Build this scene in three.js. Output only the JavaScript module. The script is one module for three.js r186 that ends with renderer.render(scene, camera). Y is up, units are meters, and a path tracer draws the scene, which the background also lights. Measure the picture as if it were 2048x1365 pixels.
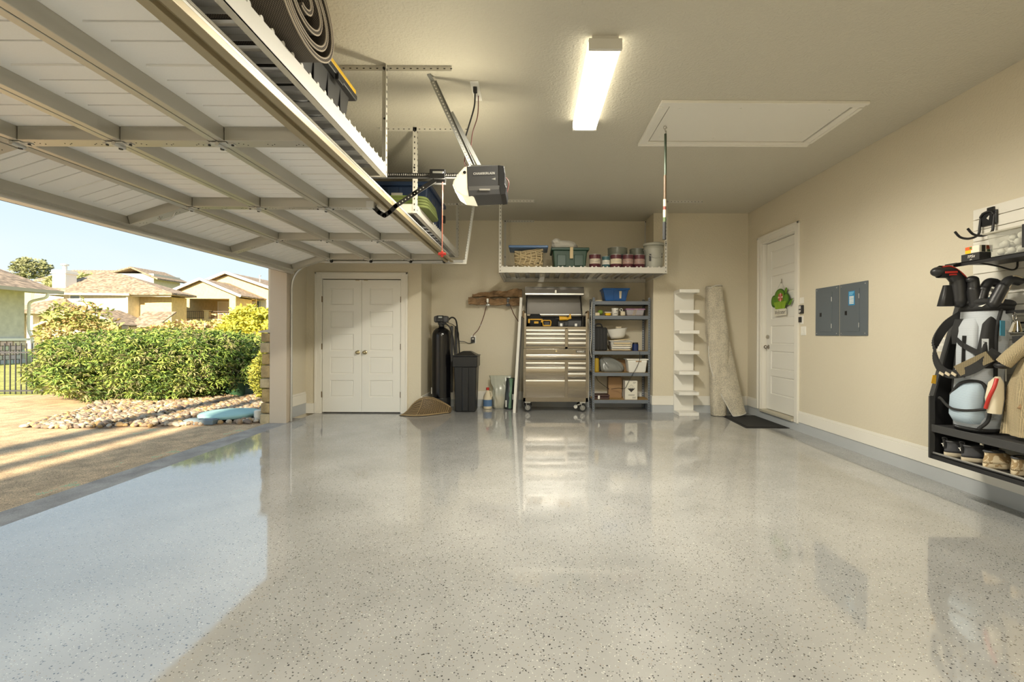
import * as THREE from 'three';
import { RoundedBoxGeometry } from 'three/addons/geometries/RoundedBoxGeometry.js';
import { mergeGeometries } from 'three/addons/utils/BufferGeometryUtils.js';
import { RectAreaLightUniformsLib } from 'three/addons/lights/RectAreaLightUniformsLib.js';
import { FontLoader } from 'three/addons/loaders/FontLoader.js';
import { TextGeometry } from 'three/addons/geometries/TextGeometry.js';
import { ConvexGeometry } from 'three/addons/geometries/ConvexGeometry.js';

// ---------- camera, sky, sun, exposure ----------
const scene = new THREE.Scene();
const renderer = new THREE.WebGLRenderer({ antialias: true });
renderer.toneMapping = THREE.LinearToneMapping;
renderer.toneMappingExposure = 1.08;
renderer.shadowMap.enabled = true;
RectAreaLightUniformsLib.init();
const camera = new THREE.PerspectiveCamera(2 * Math.atan(682.5 / 960) * 180 / Math.PI, 2048 / 1365, 0.05, 400);
camera.position.set(0, 1.2, 0);
camera.rotation.z = 0.0044;
camera.setViewOffset(2048, 1365, -39, 11.5, 2048, 1365);

let seed = 12345;
const rnd = () => { seed = (seed + 0x6D2B79F5) | 0; let t = Math.imul(seed ^ (seed >>> 15), 1 | seed); t = (t + Math.imul(t ^ (t >>> 7), 61 | t)) ^ t; return ((t ^ (t >>> 14)) >>> 0) / 4294967296; };
const rr = (a, b) => a + (b - a) * rnd();

// tileable value noise
function vnoise(n, cells, sd) {
  const s0 = seed; seed = sd * 7919 + 17;
  const g = Float32Array.from({ length: cells * cells }, () => rnd()); seed = s0;
  const o = new Float32Array(n * n);
  for (let j = 0; j < n; j++) for (let i = 0; i < n; i++) {
    const x = i / n * cells, y = j / n * cells, xi = x | 0, yi = y | 0; let fx = x - xi, fy = y - yi;
    fx = fx * fx * (3 - 2 * fx); fy = fy * fy * (3 - 2 * fy);
    const x1 = (xi + 1) % cells, y1 = (yi + 1) % cells;
    o[j * n + i] = (g[yi * cells + xi] * (1 - fx) + g[yi * cells + x1] * fx) * (1 - fy) + (g[y1 * cells + xi] * (1 - fx) + g[y1 * cells + x1] * fx) * fy;
  }
  return o;
}
function fbm(n, cells, oct, sd) {
  const o = new Float32Array(n * n); let a = 0.5, t = 0;
  for (let k = 0; k < oct; k++) { const v = vnoise(n, cells << k, sd + k); for (let i = 0; i < o.length; i++) o[i] += v[i] * a; t += a; a *= 0.5; }
  for (let i = 0; i < o.length; i++) o[i] /= t;
  return o;
}
function tex(n, metres, fn, srgb = true) {   // fn(i, x, y) -> [r, g, b] 0..255
  const a = new Uint8Array(n * n * 4);
  for (let i = 0; i < n * n; i++) { const c = fn(i, i % n, (i / n) | 0); a[i * 4] = c[0]; a[i * 4 + 1] = c[1]; a[i * 4 + 2] = c[2]; a[i * 4 + 3] = 255; }
  const t = new THREE.DataTexture(a, n, n); t.wrapS = t.wrapT = THREE.RepeatWrapping; t.magFilter = THREE.LinearFilter; t.minFilter = THREE.LinearMipmapLinearFilter; t.generateMipmaps = true;
  if (srgb) t.colorSpace = THREE.SRGBColorSpace; t.repeat.set(1 / metres, 1 / metres); t.needsUpdate = true; return t;
}
const grey = (v) => [v, v, v];

{ // sky: pale at the horizon, deeper blue overhead, thin bright cloud
  const w = 1024, h = 512, a = new Float32Array(w * h * 4);
  const c1 = fbm(512, 4, 6, 3);
  for (let j = 0; j < h; j++) for (let i = 0; i < w; i++) {
    const el = ((j + 0.5) / h - 0.5) * Math.PI, e = Math.max(0, Math.sin(el));
    const k = Math.pow(1 - e, 2.2), az = (i + 0.5) / w * 2 * Math.PI - Math.PI, cs = (Math.sin(az) * Math.cos(el) + 0.40 * Math.sin(el)) / 1.077;   // cosine of the angle to the sun
    const glow = 1 + 1.6 * Math.pow(Math.max(0, cs), 24);
    let r = (0.44 + (0.80 - 0.44) * k) * glow, g = (0.66 + (0.90 - 0.66) * k) * glow, b = (0.88 + (0.92 - 0.88) * k) * glow;
    const cv = c1[(((j * 2) % 512) * 512) + (i % 512)];
    const cl = Math.max(0, Math.min(1, (cv - 0.52) * 5)) * 0.45 * Math.min(1, e * 6 + 0.15);
    r += (0.95 - r) * cl; g += (0.95 - g) * cl; b += (0.95 - b) * cl;
    if (el < 0) { r = 0.35; g = 0.31; b = 0.25; }
    const q = (j * w + i) * 4; a[q] = r; a[q + 1] = g; a[q + 2] = b; a[q + 3] = 1;
  }
  const t = new THREE.DataTexture(a, w, h, THREE.RGBAFormat, THREE.FloatType);
  t.mapping = THREE.EquirectangularReflectionMapping; t.magFilter = THREE.LinearFilter; t.minFilter = THREE.LinearFilter; t.needsUpdate = true;
  scene.background = t; scene.backgroundIntensity = 1.08;
}
const sun = new THREE.DirectionalLight(new THREE.Color().setRGB(1.0, 0.82, 0.56), 17);
sun.position.set(-5, 0.40 * 30, 30 - 8); sun.target.position.set(-5, 0, -8); sun.castShadow = true; sun.shadow.radius = 1.2;
Object.assign(sun.shadow.camera, { left: -45, right: 45, top: 30, bottom: -30, near: 1, far: 120 });
sun.shadow.mapSize.set(4096, 4096);
scene.add(sun, sun.target);

// ---------- helpers ----------
const taken = {};
function numbered(n) { if (!(n in taken)) { taken[n] = 0; return n; } taken[n]++; return n + '_' + String(taken[n]).padStart(3, '0'); }
const bases = new Map();
function tag(o, label, category, group) { o.userData.label = label; o.userData.category = category; if (group) o.userData.group = group; return o; }
function uvm(g) {
  const p = g.attributes.position, n = g.attributes.normal, uv = new Float32Array(p.count * 2);
  for (let i = 0; i < p.count; i += 3) {
    let ax = 0, ay = 0, az = 0;
    for (let k = 0; k < 3; k++) { ax += n.getX(i + k); ay += n.getY(i + k); az += n.getZ(i + k); }
    ax = Math.abs(ax); ay = Math.abs(ay); az = Math.abs(az);
    for (let k = 0; k < 3; k++) {
      const x = p.getX(i + k), y = p.getY(i + k), z = p.getZ(i + k);
      const [u, v] = ay >= ax && ay >= az ? [x, -z] : ax >= az ? [-z, y] : [x, y];
      uv[(i + k) * 2] = u; uv[(i + k) * 2 + 1] = v;
    }
  }
  g.setAttribute('uv', new THREE.BufferAttribute(uv, 2)); return g;
}
function merged(geos, keepUV) {
  const l = (Array.isArray(geos) ? geos : [geos]).map((g) => {
    const q = g.index ? g.toNonIndexed() : g.clone();
    for (const k of Object.keys(q.attributes)) if (!['position', 'normal', 'uv'].includes(k)) q.deleteAttribute(k);
    if (!q.attributes.normal) q.computeVertexNormals();
    if (!q.attributes.uv || !keepUV) uvm(q);
    q.morphAttributes = {}; q.clearGroups(); return q;
  });
  return l.length > 1 ? mergeGeometries(l) : l[0];
}
function mesh(name, geos, mat, keepUV) { const m = new THREE.Mesh(merged(geos, keepUV), mat); m.name = name; m.castShadow = m.receiveShadow = true; return m; }
function thing(name, label, category, base = [0, 0, 0], group) {   // base = x, height, depth in front of the camera
  const g = new THREE.Group(); g.name = numbered(name); tag(g, label, category, group); g.position.set(base[0], base[1], -base[2]); bases.set(g, g.position.clone()); scene.add(g); return g;
}
function part(parent, name, geos, mat, keepUV) { const m = mesh(name, geos, mat, keepUV), b = bases.get(parent); if (b) { m.geometry.translate(-b.x, -b.y, -b.z); bases.set(m, b); } parent.add(m); return m; }
function single(name, label, category, geos, mat, group, keepUV) {
  const m = mesh(numbered(name), geos, mat, keepUV); tag(m, label, category, group);
  m.geometry.computeBoundingBox(); const bb = m.geometry.boundingBox, c = bb.getCenter(new THREE.Vector3()); c.y = bb.min.y;
  m.geometry.translate(-c.x, -c.y, -c.z); m.position.copy(c); bases.set(m, c.clone()); scene.add(m); return m;
}
function struct(name, geos, mat, parent) { const m = mesh(parent ? name : numbered(name), geos, mat); if (!parent) m.userData.kind = 'structure'; (parent || scene).add(m); return m; }
function copyOf(o, pos, rotY, label, group) {
  const c = o.clone(); c.userData = { ...o.userData }; c.name = numbered(o.name.replace(/_\d{3}$/, '')); c.position.set(pos[0], pos[1], -pos[2]); if (rotY !== undefined) c.rotation.y = rotY;
  if (label) c.userData.label = label; if (group) c.userData.group = group; scene.add(c); return c;
}
const V = (x, y, d) => new THREE.Vector3(x, y, -d);
function bx(x0, x1, y0, y1, d0, d1, r = 0) {
  const w = Math.abs(x1 - x0), h = Math.abs(y1 - y0), t = Math.abs(d1 - d0);
  const g = r ? new RoundedBoxGeometry(w, h, t, 2, Math.min(r, w / 2.01, h / 2.01, t / 2.01)) : new THREE.BoxGeometry(w, h, t);
  return g.translate((x0 + x1) / 2, (y0 + y1) / 2, -(d0 + d1) / 2);
}
function cyl(r0, r1, h, x, y, d, axis = 'y', seg = 24, open = false) {   // r0 at the bottom (or left, or near end)
  const g = new THREE.CylinderGeometry(r1, r0, h, seg, 1, open);
  if (axis === 'x') g.rotateZ(-Math.PI / 2); if (axis === 'z') g.rotateX(-Math.PI / 2);
  return g.translate(x, y, -d);
}
function lathe(prof, x, y, d, seg = 32) { return new THREE.LatheGeometry(prof.map(([r, h]) => new THREE.Vector2(r, h)), seg).translate(x, y, -d); }
function sph(r, x, y, d, sx = 1, sy = 1, sz = 1, w = 16, h = 12) { return new THREE.SphereGeometry(r, w, h).scale(sx, sy, sz).translate(x, y, -d); }
function tube(pts, r, seg = 40, rs = 8, closed = false) { return new THREE.TubeGeometry(new THREE.CatmullRomCurve3(pts.map((p) => V(...p)), closed, 'centripetal'), seg, r, rs, closed); }
function bar(a, b, w, h, roll = 0) {   // straight bar of rectangular section from a to b
  const A = V(...a), B = V(...b), l = A.distanceTo(B), g = new THREE.BoxGeometry(w, h, l);
  if (roll) g.rotateZ(roll);
  const m = new THREE.Matrix4().lookAt(A, B, Math.abs(B.clone().sub(A).normalize().y) > 0.99 ? new THREE.Vector3(1, 0, 0) : new THREE.Vector3(0, 1, 0));
  g.applyMatrix4(m); const c = A.add(B).multiplyScalar(0.5); return g.translate(c.x, c.y, c.z);
}
function ribbon(pts, thick, width, n = 40) {   // flat webbing laid along a smooth path
  const c = new THREE.CatmullRomCurve3(pts.map((p) => V(...p)), false, 'centripetal'), q = c.getSpacedPoints(n), g = [];
  for (let k = 0; k < n; k++) { const d = q[k + 1].clone().sub(q[k]).multiplyScalar(0.12), a = q[k].clone().sub(d), b = q[k + 1].clone().add(d); g.push(bar([a.x, a.y, -a.z], [b.x, b.y, -b.z], thick, width)); }
  return g;
}
function poly(pts, depth, bevel = 0) {   // pts in x, y; extruded towards the camera side (+z) from z = 0
  const s = new THREE.Shape(pts.map(([x, y]) => new THREE.Vector2(x, y)));
  return new THREE.ExtrudeGeometry(s, { depth, bevelEnabled: bevel > 0, bevelSize: bevel, bevelThickness: bevel, bevelSegments: 2, curveSegments: 12 });
}
function frustumBin(x0, x1, y0, y1, d0, d1, taper, wall = 0) {   // box that narrows towards its bottom
  const g = new RoundedBoxGeometry(x1 - x0, y1 - y0, d1 - d0, 3, 0.02), p = g.attributes.position, h = y1 - y0;
  for (let i = 0; i < p.count; i++) { const k = 1 - taper * (0.5 - p.getY(i) / h); p.setX(i, p.getX(i) * k); p.setZ(i, p.getZ(i) * k); }
  g.computeVertexNormals(); return g.translate((x0 + x1) / 2, (y0 + y1) / 2, -(d0 + d1) / 2);
}
const lin = (r, g, b) => new THREE.Color().setRGB(r, g, b);
function mt(color, rough = 0.6, o = {}) { const { metal = 0, ...rest } = o; return new THREE.MeshPhysicalMaterial({ color, roughness: rough, metalness: metal, ...rest }); }
function printed(w, h, draw, px = 512) {   // canvas print for a flat label
  const c = document.createElement('canvas'); c.width = px; c.height = Math.max(16, Math.round(px * h / w)); const g = c.getContext('2d'); draw(g, c.width, c.height);
  const t = new THREE.CanvasTexture(c); t.colorSpace = THREE.SRGBColorSpace; return mt(0xffffff, 0.6, { map: t });
}
const flat = (w, h) => new THREE.PlaneGeometry(w, h);

// ---------- surface textures ----------
const N1 = fbm(512, 8, 5, 11), N2 = fbm(512, 48, 3, 23), N3 = fbm(512, 4, 6, 31), N4 = vnoise(512, 96, 41), N5 = vnoise(512, 256, 43);
const peel = tex(512, 0.6, (i) => grey(Math.max(0, Math.min(255, (N2[i] - 0.35) * 700))), false);
const fine = tex(512, 0.25, (i) => grey(255 * N5[i]), false);
const soft = tex(512, 2.0, (i) => grey(255 * N1[i]), false);
const TX = {};
{ // floor coating: light grey with dark, white and tan chips
  const n = 2048, a = new Float32Array(n * n * 3), f = fbm(n, 5, 6, 51);
  for (let i = 0; i < n * n; i++) { const v = 163 + (f[i] - 0.5) * 34; a[i * 3] = v; a[i * 3 + 1] = v; a[i * 3 + 2] = v - 2; }
  const chip = (cx, cy, r, c) => {
    const k = 5, ang = rnd() * 6.28, rad = Array.from({ length: k }, () => r * rr(0.5, 1.1));
    for (let y = -8; y <= 8; y++) for (let x = -8; x <= 8; x++) {
      let t = (Math.atan2(y, x) + ang + 12.56) % 6.283 / 6.283 * k, q = t | 0; t -= q;
      if (Math.hypot(x, y) < rad[q % k] * (1 - t) + rad[(q + 1) % k] * t) { const o = (((cy + y + n) % n) * n + (cx + x + n) % n) * 3; a[o] = c[0]; a[o + 1] = c[1]; a[o + 2] = c[2]; }
    }
  };
  for (let k = 0; k < 11000; k++) { const v = rr(30, 85); chip((rnd() * n) | 0, (rnd() * n) | 0, rr(1.1, 3.3), [v, v, v + 4]); }
  for (let k = 0; k < 9000; k++) chip((rnd() * n) | 0, (rnd() * n) | 0, rr(0.9, 2.4), [222, 220, 214]);
  for (let k = 0; k < 5000; k++) chip((rnd() * n) | 0, (rnd() * n) | 0, rr(0.8, 2.2), [150, 132, 108]);
  TX.floor = tex(n, 2.4, (i) => [a[i * 3], a[i * 3 + 1], a[i * 3 + 2]]);
}
const wave = tex(512, 1.6, (i) => grey(255 * (0.75 * N3[i] + 0.25 * N1[i])), false);
TX.agg = tex(512, 1.1, (i) => { const s = N5[i], v = 0.62 + 0.34 * N1[i] + (s > 0.72 ? 0.16 : s < 0.24 ? -0.28 : 0); return [236 * v + 12, 208 * v + 10, 168 * v + 10]; });
TX.concrete = tex(512, 1.3, (i) => { const v = 150 + 60 * (N1[i] - 0.5) + 22 * (N5[i] - 0.5); return [v + 4, v + 2, v]; });
TX.grass = tex(512, 2.2, (i) => { const v = 0.6 + 0.6 * N1[i] * N4[i] + 0.25 * N5[i]; return [168 * v, 172 * v, 92 * v]; });
TX.stucco = tex(512, 1.2, (i) => { const v = 226 + 30 * (N1[i] - 0.5); return [v, v, v]; });
{ // roof shingles far away: short courses of mixed tone
  const n = 512, rows = 28, tab = Array.from({ length: rows * 24 }, () => rr(0.72, 1.12));
  TX.shingle = tex(n, 4.2, (i, x, y) => { const r = (y / n * rows) | 0, o = (r * 37) % 24, c = ((x / n * 24 + o * 0.37) | 0) % 24, e = (y / n * rows) % 1 < 0.16 ? 0.72 : 1, v = tab[r * 24 + c] * e * (0.9 + 0.2 * N5[i]); return [146 * v, 130 * v, 114 * v]; });
}
TX.brushed = tex(512, 0.5, (i, x, y) => { const v = 178 + 55 * (N5[(y % 512) * 512 + ((x / 24) | 0)] - 0.5) + 16 * (N1[i] - 0.5); return grey(v); }, false);
TX.osb = tex(512, 0.7, (i, x, y) => { const v = 0.82 + 0.4 * (N4[((y * 3) % 512) * 512 + x] - 0.5) + 0.2 * (N5[i] - 0.5); return [204 * v, 166 * v, 104 * v]; });
TX.weave = tex(256, 0.12, (i, x, y) => { const k = Math.sin(x / 256 * 6.283 * 12) * Math.sin(y / 256 * 6.283 * 12), v = 0.75 + 0.3 * k + 0.35 * (N5[(y * 2 % 512) * 512 + x * 2] - 0.5); return [122 * v, 112 * v, 100 * v]; });
TX.rug = tex(512, 0.5, (i) => { const p = N4[i] * 0.6 + N1[i] * 0.4 > 0.53 ? 0.86 : 1, v = p * (0.9 + 0.2 * N5[i]); return [214 * v, 205 * v, 184 * v]; });
TX.waffle = tex(256, 0.13, (i, x, y) => { const e = (x % 16 < 4 ? 1 : 0) + (y % 16 < 4 ? 1 : 0), v = e ? 1 : 0.72; return [206 * v, 188 * v, 150 * v]; });
TX.kraft = tex(512, 0.5, (i) => { const v = 0.8 + 0.4 * (N1[i] - 0.5) + 0.1 * N5[i]; return [176 * v, 142 * v, 104 * v]; });
TX.matpile = tex(256, 0.1, (i, x, y) => { const v = 30 + 42 * N5[((y * 2) % 512) * 512 + x * 2] * (((x >> 3) + (y >> 3)) % 2 ? 1.2 : 0.6); return grey(v); });
TX.stone = tex(512, 1.0, (i) => { const v = 0.8 + 0.4 * (N1[i] - 0.5) + 0.16 * (N5[i] - 0.5); return [226 * v, 208 * v, 168 * v]; });
TX.door = tex(512, 0.5, (i, x, y) => grey(255 * (0.5 * N5[((y * 4) % 512) * 512 + ((x / 6) | 0)] + 0.5 * N4[i])), false);
TX.bagcloth = tex(256, 0.12, (i, x, y) => { const v = (y % 16 < 3 ? 0.8 : 1) * (0.95 + 0.1 * N5[(y * 2 % 512) * 512 + x * 2]); return [196 * v, 202 * v, 208 * v]; });

// ---------- materials ----------
const MT = {
  wall: mt(lin(0.66, 0.60, 0.465), 0.72, { bumpMap: peel, bumpScale: 0.0009 }),
  ceil: mt(lin(0.57, 0.535, 0.44), 0.75, { bumpMap: peel, bumpScale: 0.0016 }),
  floor: mt(0xffffff, 0.06, { map: TX.floor, ior: 2.25, bumpMap: wave, bumpScale: 0.0007 }),
  white: mt(lin(0.82, 0.80, 0.73), 0.42),
  trim: mt(lin(0.80, 0.77, 0.69), 0.45),
  curb: mt(lin(0.47, 0.49, 0.50), 0.5, { bumpMap: soft, bumpScale: 0.004 }),
  concrete: mt(0xffffff, 0.85, { map: TX.concrete, bumpMap: fine, bumpScale: 0.001 }),
  drive: mt(0xffffff, 0.9, { map: TX.agg, bumpMap: fine, bumpScale: 0.003 }),
  grass: mt(0xffffff, 0.95, { map: TX.grass }),
  doorSkin: mt(lin(0.82, 0.81, 0.78), 0.5, { bumpMap: TX.door, bumpScale: 0.0005 }),
  doorSteel: mt(lin(0.52, 0.50, 0.44), 0.32, { metal: 0.65 }),
  doorRail: mt(lin(0.36, 0.30, 0.19), 0.36, { metal: 0.35 }),
  galv: mt(lin(0.62, 0.62, 0.60), 0.38, { metal: 0.75 }), zinc: mt(lin(0.27, 0.27, 0.25), 0.42, { metal: 0.7 }),
  rackPaint: mt(lin(0.58, 0.56, 0.50), 0.45),
  rackDeck: mt(lin(0.66, 0.66, 0.66), 0.42, { metal: 0.15 }),
  dark: mt(lin(0.012, 0.012, 0.013), 0.45), hole: mt(lin(0.03, 0.028, 0.025), 0.8),  // dark inlays for slots: the shade of the openings is put into the colour
  blackPlastic: mt(lin(0.011, 0.012, 0.014), 0.36), blackGloss: mt(lin(0.004, 0.004, 0.005), 0.12, { bumpMap: fine, bumpScale: 0.0002 }),
  rubber: mt(lin(0.02, 0.02, 0.02), 0.8), charcoal: mt(lin(0.065, 0.065, 0.068), 0.5),
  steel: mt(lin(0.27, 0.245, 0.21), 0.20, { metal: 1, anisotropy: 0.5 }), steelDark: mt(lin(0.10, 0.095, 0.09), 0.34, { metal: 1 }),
  alu: mt(lin(0.82, 0.81, 0.78), 0.30, { metal: 0.85 }), brass: mt(lin(0.52, 0.44, 0.27), 0.28, { metal: 1 }), bronze: mt(lin(0.20, 0.14, 0.08), 0.4, { metal: 0.8 }), nickel: mt(lin(0.50, 0.47, 0.42), 0.25, { metal: 1 }),
  shelfGrey: mt(lin(0.14, 0.16, 0.185), 0.45), osb: mt(0xffffff, 0.8, { map: TX.osb }),
  panelGrey: mt(lin(0.115, 0.135, 0.15), 0.5, { bumpMap: fine, bumpScale: 0.0003 }),
  blueTote: mt(lin(0.012, 0.105, 0.36), 0.36), navyTote: mt(lin(0.022, 0.045, 0.11), 0.4), greenTote: mt(lin(0.012, 0.052, 0.028), 0.42), yellow: mt(lin(0.80, 0.50, 0.02), 0.4), toolYellow: mt(lin(0.72, 0.40, 0.02), 0.45),
  clear: mt(lin(0.93, 0.95, 0.95), 0.12, { transmission: 1, thickness: 0, ior: 1.3 }), glass: mt(0xffffff, 0.02, { transmission: 1, thickness: 0, ior: 1.45 }),
  rope: mt(lin(0.62, 0.50, 0.30), 0.85), cloth: mt(lin(0.62, 0.60, 0.55), 0.9), kraft: mt(0xffffff, 0.85, { map: TX.kraft, bumpMap: soft, bumpScale: 0.01 }), cardboard: mt(lin(0.36, 0.22, 0.11), 0.85),
  red: mt(lin(0.50, 0.03, 0.02), 0.45), redCord: mt(lin(0.62, 0.22, 0.16), 0.6), copperWire: mt(lin(0.13, 0.035, 0.025), 0.5),
  green: mt(lin(0.20, 0.34, 0.03), 0.6), olive: mt(lin(0.11, 0.135, 0.035), 0.8), offwhite: mt(lin(0.68, 0.66, 0.60), 0.5), lack: mt(lin(0.82, 0.80, 0.74), 0.35), cream: mt(lin(0.70, 0.62, 0.45), 0.6),
};
const CE = 3.12;
// ---------- lamps ----------
const LED = 66;
const warm = lin(1.0, 0.945, 0.81);
function ledFixture(label, x0, x1, d0, d1) {
  const f = thing('ceiling_light', label, 'light', [(x0 + x1) / 2, CE - 0.09, (d0 + d1) / 2], 'wraparound ceiling lights');
  const xc = (x0 + x1) / 2, w = x1 - x0, s = new THREE.Shape(); s.moveTo(-w / 2, 0.07); s.lineTo(-w / 2, 0.025); s.quadraticCurveTo(-w / 2 + 0.005, 0, -w / 2 + 0.04, 0); s.lineTo(w / 2 - 0.04, 0); s.quadraticCurveTo(w / 2 - 0.005, 0, w / 2, 0.025); s.lineTo(w / 2, 0.07);
  const lens = new THREE.ExtrudeGeometry(s, { depth: d1 - d0 - 0.05, bevelEnabled: false }).translate(xc, CE - 0.09, -(d1 - 0.025));
  part(f, 'lens', lens, mt(lin(0.9, 0.88, 0.8), 0.5, { emissive: lin(1.0, 0.92, 0.72), emissiveIntensity: 4.2 }));
  for (const d of [d0, d1 - 0.025]) part(f, 'end_cap', bx(x0 - 0.002, x1 + 0.002, CE - 0.092, CE - 0.02, d, d + 0.025, 0.004), MT.offwhite);
  part(f, 'housing', bx(x0 + 0.02, x1 - 0.02, CE - 0.022, CE, d0 + 0.01, d1 - 0.01), MT.offwhite);
  const l = new THREE.RectAreaLight(warm, LED, w * 0.92, d1 - d0 - 0.06); l.position.set(xc, CE - 0.097, -(d0 + d1) / 2); l.rotation.x = -Math.PI / 2; scene.add(l);
  for (let k = 0; k < 3; k++) { const s = new THREE.SpotLight(warm, 9.5, 0, 1.50, 0.25, 2); s.position.set(xc, CE - 0.1, -(d0 + (d1 - d0) * (k + 0.5) / 3)); s.target.position.set(xc, 0, s.position.z); s.castShadow = true; s.shadow.radius = 4; scene.add(s, s.target); }   // the wraparound lens sends light out to the sides too
}

ledFixture('long white wraparound ceiling light, lit, above the middle of the floor', 0.36, 0.57, 3.06, 4.30);
ledFixture('added wraparound ceiling light behind the viewpoint, unseen, evening out the room light', 0.36, 0.57, -1.5, -0.26);  // unseen fixture, added to brighten the near part of the room evenly
// ---------- the room ----------

struct('floor', bx(-3.28, 3.55, -0.15, 0, -2.4, 8.25), MT.floor);
struct('ceiling', [bx(-3.60, 1.135, CE, CE + 0.18, -2.4, 8.25), bx(2.66, 3.55, CE, CE + 0.18, -2.4, 8.25), bx(1.135, 2.66, CE, CE + 0.18, -2.4, 3.985), bx(1.135, 2.66, CE, CE + 0.18, 4.715, 8.25)], MT.ceil);   // left open for the attic hatch
struct('wall_right', [bx(3.38, 3.55, 0, CE, -2.4, 6.15), bx(3.38, 3.55, 0, CE, 7.05, 7.65), bx(3.38, 3.55, 2.56, CE, 6.15, 7.05), bx(3.38, 3.55, 0, 0.12, 6.15, 7.05)], MT.wall);
struct('wall_back_right', bx(1.90, 3.38, 0, CE, 7.5, 7.65), MT.wall);
struct('wall_alcove_right', bx(1.90, 2.05, 0, CE, 7.65, 8.05), MT.wall);
struct('wall_alcove_back', bx(-1.80, 2.05, 0, CE, 8.05, 8.2), MT.wall);
struct('wall_alcove_left', bx(-1.80, -1.68, 0, CE, 7.43, 8.05), MT.wall);
struct('wall_closet', [bx(-3.43, -3.205, 0, CE, 7.31, 7.43), bx(-1.975, -1.68, 0, CE, 7.31, 7.43), bx(-3.205, -1.975, 2.05, CE, 7.31, 7.43)], MT.wall);
struct('wall_closet_inside', bx(-3.43, -1.80, 0, CE, 8.05, 8.2), MT.wall);
const wallLeft = struct('wall_left', [bx(-3.60, -3.43, -0.1, CE, 6.56, 8.25), bx(-3.60, -3.43, 2.13, CE, 1.2, 6.56), bx(-3.60, -3.43, -0.1, CE, 0.75, 1.2), bx(-3.60, -3.43, 2.13, CE, -1.95, 0.75), bx(-3.60, -3.43, -0.1, CE, -2.4, -1.95)], MT.wall);   // an unseen open bay is added beside the camera to let more daylight in
struct('wall_front', bx(-3.43, 3.38, 0, CE, -2.4, -2.25), MT.wall);
{ // stacked stone facing at the outer side of the jamb
  let y = -0.05; const g = [];
  for (let k = 0; k < 8; k++) { const h = [0.17, 0.15, 0.19, 0.14, 0.18, 0.16, 0.15, 0.13][k]; const s = struct(k ? 'stone_' + String(k).padStart(3, '0') : 'stone', bx(-3.68 + 0.012 * (k % 3), -3.545, y + 0.006, y + h - 0.006, 6.50, 6.50 + (k % 2 ? 0.42 : 0.55), 0.02), mt(0xffffff, 0.9, { map: TX.stone, color: [0xffffff, 0xf0e6d2, 0xe8dcc0][k % 3] }), wallLeft); y += h; }
  struct('stone_cap', poly([[0, 0], [0.16, 0], [0.16, 0.05], [0, 0.02]], 0.6).translate(-3.70, y, -7.1), mt(lin(0.55, 0.50, 0.42), 0.9), wallLeft);
}
const jambWood = mt(lin(0.56, 0.48, 0.38), 0.75, { bumpMap: TX.door, bumpScale: 0.0008 });
struct('trim_1', [bx(-3.545, -3.315, -0.02, 2.12, 6.50, 6.56, 0.004), bx(-3.36, -3.315, 0.0, 2.12, 6.562, 6.60)], jambWood);
struct('trim_2', bx(-3.545, -3.431, -0.02, 2.12, 1.20, 1.26), jambWood);
// closet casing: stepped boards
const casing = (x0, x1, y, d, w = 0.1) => [bx(x0 - w, x0, 0, y + w, d - 0.018, d, 0.004), bx(x1, x1 + w, 0, y + w, d - 0.018, d, 0.004), bx(x0, x1, y, y + w, d - 0.018, d, 0.004),
  bx(x0 - w, x0 - w + 0.03, 0, y + w, d - 0.028, d - 0.016, 0.004), bx(x1 + w - 0.03, x1 + w, 0, y + w, d - 0.028, d - 0.016, 0.004), bx(x0 - w, x1 + w, y + w - 0.03, y + w, d - 0.028, d - 0.016, 0.004)];
struct('trim_3', [...casing(-3.195, -1.985, 2.045, 7.31), bx(-3.205, -3.19, 0, 2.045, 7.30, 7.43), bx(-1.99, -1.975, 0, 2.045, 7.30, 7.43)], MT.trim);
{ // interior door casing on the right wall, with jamb lining and sill
  const c = (d0, d1, y0, y1) => [bx(3.362, 3.38, y0, y1, d0, d1, 0.004)];
  struct('trim_4', [...c(7.05, 7.15, 0.13, 2.66), ...c(6.05, 6.15, 0.10, 2.66), ...c(6.15, 7.05, 2.56, 2.66), bx(3.352, 3.365, 0.13, 2.66, 7.12, 7.15, 0.003), bx(3.352, 3.365, 0.10, 2.66, 6.05, 6.08, 0.003), bx(3.352, 3.365, 2.63, 2.66, 6.05, 7.15, 0.003),
    bx(3.38, 3.55, 0.12, 2.56, 7.04, 7.05), bx(3.38, 3.55, 0.12, 2.56, 6.15, 6.16), bx(3.38, 3.55, 2.55, 2.56, 6.15, 7.05)], MT.trim);
  struct('trim_5', bx(3.34, 3.55, 0.105, 0.14, 6.16, 7.04, 0.006), mt(lin(0.50, 0.46, 0.36), 0.5));
  struct('wall_hall', bx(3.56, 3.6, 0, 2.7, 6.0, 7.2), mt(lin(0.05, 0.04, 0.03), 0.9));
}
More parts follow.
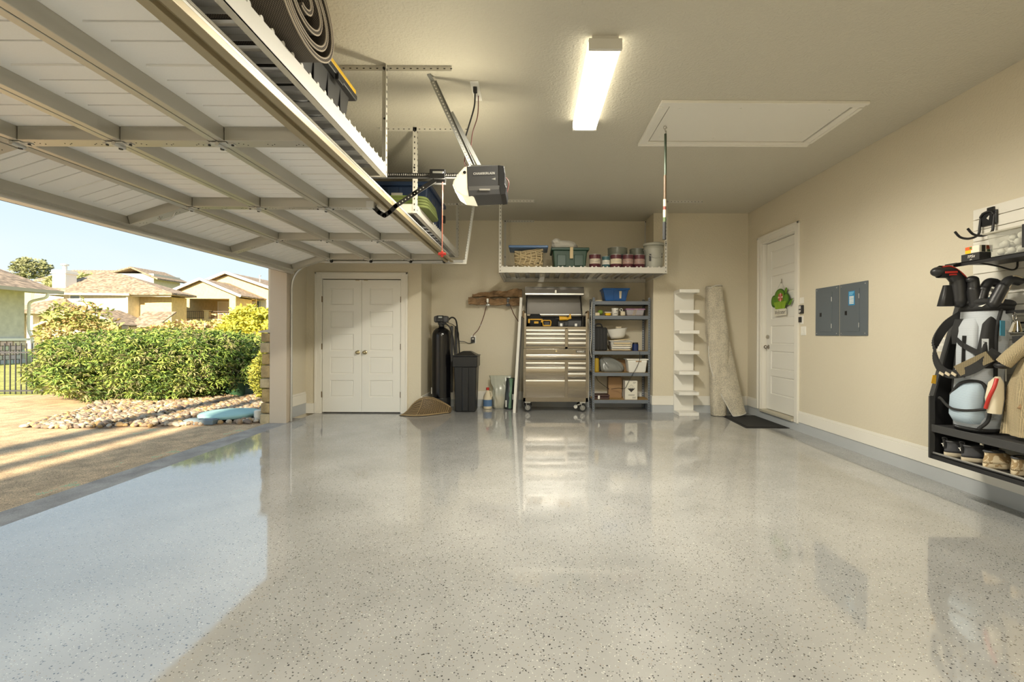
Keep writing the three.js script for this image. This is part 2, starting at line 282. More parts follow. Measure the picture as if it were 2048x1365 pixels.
// baseboards over a painted concrete curb
const BB = (n, g) => struct('baseboard_' + n, g, MT.trim);
BB('right', [bx(3.362, 3.38, 0.12, 0.235, -2.2, 6.05, 0.003), bx(3.368, 3.38, 0.235, 0.262, -2.2, 6.05, 0.004), bx(3.362, 3.38, 0.12, 0.235, 7.15, 7.482, 0.003), bx(3.368, 3.38, 0.235, 0.262, 7.15, 7.482, 0.004)]);
BB('back_right', [bx(1.90, 3.362, 0.12, 0.235, 7.482, 7.5, 0.003), bx(1.90, 3.362, 0.235, 0.262, 7.488, 7.5, 0.004)]);
BB('alcove_back', [bx(-1.66, 1.88, 0.12, 0.235, 8.032, 8.05, 0.003), bx(-1.66, 1.88, 0.235, 0.262, 8.038, 8.05, 0.004)]);
BB('alcove_right', bx(1.882, 1.90, 0.12, 0.26, 7.482, 8.03, 0.003));
BB('alcove_left', bx(-1.68, -1.662, 0.12, 0.26, 7.31, 8.03, 0.003));
BB('left', [bx(-3.43, -3.41, 0.16, 0.30, 6.62, 7.28, 0.003), bx(-3.43, -3.418, 0.30, 0.33, 6.62, 7.28, 0.004)]);
BB('closet', [bx(-3.425, -3.297, 0, 0.15, 7.285, 7.31, 0.003)]);
struct('trim_6', [bx(3.372, 3.38, 0, 0.12, -2.2, 7.492), bx(1.89, 3.372, 0, 0.12, 7.492, 7.5), bx(-1.67, 1.89, 0, 0.12, 8.042, 8.05), bx(1.892, 1.90, 0, 0.12, 7.5, 8.04), bx(-3.43, -3.42, 0, 0.16, 6.60, 7.30)], MT.curb);

// ---------- doors ----------
function panelDoor(n, w, h, rows, mat, faceUp = 0.30) {   // front face at z = 0 looking to +z, hung from x = 0..w
  const g = new THREE.Group(); g.name = 'door_' + n; g.userData.kind = 'structure'; scene.add(g);
  const st = 0.125, top = 0.13, bot = 0.235, gap = 0.105, ph = (h - top - bot - gap * (rows - 1)) / rows;
  const s = new THREE.Shape([[0, 0], [w, 0], [w, h], [0, h]].map((p) => new THREE.Vector2(...p)));
  const add = (m) => { g.add(m); return m; };
  const pans = [];
  for (let k = 0; k < rows; k++) { const y0 = bot + k * (ph + gap); s.holes.push(new THREE.Path([[st, y0], [w - st, y0], [w - st, y0 + ph], [st, y0 + ph]].map((p) => new THREE.Vector2(...p)))); pans.push([y0, y0 + ph]); }
  const face = new THREE.ExtrudeGeometry(s, { depth: 0.008, bevelEnabled: true, bevelSize: 0.006, bevelThickness: 0.006, bevelSegments: 2, bevelOffset: -0.006 }).translate(0, 0, -0.014);
  add(mesh('slab', [face, bx(0.002, w - 0.002, 0.002, h - 0.002, 0.013, 0.04)], mat));
  for (const [a, b] of pans) {
    const q = new THREE.Shape([[st + 0.02, a + 0.02], [w - st - 0.02, a + 0.02], [w - st - 0.02, b - 0.02], [st + 0.02, b - 0.02]].map((p) => new THREE.Vector2(...p)));
    add(mesh('panel', new THREE.ExtrudeGeometry(q, { depth: 0.002, bevelEnabled: true, bevelSize: 0.008, bevelThickness: 0.005, bevelSegments: 2 }).translate(0, 0, -0.013), mat));
  }
  return g;
}
const knobGeo = (s = 1) => { const p = [[0.0, 0.062], [0.016, 0.060], [0.026, 0.050], [0.028, 0.040], [0.022, 0.030], [0.011, 0.022], [0.010, 0.010], [0.030, 0.006], [0.032, 0.0]].map(([r, h]) => new THREE.Vector2(r * s, h * s)); return new THREE.LatheGeometry(p.reverse(), 24).rotateX(Math.PI / 2); };
for (const [n, x, kx] of [[1, -3.186, 0.543], [2, -2.588, 0.053]]) {
  const g = panelDoor(n, 0.596, 2.02, 5, MT.white); g.position.set(x, 0.015, -7.315);
  const k = mesh('knob', knobGeo(), MT.brass); k.position.set(kx, 0.912, 0); g.add(k);
  for (const y of [0.27, 1.0, 1.72]) g.add(mesh('hinge', cyl(0.008, 0.008, 0.09, n === 1 ? -0.004 : 0.6, y, -0.012, 'y', 10), MT.bronze));
  g.add(mesh('ball_catch', bx(n === 1 ? 0.50 : 0.03, n === 1 ? 0.56 : 0.09, 2.006, 2.016, -0.004, 0.02), MT.brass));
}
{
  const g = panelDoor(3, 0.872, 2.40, 6, MT.white); g.rotation.y = -Math.PI / 2; g.position.set(3.445, 0.145, -7.03);
  const k = mesh('knob', knobGeo(1.05), MT.nickel); k.position.set(0.055, 0.90, 0); g.add(k);
  const b = mesh('deadbolt', cyl(0.03, 0.027, 0.022, 0, 0, 0, 'z', 24), MT.nickel); b.position.set(0.055, 1.045, 0.012); g.add(b);
  g.add(mesh('thumb_turn', bx(0.043, 0.067, 1.040, 1.050, -0.04, -0.02, 0.004), MT.nickel));
  g.add(mesh('latch_plate', bx(-0.006, 0.001, 0.86, 0.94, 0.008, 0.03), MT.nickel));
}
// ---------- sectional garage door, open overhead ----------
const gd = thing('garage_door', 'white sectional overhead garage door standing open above the driveway side', 'garage door', [-2.2, 2.0, 3.87]);
{
  const D0 = 1.20, D1 = 6.52, stiles = [1.25, 2.56, 3.86, 5.16, 6.46];
  // each section in its own frame: local u along the section height (from its lower hinge), v down from the skin
  const secs = [[-3.24, 2.055, -2.745, 2.215], [-2.745, 2.215, -2.205, 2.215], [-2.205, 2.215, -1.66, 2.215], [-1.66, 2.215, -1.125, 2.215]];
  secs.forEach(([xa, ya, xb, yb], si) => {
    const L = Math.hypot(xb - xa, yb - ya), ang = Math.atan2(yb - ya, xb - xa);
    const put = (g) => g.map((q) => q.rotateZ(ang).translate(xa, ya, 0));
    // hinge plane at v = 0; skin sits 72 mm above
    const skin = part(gd, 'section_skin', put([bx(0.0, L, 0.072, 0.082, D0, D1)]), MT.doorSkin);
    part(gd, 'rail', put([bx(0.003, 0.042, 0.0, 0.072, D0, D1, 0.003)]), MT.doorSteel);
    part(gd, 'rail', put([bx(L - 0.042, L - 0.003, 0.0, 0.072, D0, D1, 0.003)]), MT.doorSteel);
    stiles.forEach((d, k) => {
      const st = part(gd, 'stile', put([bx(0.045, L - 0.045, -0.002, 0.072, d - 0.045, d + 0.045, 0.003)]), MT.doorSteel);
      const dots = []; for (let q = 0; q < 3; q++) for (let e = -1; e <= 1; e++) dots.push(cyl(0.003, 0.003, 0.002, 0.12 + q * (L - 0.24) / 2 + e * 0.018, -0.0025, d + 0.012 * ((q + e) % 2), 'y', 6));
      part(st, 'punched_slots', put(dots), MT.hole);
      if (si > 0) {
        const h = part(gd, 'hinge', put([bx(-0.045, 0.045, -0.008, -0.002, d - 0.032, d + 0.032, 0.002), cyl(0.011, 0.011, 0.07, 0, -0.012, d, 'z', 12), bx(-0.075, -0.045, -0.006, -0.002, d - 0.014, d + 0.014), bx(0.045, 0.075, -0.006, -0.002, d - 0.014, d + 0.014)]), MT.galv);
        part(h, 'bolt', put([cyl(0.007, 0.007, 0.008, -0.062, -0.008, d, 'y', 6), cyl(0.007, 0.007, 0.008, 0.062, -0.008, d, 'y', 6), cyl(0.010, 0.010, 0.02, -0.006, -0.016, d + 0.02, 'y', 8)]), MT.dark);
      }
    });
    for (let b = 0; b < 4; b++) {   // two embossed fields of five boards between stiles
      const a = stiles[b] + 0.07, w = (stiles[b + 1] - stiles[b] - 0.14 - 0.05) / 2;
      for (let f = 0; f < 2; f++) {
        const z0 = a + f * (w + 0.05), bw = w / 5, g = [];
        for (let q = 0; q < 5; q++) g.push(bx(0.10, L - 0.085, 0.0625, 0.073, z0 + q * bw + 0.005, z0 + (q + 1) * bw - 0.005, 0.002));
        part(gd, 'embossed_panel', put(g), MT.doorSkin);
      }
    }
  });
  // top reinforcing channel and bottom weather seal
  part(gd, 'reinforcing_strut', [bx(-1.175, -1.135, 2.185, 2.215, D0, D1, 0.003), bx(-1.105, -1.065, 2.185, 2.215, D0, D1, 0.003), bx(-1.14, -1.10, 2.207, 2.215, D0, D1)], MT.doorRail);
  part(gd, 'weather_seal', [tube([[-3.275, 2.035, D0], [-3.275, 2.035, 3.9], [-3.275, 2.035, D1]], 0.018, 8, 10)], MT.rubber);
  part(gd, 'bottom_retainer', [bar([-3.25, 2.045, D0], [-3.25, 2.045, D1], 0.035, 0.05, 0.3)], MT.alu);
  part(gd, 'lift_handle', [tube([[-2.86, 2.17, 3.84], [-2.875, 2.135, 3.84], [-2.97, 2.105, 3.84], [-2.985, 2.14, 3.84]], 0.006, 16, 8)], MT.galv);
  for (const [x, y] of [[-2.745, 2.20], [-2.205, 2.20], [-1.66, 2.20], [-1.2, 2.20]]) part(gd, 'roller', [cyl(0.022, 0.022, 0.012, x, y + 0.004, 6.575, 'z', 14), cyl(0.006, 0.006, 0.11, x, y + 0.004, 6.52, 'z', 8)], MT.dark);
  part(gd, 'arm_bracket', [bx(-1.26, -1.20, 2.165, 2.215, 3.64, 3.71, 0.004)], MT.galv);
}
// tracks
const tk = thing('door_track', 'galvanised curved garage door track at the far jamb', 'track', [-3.33, 0, 6.59]);
{
  const arc = []; for (let k = 0; k <= 10; k++) { const a = Math.PI - k / 10 * Math.PI / 2; arc.push([-3.30 + 0.36 + 0.36 * Math.cos(a), 1.84 + 0.36 * Math.sin(a), 6.60]); }
  const sect = (pts, off) => pts.map(([x, y, d]) => [x, y, d + off]);
  const path = [[-3.30, 0.0, 6.60], [-3.30, 0.9, 6.60], [-3.30, 1.7, 6.60], ...arc, [-2.2, 2.205, 6.60], [-0.95, 2.215, 6.60]];
  part(tk, 'track_channel', [tube(sect(path, 0), 0.016, 120, 10)], MT.galv);
  part(tk, 'track_web', [bx(-3.345, -3.31, 0.0, 1.7, 6.60, 6.606), bx(-2.85, -0.9, 2.18, 2.235, 6.612, 6.618)], MT.galv);
  for (const y of [0.32, 1.05, 1.86]) part(tk, 'track_bracket', [bx(-3.43, -3.30, y - 0.025, y + 0.025, 6.62, 6.628, 0.002), cyl(0.008, 0.008, 0.012, -3.37, y, 6.615, 'z', 8)], y < 0.5 ? MT.dark : MT.galv);
  const s = part(tk, 'track_hanger', [bar([-0.93, 2.2, 6.62], [-0.80, CE, 6.62], 0.032, 0.004), bar([-0.915, 2.2, 6.63], [-0.785, CE, 6.63], 0.004, 0.03)], MT.galv);
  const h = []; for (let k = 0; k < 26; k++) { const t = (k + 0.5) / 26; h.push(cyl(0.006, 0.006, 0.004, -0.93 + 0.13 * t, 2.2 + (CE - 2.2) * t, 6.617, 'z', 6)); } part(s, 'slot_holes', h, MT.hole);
}
// ---------- overhead storage racks ----------
const holesAlong = (x, d, y0, y1, face, step = 0.052) => { const g = []; for (let y = y0; y < y1; y += step) g.push(face === 'z' ? bx(x - 0.0045, x + 0.0045, y - 0.008, y + 0.008, d - 0.0015, d + 0.0005) : bx(x - 0.0005, x + 0.0015, y - 0.008, y + 0.008, d - 0.0045, d + 0.0045)); return g; };
function rack(label, x0, x1, d0, d1, y, longX, near = true, nbr = [0.34, 0.46]) {
  const r = thing('overhead_rack', label, 'storage rack', [(x0 + x1) / 2, y, (d0 + d1) / 2], 'overhead storage racks');
  const hh = 0.085, P = MT.rackPaint;
  const rail = (n, g) => part(r, n, g, P);
  rail('front_rail', longX ? [bx(x0, x1, y, y + hh, d0, d0 + 0.004), bx(x0, x1, y, y + 0.003, d0, d0 + 0.035)] : [bx(x1 - 0.004, x1, y, y + hh, d0, d1), bx(x1 - 0.035, x1, y, y + 0.003, d0, d1)]);
  rail('back_rail', longX ? [bx(x0, x1, y, y + hh, d1 - 0.004, d1), bx(x0, x1, y, y + 0.003, d1 - 0.035, d1)] : [bx(x0, x0 + 0.004, y, y + hh, d0, d1), bx(x0, x0 + 0.035, y, y + 0.003, d0, d1)]);
  rail('side_rail', longX ? [bx(x0, x0 + 0.004, y, y + hh, d0, d1), bx(x0, x0 + 0.03, y, y + 0.003, d0, d1)] : [bx(x0, x1, y, y + hh, d0, d0 + 0.004), bx(x0, x1, y, y + 0.003, d0, d0 + 0.03)]);
  rail('side_rail', longX ? [bx(x1 - 0.004, x1, y, y + hh, d0, d1), bx(x1 - 0.03, x1, y, y + 0.003, d0, d1)] : [bx(x0, x1, y, y + hh, d1 - 0.004, d1), bx(x0, x1, y, y + 0.003, d1 - 0.03, d1)]);
  const n = 15, len = longX ? x1 - x0 : d1 - d0, m = longX ? MT.rackPaint : MT.rackDeck;
  for (let k = 0; k < n; k++) {
    const c = (longX ? x0 : d0) + (k + 0.5) * len / n, w = longX ? 0.033 : 0.047, yt = y + hh;
    const box3 = (a, b, ya, yb) => longX ? bx(a, b, ya, yb, d0 + 0.005, d1 - 0.005) : bx(x0 + 0.005, x1 - 0.005, ya, yb, a, b);
    part(r, 'deck_slat', [box3(c - w, c + w, yt - 0.006, yt - 0.003), box3(c - w, c - w + 0.004, yt - 0.03, yt - 0.003), box3(c + w - 0.004, c + w, yt - 0.03, yt - 0.003), box3(c - 0.012, c + 0.012, yt - 0.014, yt - 0.006)], m);
    for (const s of [-1, 1]) { const e = longX ? [c + s * w * 0.85, yt + 0.004, d0 + 0.004] : [x1 - 0.004, yt + 0.004, c + s * w * 0.85]; part(r, 'slat_hook', [cyl(0.012, 0.012, 0.006, e[0], e[1], e[2], longX ? 'z' : 'x', 10)], P); }
  }
  for (const [px, pd] of [[x0, d0], [x1, d0], [x0, d1], [x1, d1]]) {
    const sx = px === x0 ? 1 : -1, sd = pd === d0 ? 1 : -1;
    const p = part(r, 'upright', [bx(px, px + sx * 0.035, y, CE, pd - sd * 0.003, pd), bx(px - sx * 0.003, px, y, CE, pd, pd + sd * 0.035)], P);
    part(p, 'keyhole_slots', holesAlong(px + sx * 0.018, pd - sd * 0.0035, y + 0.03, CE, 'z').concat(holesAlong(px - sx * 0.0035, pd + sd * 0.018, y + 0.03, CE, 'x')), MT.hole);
    const c = part(r, 'ceiling_bracket', [bx(px - nbr[0], px + nbr[1], CE - 0.003, CE, pd - 0.002, pd + 0.036), bx(px - nbr[0], px + nbr[1], CE - 0.036, CE, pd - 0.003, pd)], P);
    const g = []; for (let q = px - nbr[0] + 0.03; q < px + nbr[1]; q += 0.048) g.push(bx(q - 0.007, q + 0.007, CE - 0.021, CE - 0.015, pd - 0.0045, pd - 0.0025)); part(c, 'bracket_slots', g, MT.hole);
    part(r, 'bolt', cyl(0.009, 0.009, 0.012, px + sx * 0.018, y + 0.42, pd - sd * 0.006, 'z', 8), MT.dark); part(r, 'bolt', cyl(0.009, 0.009, 0.012, px + sx * 0.02, CE - 0.02, pd - 0.008, 'z', 8), MT.dark);
  }
  return r;
}
rack('white steel ceiling rack above the open garage door, nearer one with the rolled rug', -2.26, -1.04, 0.99, 3.43, 2.325, false);
rack('white steel ceiling rack above the open garage door, farther one with green cushions', -2.29, -1.07, 4.44, 6.98, 2.325, false);
rack('white steel ceiling rack over the tool chest holding paint cans', -0.465, 1.915, 6.80, 8.01, 2.085, true, true, [0.02, 0.5]);
// ---------- outdoors ----------
function ground(pts, y, t) { const s = new THREE.Shape(pts.map(([x, d]) => new THREE.Vector2(x, d))); return new THREE.ExtrudeGeometry(s, { depth: t, bevelEnabled: false }).rotateX(-Math.PI / 2).translate(0, y - t, 0); }
struct('apron', bx(-3.568, -3.28, -0.15, -0.006, -2.4, 6.9), MT.concrete);
struct('subgrade', bx(-3.7, -3.4, -0.2, -0.15, -2.4, 6.9), MT.concrete);
struct('driveway', ground([[-3.58, -12], [-3.58, 6.5], [-3.62, 9.2], [-5.0, 9.9], [-7.2, 10.2], [-8.9, 9.75], [-10.2, 9.3], [-18, 8.2], [-18, -12]], -0.018, 0.12), MT.drive);
struct('lawn', bx(-90, 30, -0.6, -0.06, 8.0, 95), MT.grass);
struct('side_path', ground([[-5.6, 9.0], [-4.2, 8.7], [-4.0, 11.4], [-6.0, 11.4]], -0.012, 0.1), MT.concrete);
{ // rough hill behind the houses
  const pts = []; for (let k = 0; k < 60; k++) { const a = rr(0, 6.283), r = Math.sqrt(rnd()); pts.push(V(-112 + 46 * r * Math.cos(a), -1 + 13.5 * Math.pow(1 - r, 0.8) + rr(0, 1), 104 + 18 * r * Math.sin(a))); }
  struct('hill', new ConvexGeometry(pts), mt(lin(0.36, 0.36, 0.24), 0.95));
}
{ // wing of the house beside the drive, out of view behind the camera: keeps the sun off the near drive
  struct('house_wing', [bx(-4.22, 3.4, -0.1, 5.4, -11, -2.6), bx(-4.3, 3.5, 5.4, 5.6, -11.2, -2.5)], mt(lin(0.62, 0.54, 0.40), 0.9));
  struct('house_roof', [bx(-3.95, 3.7, CE + 0.2, CE + 0.34, -2.5, 9.0)], mt(lin(0.3, 0.26, 0.22), 0.9));
}
// leaf sprigs
function sprig(n, len, wid, droop, sd) {
  const s0 = seed; seed = sd; const P = [], I = [];
  for (let k = 0; k < n; k++) {
    const a = k / n * 6.283 + rr(-0.4, 0.4), up = rr(-0.2, 0.9), dir = new THREE.Vector3(Math.cos(a) * Math.cos(up), Math.sin(up), Math.sin(a) * Math.cos(up)), side = new THREE.Vector3(-Math.sin(a), rr(-0.5, 0.5), Math.cos(a)).normalize();
    const l = len * rr(0.7, 1.2), b = dir.clone().multiplyScalar(len * 0.15), m = dir.clone().multiplyScalar(l * 0.55), e = dir.clone().multiplyScalar(l); e.y -= droop * l; m.y += 0.06 * l;
    const o = P.length / 3; for (const q of [b, m.clone().addScaledVector(side, wid), e, m.clone().addScaledVector(side, -wid)]) P.push(q.x, q.y, q.z); I.push(o, o + 1, o + 2, o, o + 2, o + 3);
  }
  seed = s0; const g = new THREE.BufferGeometry(); g.setAttribute('position', new THREE.Float32BufferAttribute(P, 3)); g.setIndex(I); g.computeVertexNormals(); return g;
}
const leafMat = mt(0xffffff, 0.75, { side: THREE.DoubleSide, transmission: 0.25, thickness: 0 });
function foliage(parent, geo, count, place, cols, base, smin = 0.7, smax = 1.3) {
  const im = new THREE.InstancedMesh(geo, leafMat, count); im.name = 'foliage'; im.userData.kind = 'stuff'; im.castShadow = im.receiveShadow = true;
  const m = new THREE.Matrix4(), q = new THREE.Quaternion(), e = new THREE.Euler();
  for (let k = 0; k < count; k++) {
    const p = place(); e.set(rr(-0.7, 0.7), rr(0, 6.28), rr(-0.7, 0.7)); q.setFromEuler(e); const s = rr(smin, smax);
    m.compose(new THREE.Vector3(p[0] - base.x, p[1] - base.y, -p[2] - base.z), q, new THREE.Vector3(s, s, s)); im.setMatrixAt(k, m);
    const c = cols[(rnd() * cols.length) | 0], v = rr(0.75, 1.25); im.setColorAt(k, lin(c[0] * v, c[1] * v, c[2] * v));
  }
  parent.add(im); return im;
}
function stems(parent, list, mat) { for (const [pts, r] of list) part(parent, 'stem', tube(pts, r, 10, 6), mat); }
const bark = mt(lin(0.16, 0.12, 0.08), 0.9);
{ // the large hedge-like bush
  const b = thing('large_bush', 'broad bright green leafy bush behind the river rocks', 'bush', [-7.1, -0.03, 9.4]), P = bases.get(b);
  const inB = () => {
    for (;;) {
      const x = rr(-9.3, -5.15), y = rr(0.02, 1.38), d = rr(7.95, 11.2), cx = (x + 7.28) / 2.0, cd = (d - 9.6) / 1.55, cy = (y - 0.58) / 0.69;
      const lump = 0.10 * Math.sin(x * 5.1 + y * 3) + 0.09 * Math.sin(d * 6 + x * 2.3) + 0.06 * Math.sin(y * 9 + x * 7);
      const r = Math.pow(Math.abs(cx), 2.3) + Math.pow(Math.abs(cd), 2.3) + Math.pow(Math.abs(cy), 4) + lump;
      if (Math.abs(x + 5.63) < 0.26 && d > 9.0 && d < 9.6 && y < 0.5) continue;
      if (r < 1 && (r > 0.42 || rnd() < 0.22)) return [x, y, d];
    }
  };
  foliage(b, sprig(8, 0.105, 0.011, 0.25, 5), 9000, inB, [[0.20, 0.32, 0.06], [0.27, 0.38, 0.07], [0.12, 0.22, 0.045], [0.36, 0.42, 0.10], [0.22, 0.22, 0.10]], P);
  const list = []; for (let k = 0; k < 36; k++) { const x = rr(-8.2, -6.3), d = rr(8.9, 10.2), tx = x + rr(-0.5, 0.5), td = d + rr(-0.5, 0.5); list.push([[[x, -0.03, d], [(x + tx) / 2 + rr(-0.1, 0.1), 0.45, (d + td) / 2], [tx, rr(0.8, 1.18), td]], rr(0.006, 0.014)]); }
  stems(b, list, bark);
}
function smallBush(name, label, c, rad, n, cols, geo, cat = 'bush') {
  const b = thing(name, label, cat, [c[0], -0.04, c[2]]), P = bases.get(b);
  foliage(b, geo, n, () => { for (;;) { const x = rr(-1, 1), y = rr(-1, 1), z = rr(-1, 1), r = x * x + y * y + z * z; if (r < 1 && (r > 0.3 || rnd() < 0.3)) return [c[0] + x * rad[0], Math.max(0.02, c[1] + y * rad[1]), c[2] + z * rad[2]]; } }, cols, P);
  stems(b, [[[[c[0], -0.04, c[2]], [c[0] + 0.05, c[1] * 0.5, c[2]], [c[0], c[1] + rad[1] * 0.5, c[2]]], 0.02], [[[c[0] + 0.1, -0.04, c[2]], [c[0] + 0.2, c[1] * 0.6, c[2] + 0.1], [c[0] + rad[0] * 0.5, c[1] + rad[1] * 0.4, c[2]]], 0.015]], bark);
}
const sp1 = sprig(7, 0.10, 0.014, 0.2, 9), sp2 = sprig(7, 0.16, 0.03, 0.15, 13), sp3 = sprig(8, 0.5, 0.12, 0.1, 21);
smallBush('round_bush', 'small yellow-green bush beside the stone-faced jamb', [-4.85, 0.42, 9.0], [0.33, 0.5, 0.4], 900, [[0.40, 0.40, 0.06], [0.30, 0.34, 0.06]], sp1);
smallBush('golden_shrub', 'tall golden-yellow shrub behind the bush below the right house', [-7.6, 1.05, 13.2], [1.0, 0.9, 0.9], 1500, [[0.55, 0.50, 0.05], [0.48, 0.48, 0.06], [0.36, 0.40, 0.05]], sp2);
smallBush('flowering_shrub', 'loose shrub with reddish tips behind the bush, left of the golden shrub', [-9.4, 0.95, 13.4], [1.5, 0.62, 0.8], 900, [[0.40, 0.42, 0.10], [0.50, 0.42, 0.16], [0.55, 0.30, 0.20]], sp2);
smallBush('magnolia', 'young loose tree with orange-green leaves at the iron fence', [-10.9, 1.0, 11.6], [0.85, 1.0, 0.7], 420, [[0.30, 0.32, 0.08], [0.42, 0.30, 0.12], [0.24, 0.28, 0.08]], sp2, 'tree');
smallBush('hill_tree', 'wide old tree on the hilltop against the sky', [-87.5, 12.4, 84], [2.9, 1.9, 2.4], 420, [[0.26, 0.28, 0.14], [0.20, 0.23, 0.11]], sp3, 'tree');
smallBush('hill_shrub', 'pale green scrub on the hillside left of the chimney', [-69.6, 8.9, 74], [5.6, 1.4, 2], 700, [[0.34, 0.36, 0.15], [0.40, 0.42, 0.2]], sp3);
smallBush('hill_shrub', 'dark green shrub at the left hill edge below the wide tree', [-92.5, 10.6, 85], [2.0, 1.1, 2], 260, [[0.24, 0.30, 0.10]], sp3);
// slim trees standing behind the camera by the drive; their shadows stripe it
for (const [x, z, r, l] of [[-4.36, 11.5, 0.07, 'slim columnar tree by the drive, nearest the house wing'], [-4.78, 12.5, 0.15, 'slim columnar tree by the drive, second from the house wing'], [-5.45, 13.5, 0.20, 'thick columnar tree by the drive, farthest from the house wing']]) {
  const t = thing('columnar_tree', l, 'tree', [x, -0.05, -z], 'columnar trees by the drive'); part(t, 'trunk', cyl(0.05, 0.04, 1, x, 0.45, -z), bark);
  part(t, 'crown', lathe([[0.01, 0.5], [r * 0.8, 0.8], [r, 3], [r * 0.95, 8.5], [r * 0.6, 10], [0.01, 11]], x, 0, -z, 14), mt(lin(0.05, 0.09, 0.03), 0.9));
}
{ // bed of river rocks
  const bed = [[-6.72, 6.42], [-6.5, 6.12], [-6.1, 6.04], [-4.9, 6.2], [-4.27, 6.38], [-3.66, 6.52], [-3.72, 8.7], [-4.8, 8.9], [-5.5, 9.6], [-7.3, 9.8], [-7.7, 8.7], [-7.0, 7.4], [-6.75, 6.8]];
  const inside = (x, d) => { let c = false; for (let i = 0, j = bed.length - 1; i < bed.length; j = i++) { const [xi, di] = bed[i], [xj, dj] = bed[j]; if ((di > d) !== (dj > d) && x < (xj - xi) * (d - di) / (dj - di) + xi) c = !c; } return c; };
  const rb = struct('rock_bed', ground(bed, -0.008, 0.05), mt(lin(0.22, 0.16, 0.11), 0.95));
  const geos = [1, 2, 3, 4].map((k) => { const g = new THREE.IcosahedronGeometry(1, 1), p = g.attributes.position; for (let i = 0; i < p.count; i++) { const v = new THREE.Vector3().fromBufferAttribute(p, i), n = 1 + 0.12 * Math.sin(v.x * 3 + k) + 0.1 * Math.sin(v.y * 4 + k * 2) + 0.1 * Math.sin(v.z * 3.5 + k * 3); p.setXYZ(i, v.x * n, v.y * n * 0.62, v.z * n * 0.8); } g.computeVertexNormals(); return merged(g); });
  const cols = [[0.27, 0.20, 0.14], [0.33, 0.27, 0.20], [0.20, 0.145, 0.10], [0.40, 0.35, 0.28], [0.16, 0.13, 0.11], [0.34, 0.23, 0.11]], mats = cols.map((c) => mt(lin(...c), 0.75));
  const spots = []; let guard = 0; while (spots.length < 2900 && guard++ < 200000) { const x = rr(-7.8, -3.6), d = rr(6.0, 9.8); if (inside(x, d) && !(Math.hypot((x + 4.35) / 0.62, (d - 6.9) / 0.42) < 0.85)) spots.push([x, d, rr(0.026, 0.052) * (d > 8 ? 1.15 : 1)]); }
  spots.sort((a, b) => a[1] - b[1]);
  spots.slice(0, 300).forEach(([x, d, s], k) => { const m = new THREE.Mesh(geos[k % 4], mats[(rnd() * 6) | 0]); m.name = k ? 'stone_' + String(k).padStart(3, '0') : 'stone'; m.position.set(x, s * 0.35, -d); m.rotation.set(rr(-0.4, 0.4), rr(0, 6.28), rr(-0.4, 0.4)); m.scale.setScalar(s); m.castShadow = m.receiveShadow = true; rb.add(m); });
  const rest = spots.slice(300), im = new THREE.InstancedMesh(geos[0], mt(0xffffff, 0.75), rest.length), q = new THREE.Quaternion(), e = new THREE.Euler(), m4 = new THREE.Matrix4(); im.name = 'more_stones'; im.userData.kind = 'stuff';
  rest.forEach(([x, d, s], k) => { e.set(rr(-0.4, 0.4), rr(0, 6.28), rr(-0.4, 0.4)); q.setFromEuler(e); m4.compose(new THREE.Vector3(x, s * 0.35, -d), q, new THREE.Vector3(s, s, s)); im.setMatrixAt(k, m4); im.setColorAt(k, lin(...cols[(rnd() * 6) | 0])); });
  rb.add(im);
}
{ // round tank lid, drain box, pipe
  const l = thing('tank_lid', 'round pale turquoise septic lid lying on the river rocks', 'lid', [-4.32, 0.02, 6.88]);
  const c = mt(lin(0.26, 0.46, 0.48), 0.6, { bumpMap: soft, bumpScale: 0.01 });
  part(l, 'cover', lathe([[0.0, 0.085], [0.28, 0.075], [0.36, 0.065], [0.385, 0.045], [0.385, 0.01], [0.34, 0.0], [0, 0]].reverse(), -4.32, 0.02, 6.88, 48), c);
  part(l, 'rim', new THREE.TorusGeometry(0.375, 0.012, 8, 48).rotateX(Math.PI / 2).translate(-4.32, 0.06, -6.88), c);
  single('drain_box', 'low blue-grey utility box cover set in the rocks', 'cover', [bx(-4.62, -4.22, -0.01, 0.055, 6.36, 6.50, 0.01), bx(-4.6, -4.42, 0.055, 0.062, 6.38, 6.48, 0.003), bx(-4.40, -4.24, 0.055, 0.062, 6.38, 6.48, 0.003)], mt(lin(0.14, 0.19, 0.23), 0.7));
  const p = thing('drain_pipe', 'short white plastic pipe with cap beside the garage jamb', 'pipe', [-3.76, -0.02, 6.62]);
  part(p, 'pipe', cyl(0.048, 0.048, 0.12, -3.76, 0.03, 6.62), MT.offwhite); part(p, 'cap', [cyl(0.056, 0.056, 0.085, -3.76, 0.10, 6.62), cyl(0.05, 0.04, 0.01, -3.76, 0.147, 6.62)], MT.offwhite);
  const bn = thing('yard_bin', 'dark green wheeled bin half hidden by the bush', 'bin', [-5.62, -0.02, 9.3]);
  part(bn, 'body', frustumBin(-5.85, -5.42, -0.02, 0.40, 9.1, 9.5, 0.2), mt(lin(0.02, 0.07, 0.03), 0.5)); part(bn, 'lid', bx(-5.88, -5.39, 0.40, 0.44, 9.07, 9.53, 0.015), MT.blackPlastic);
}
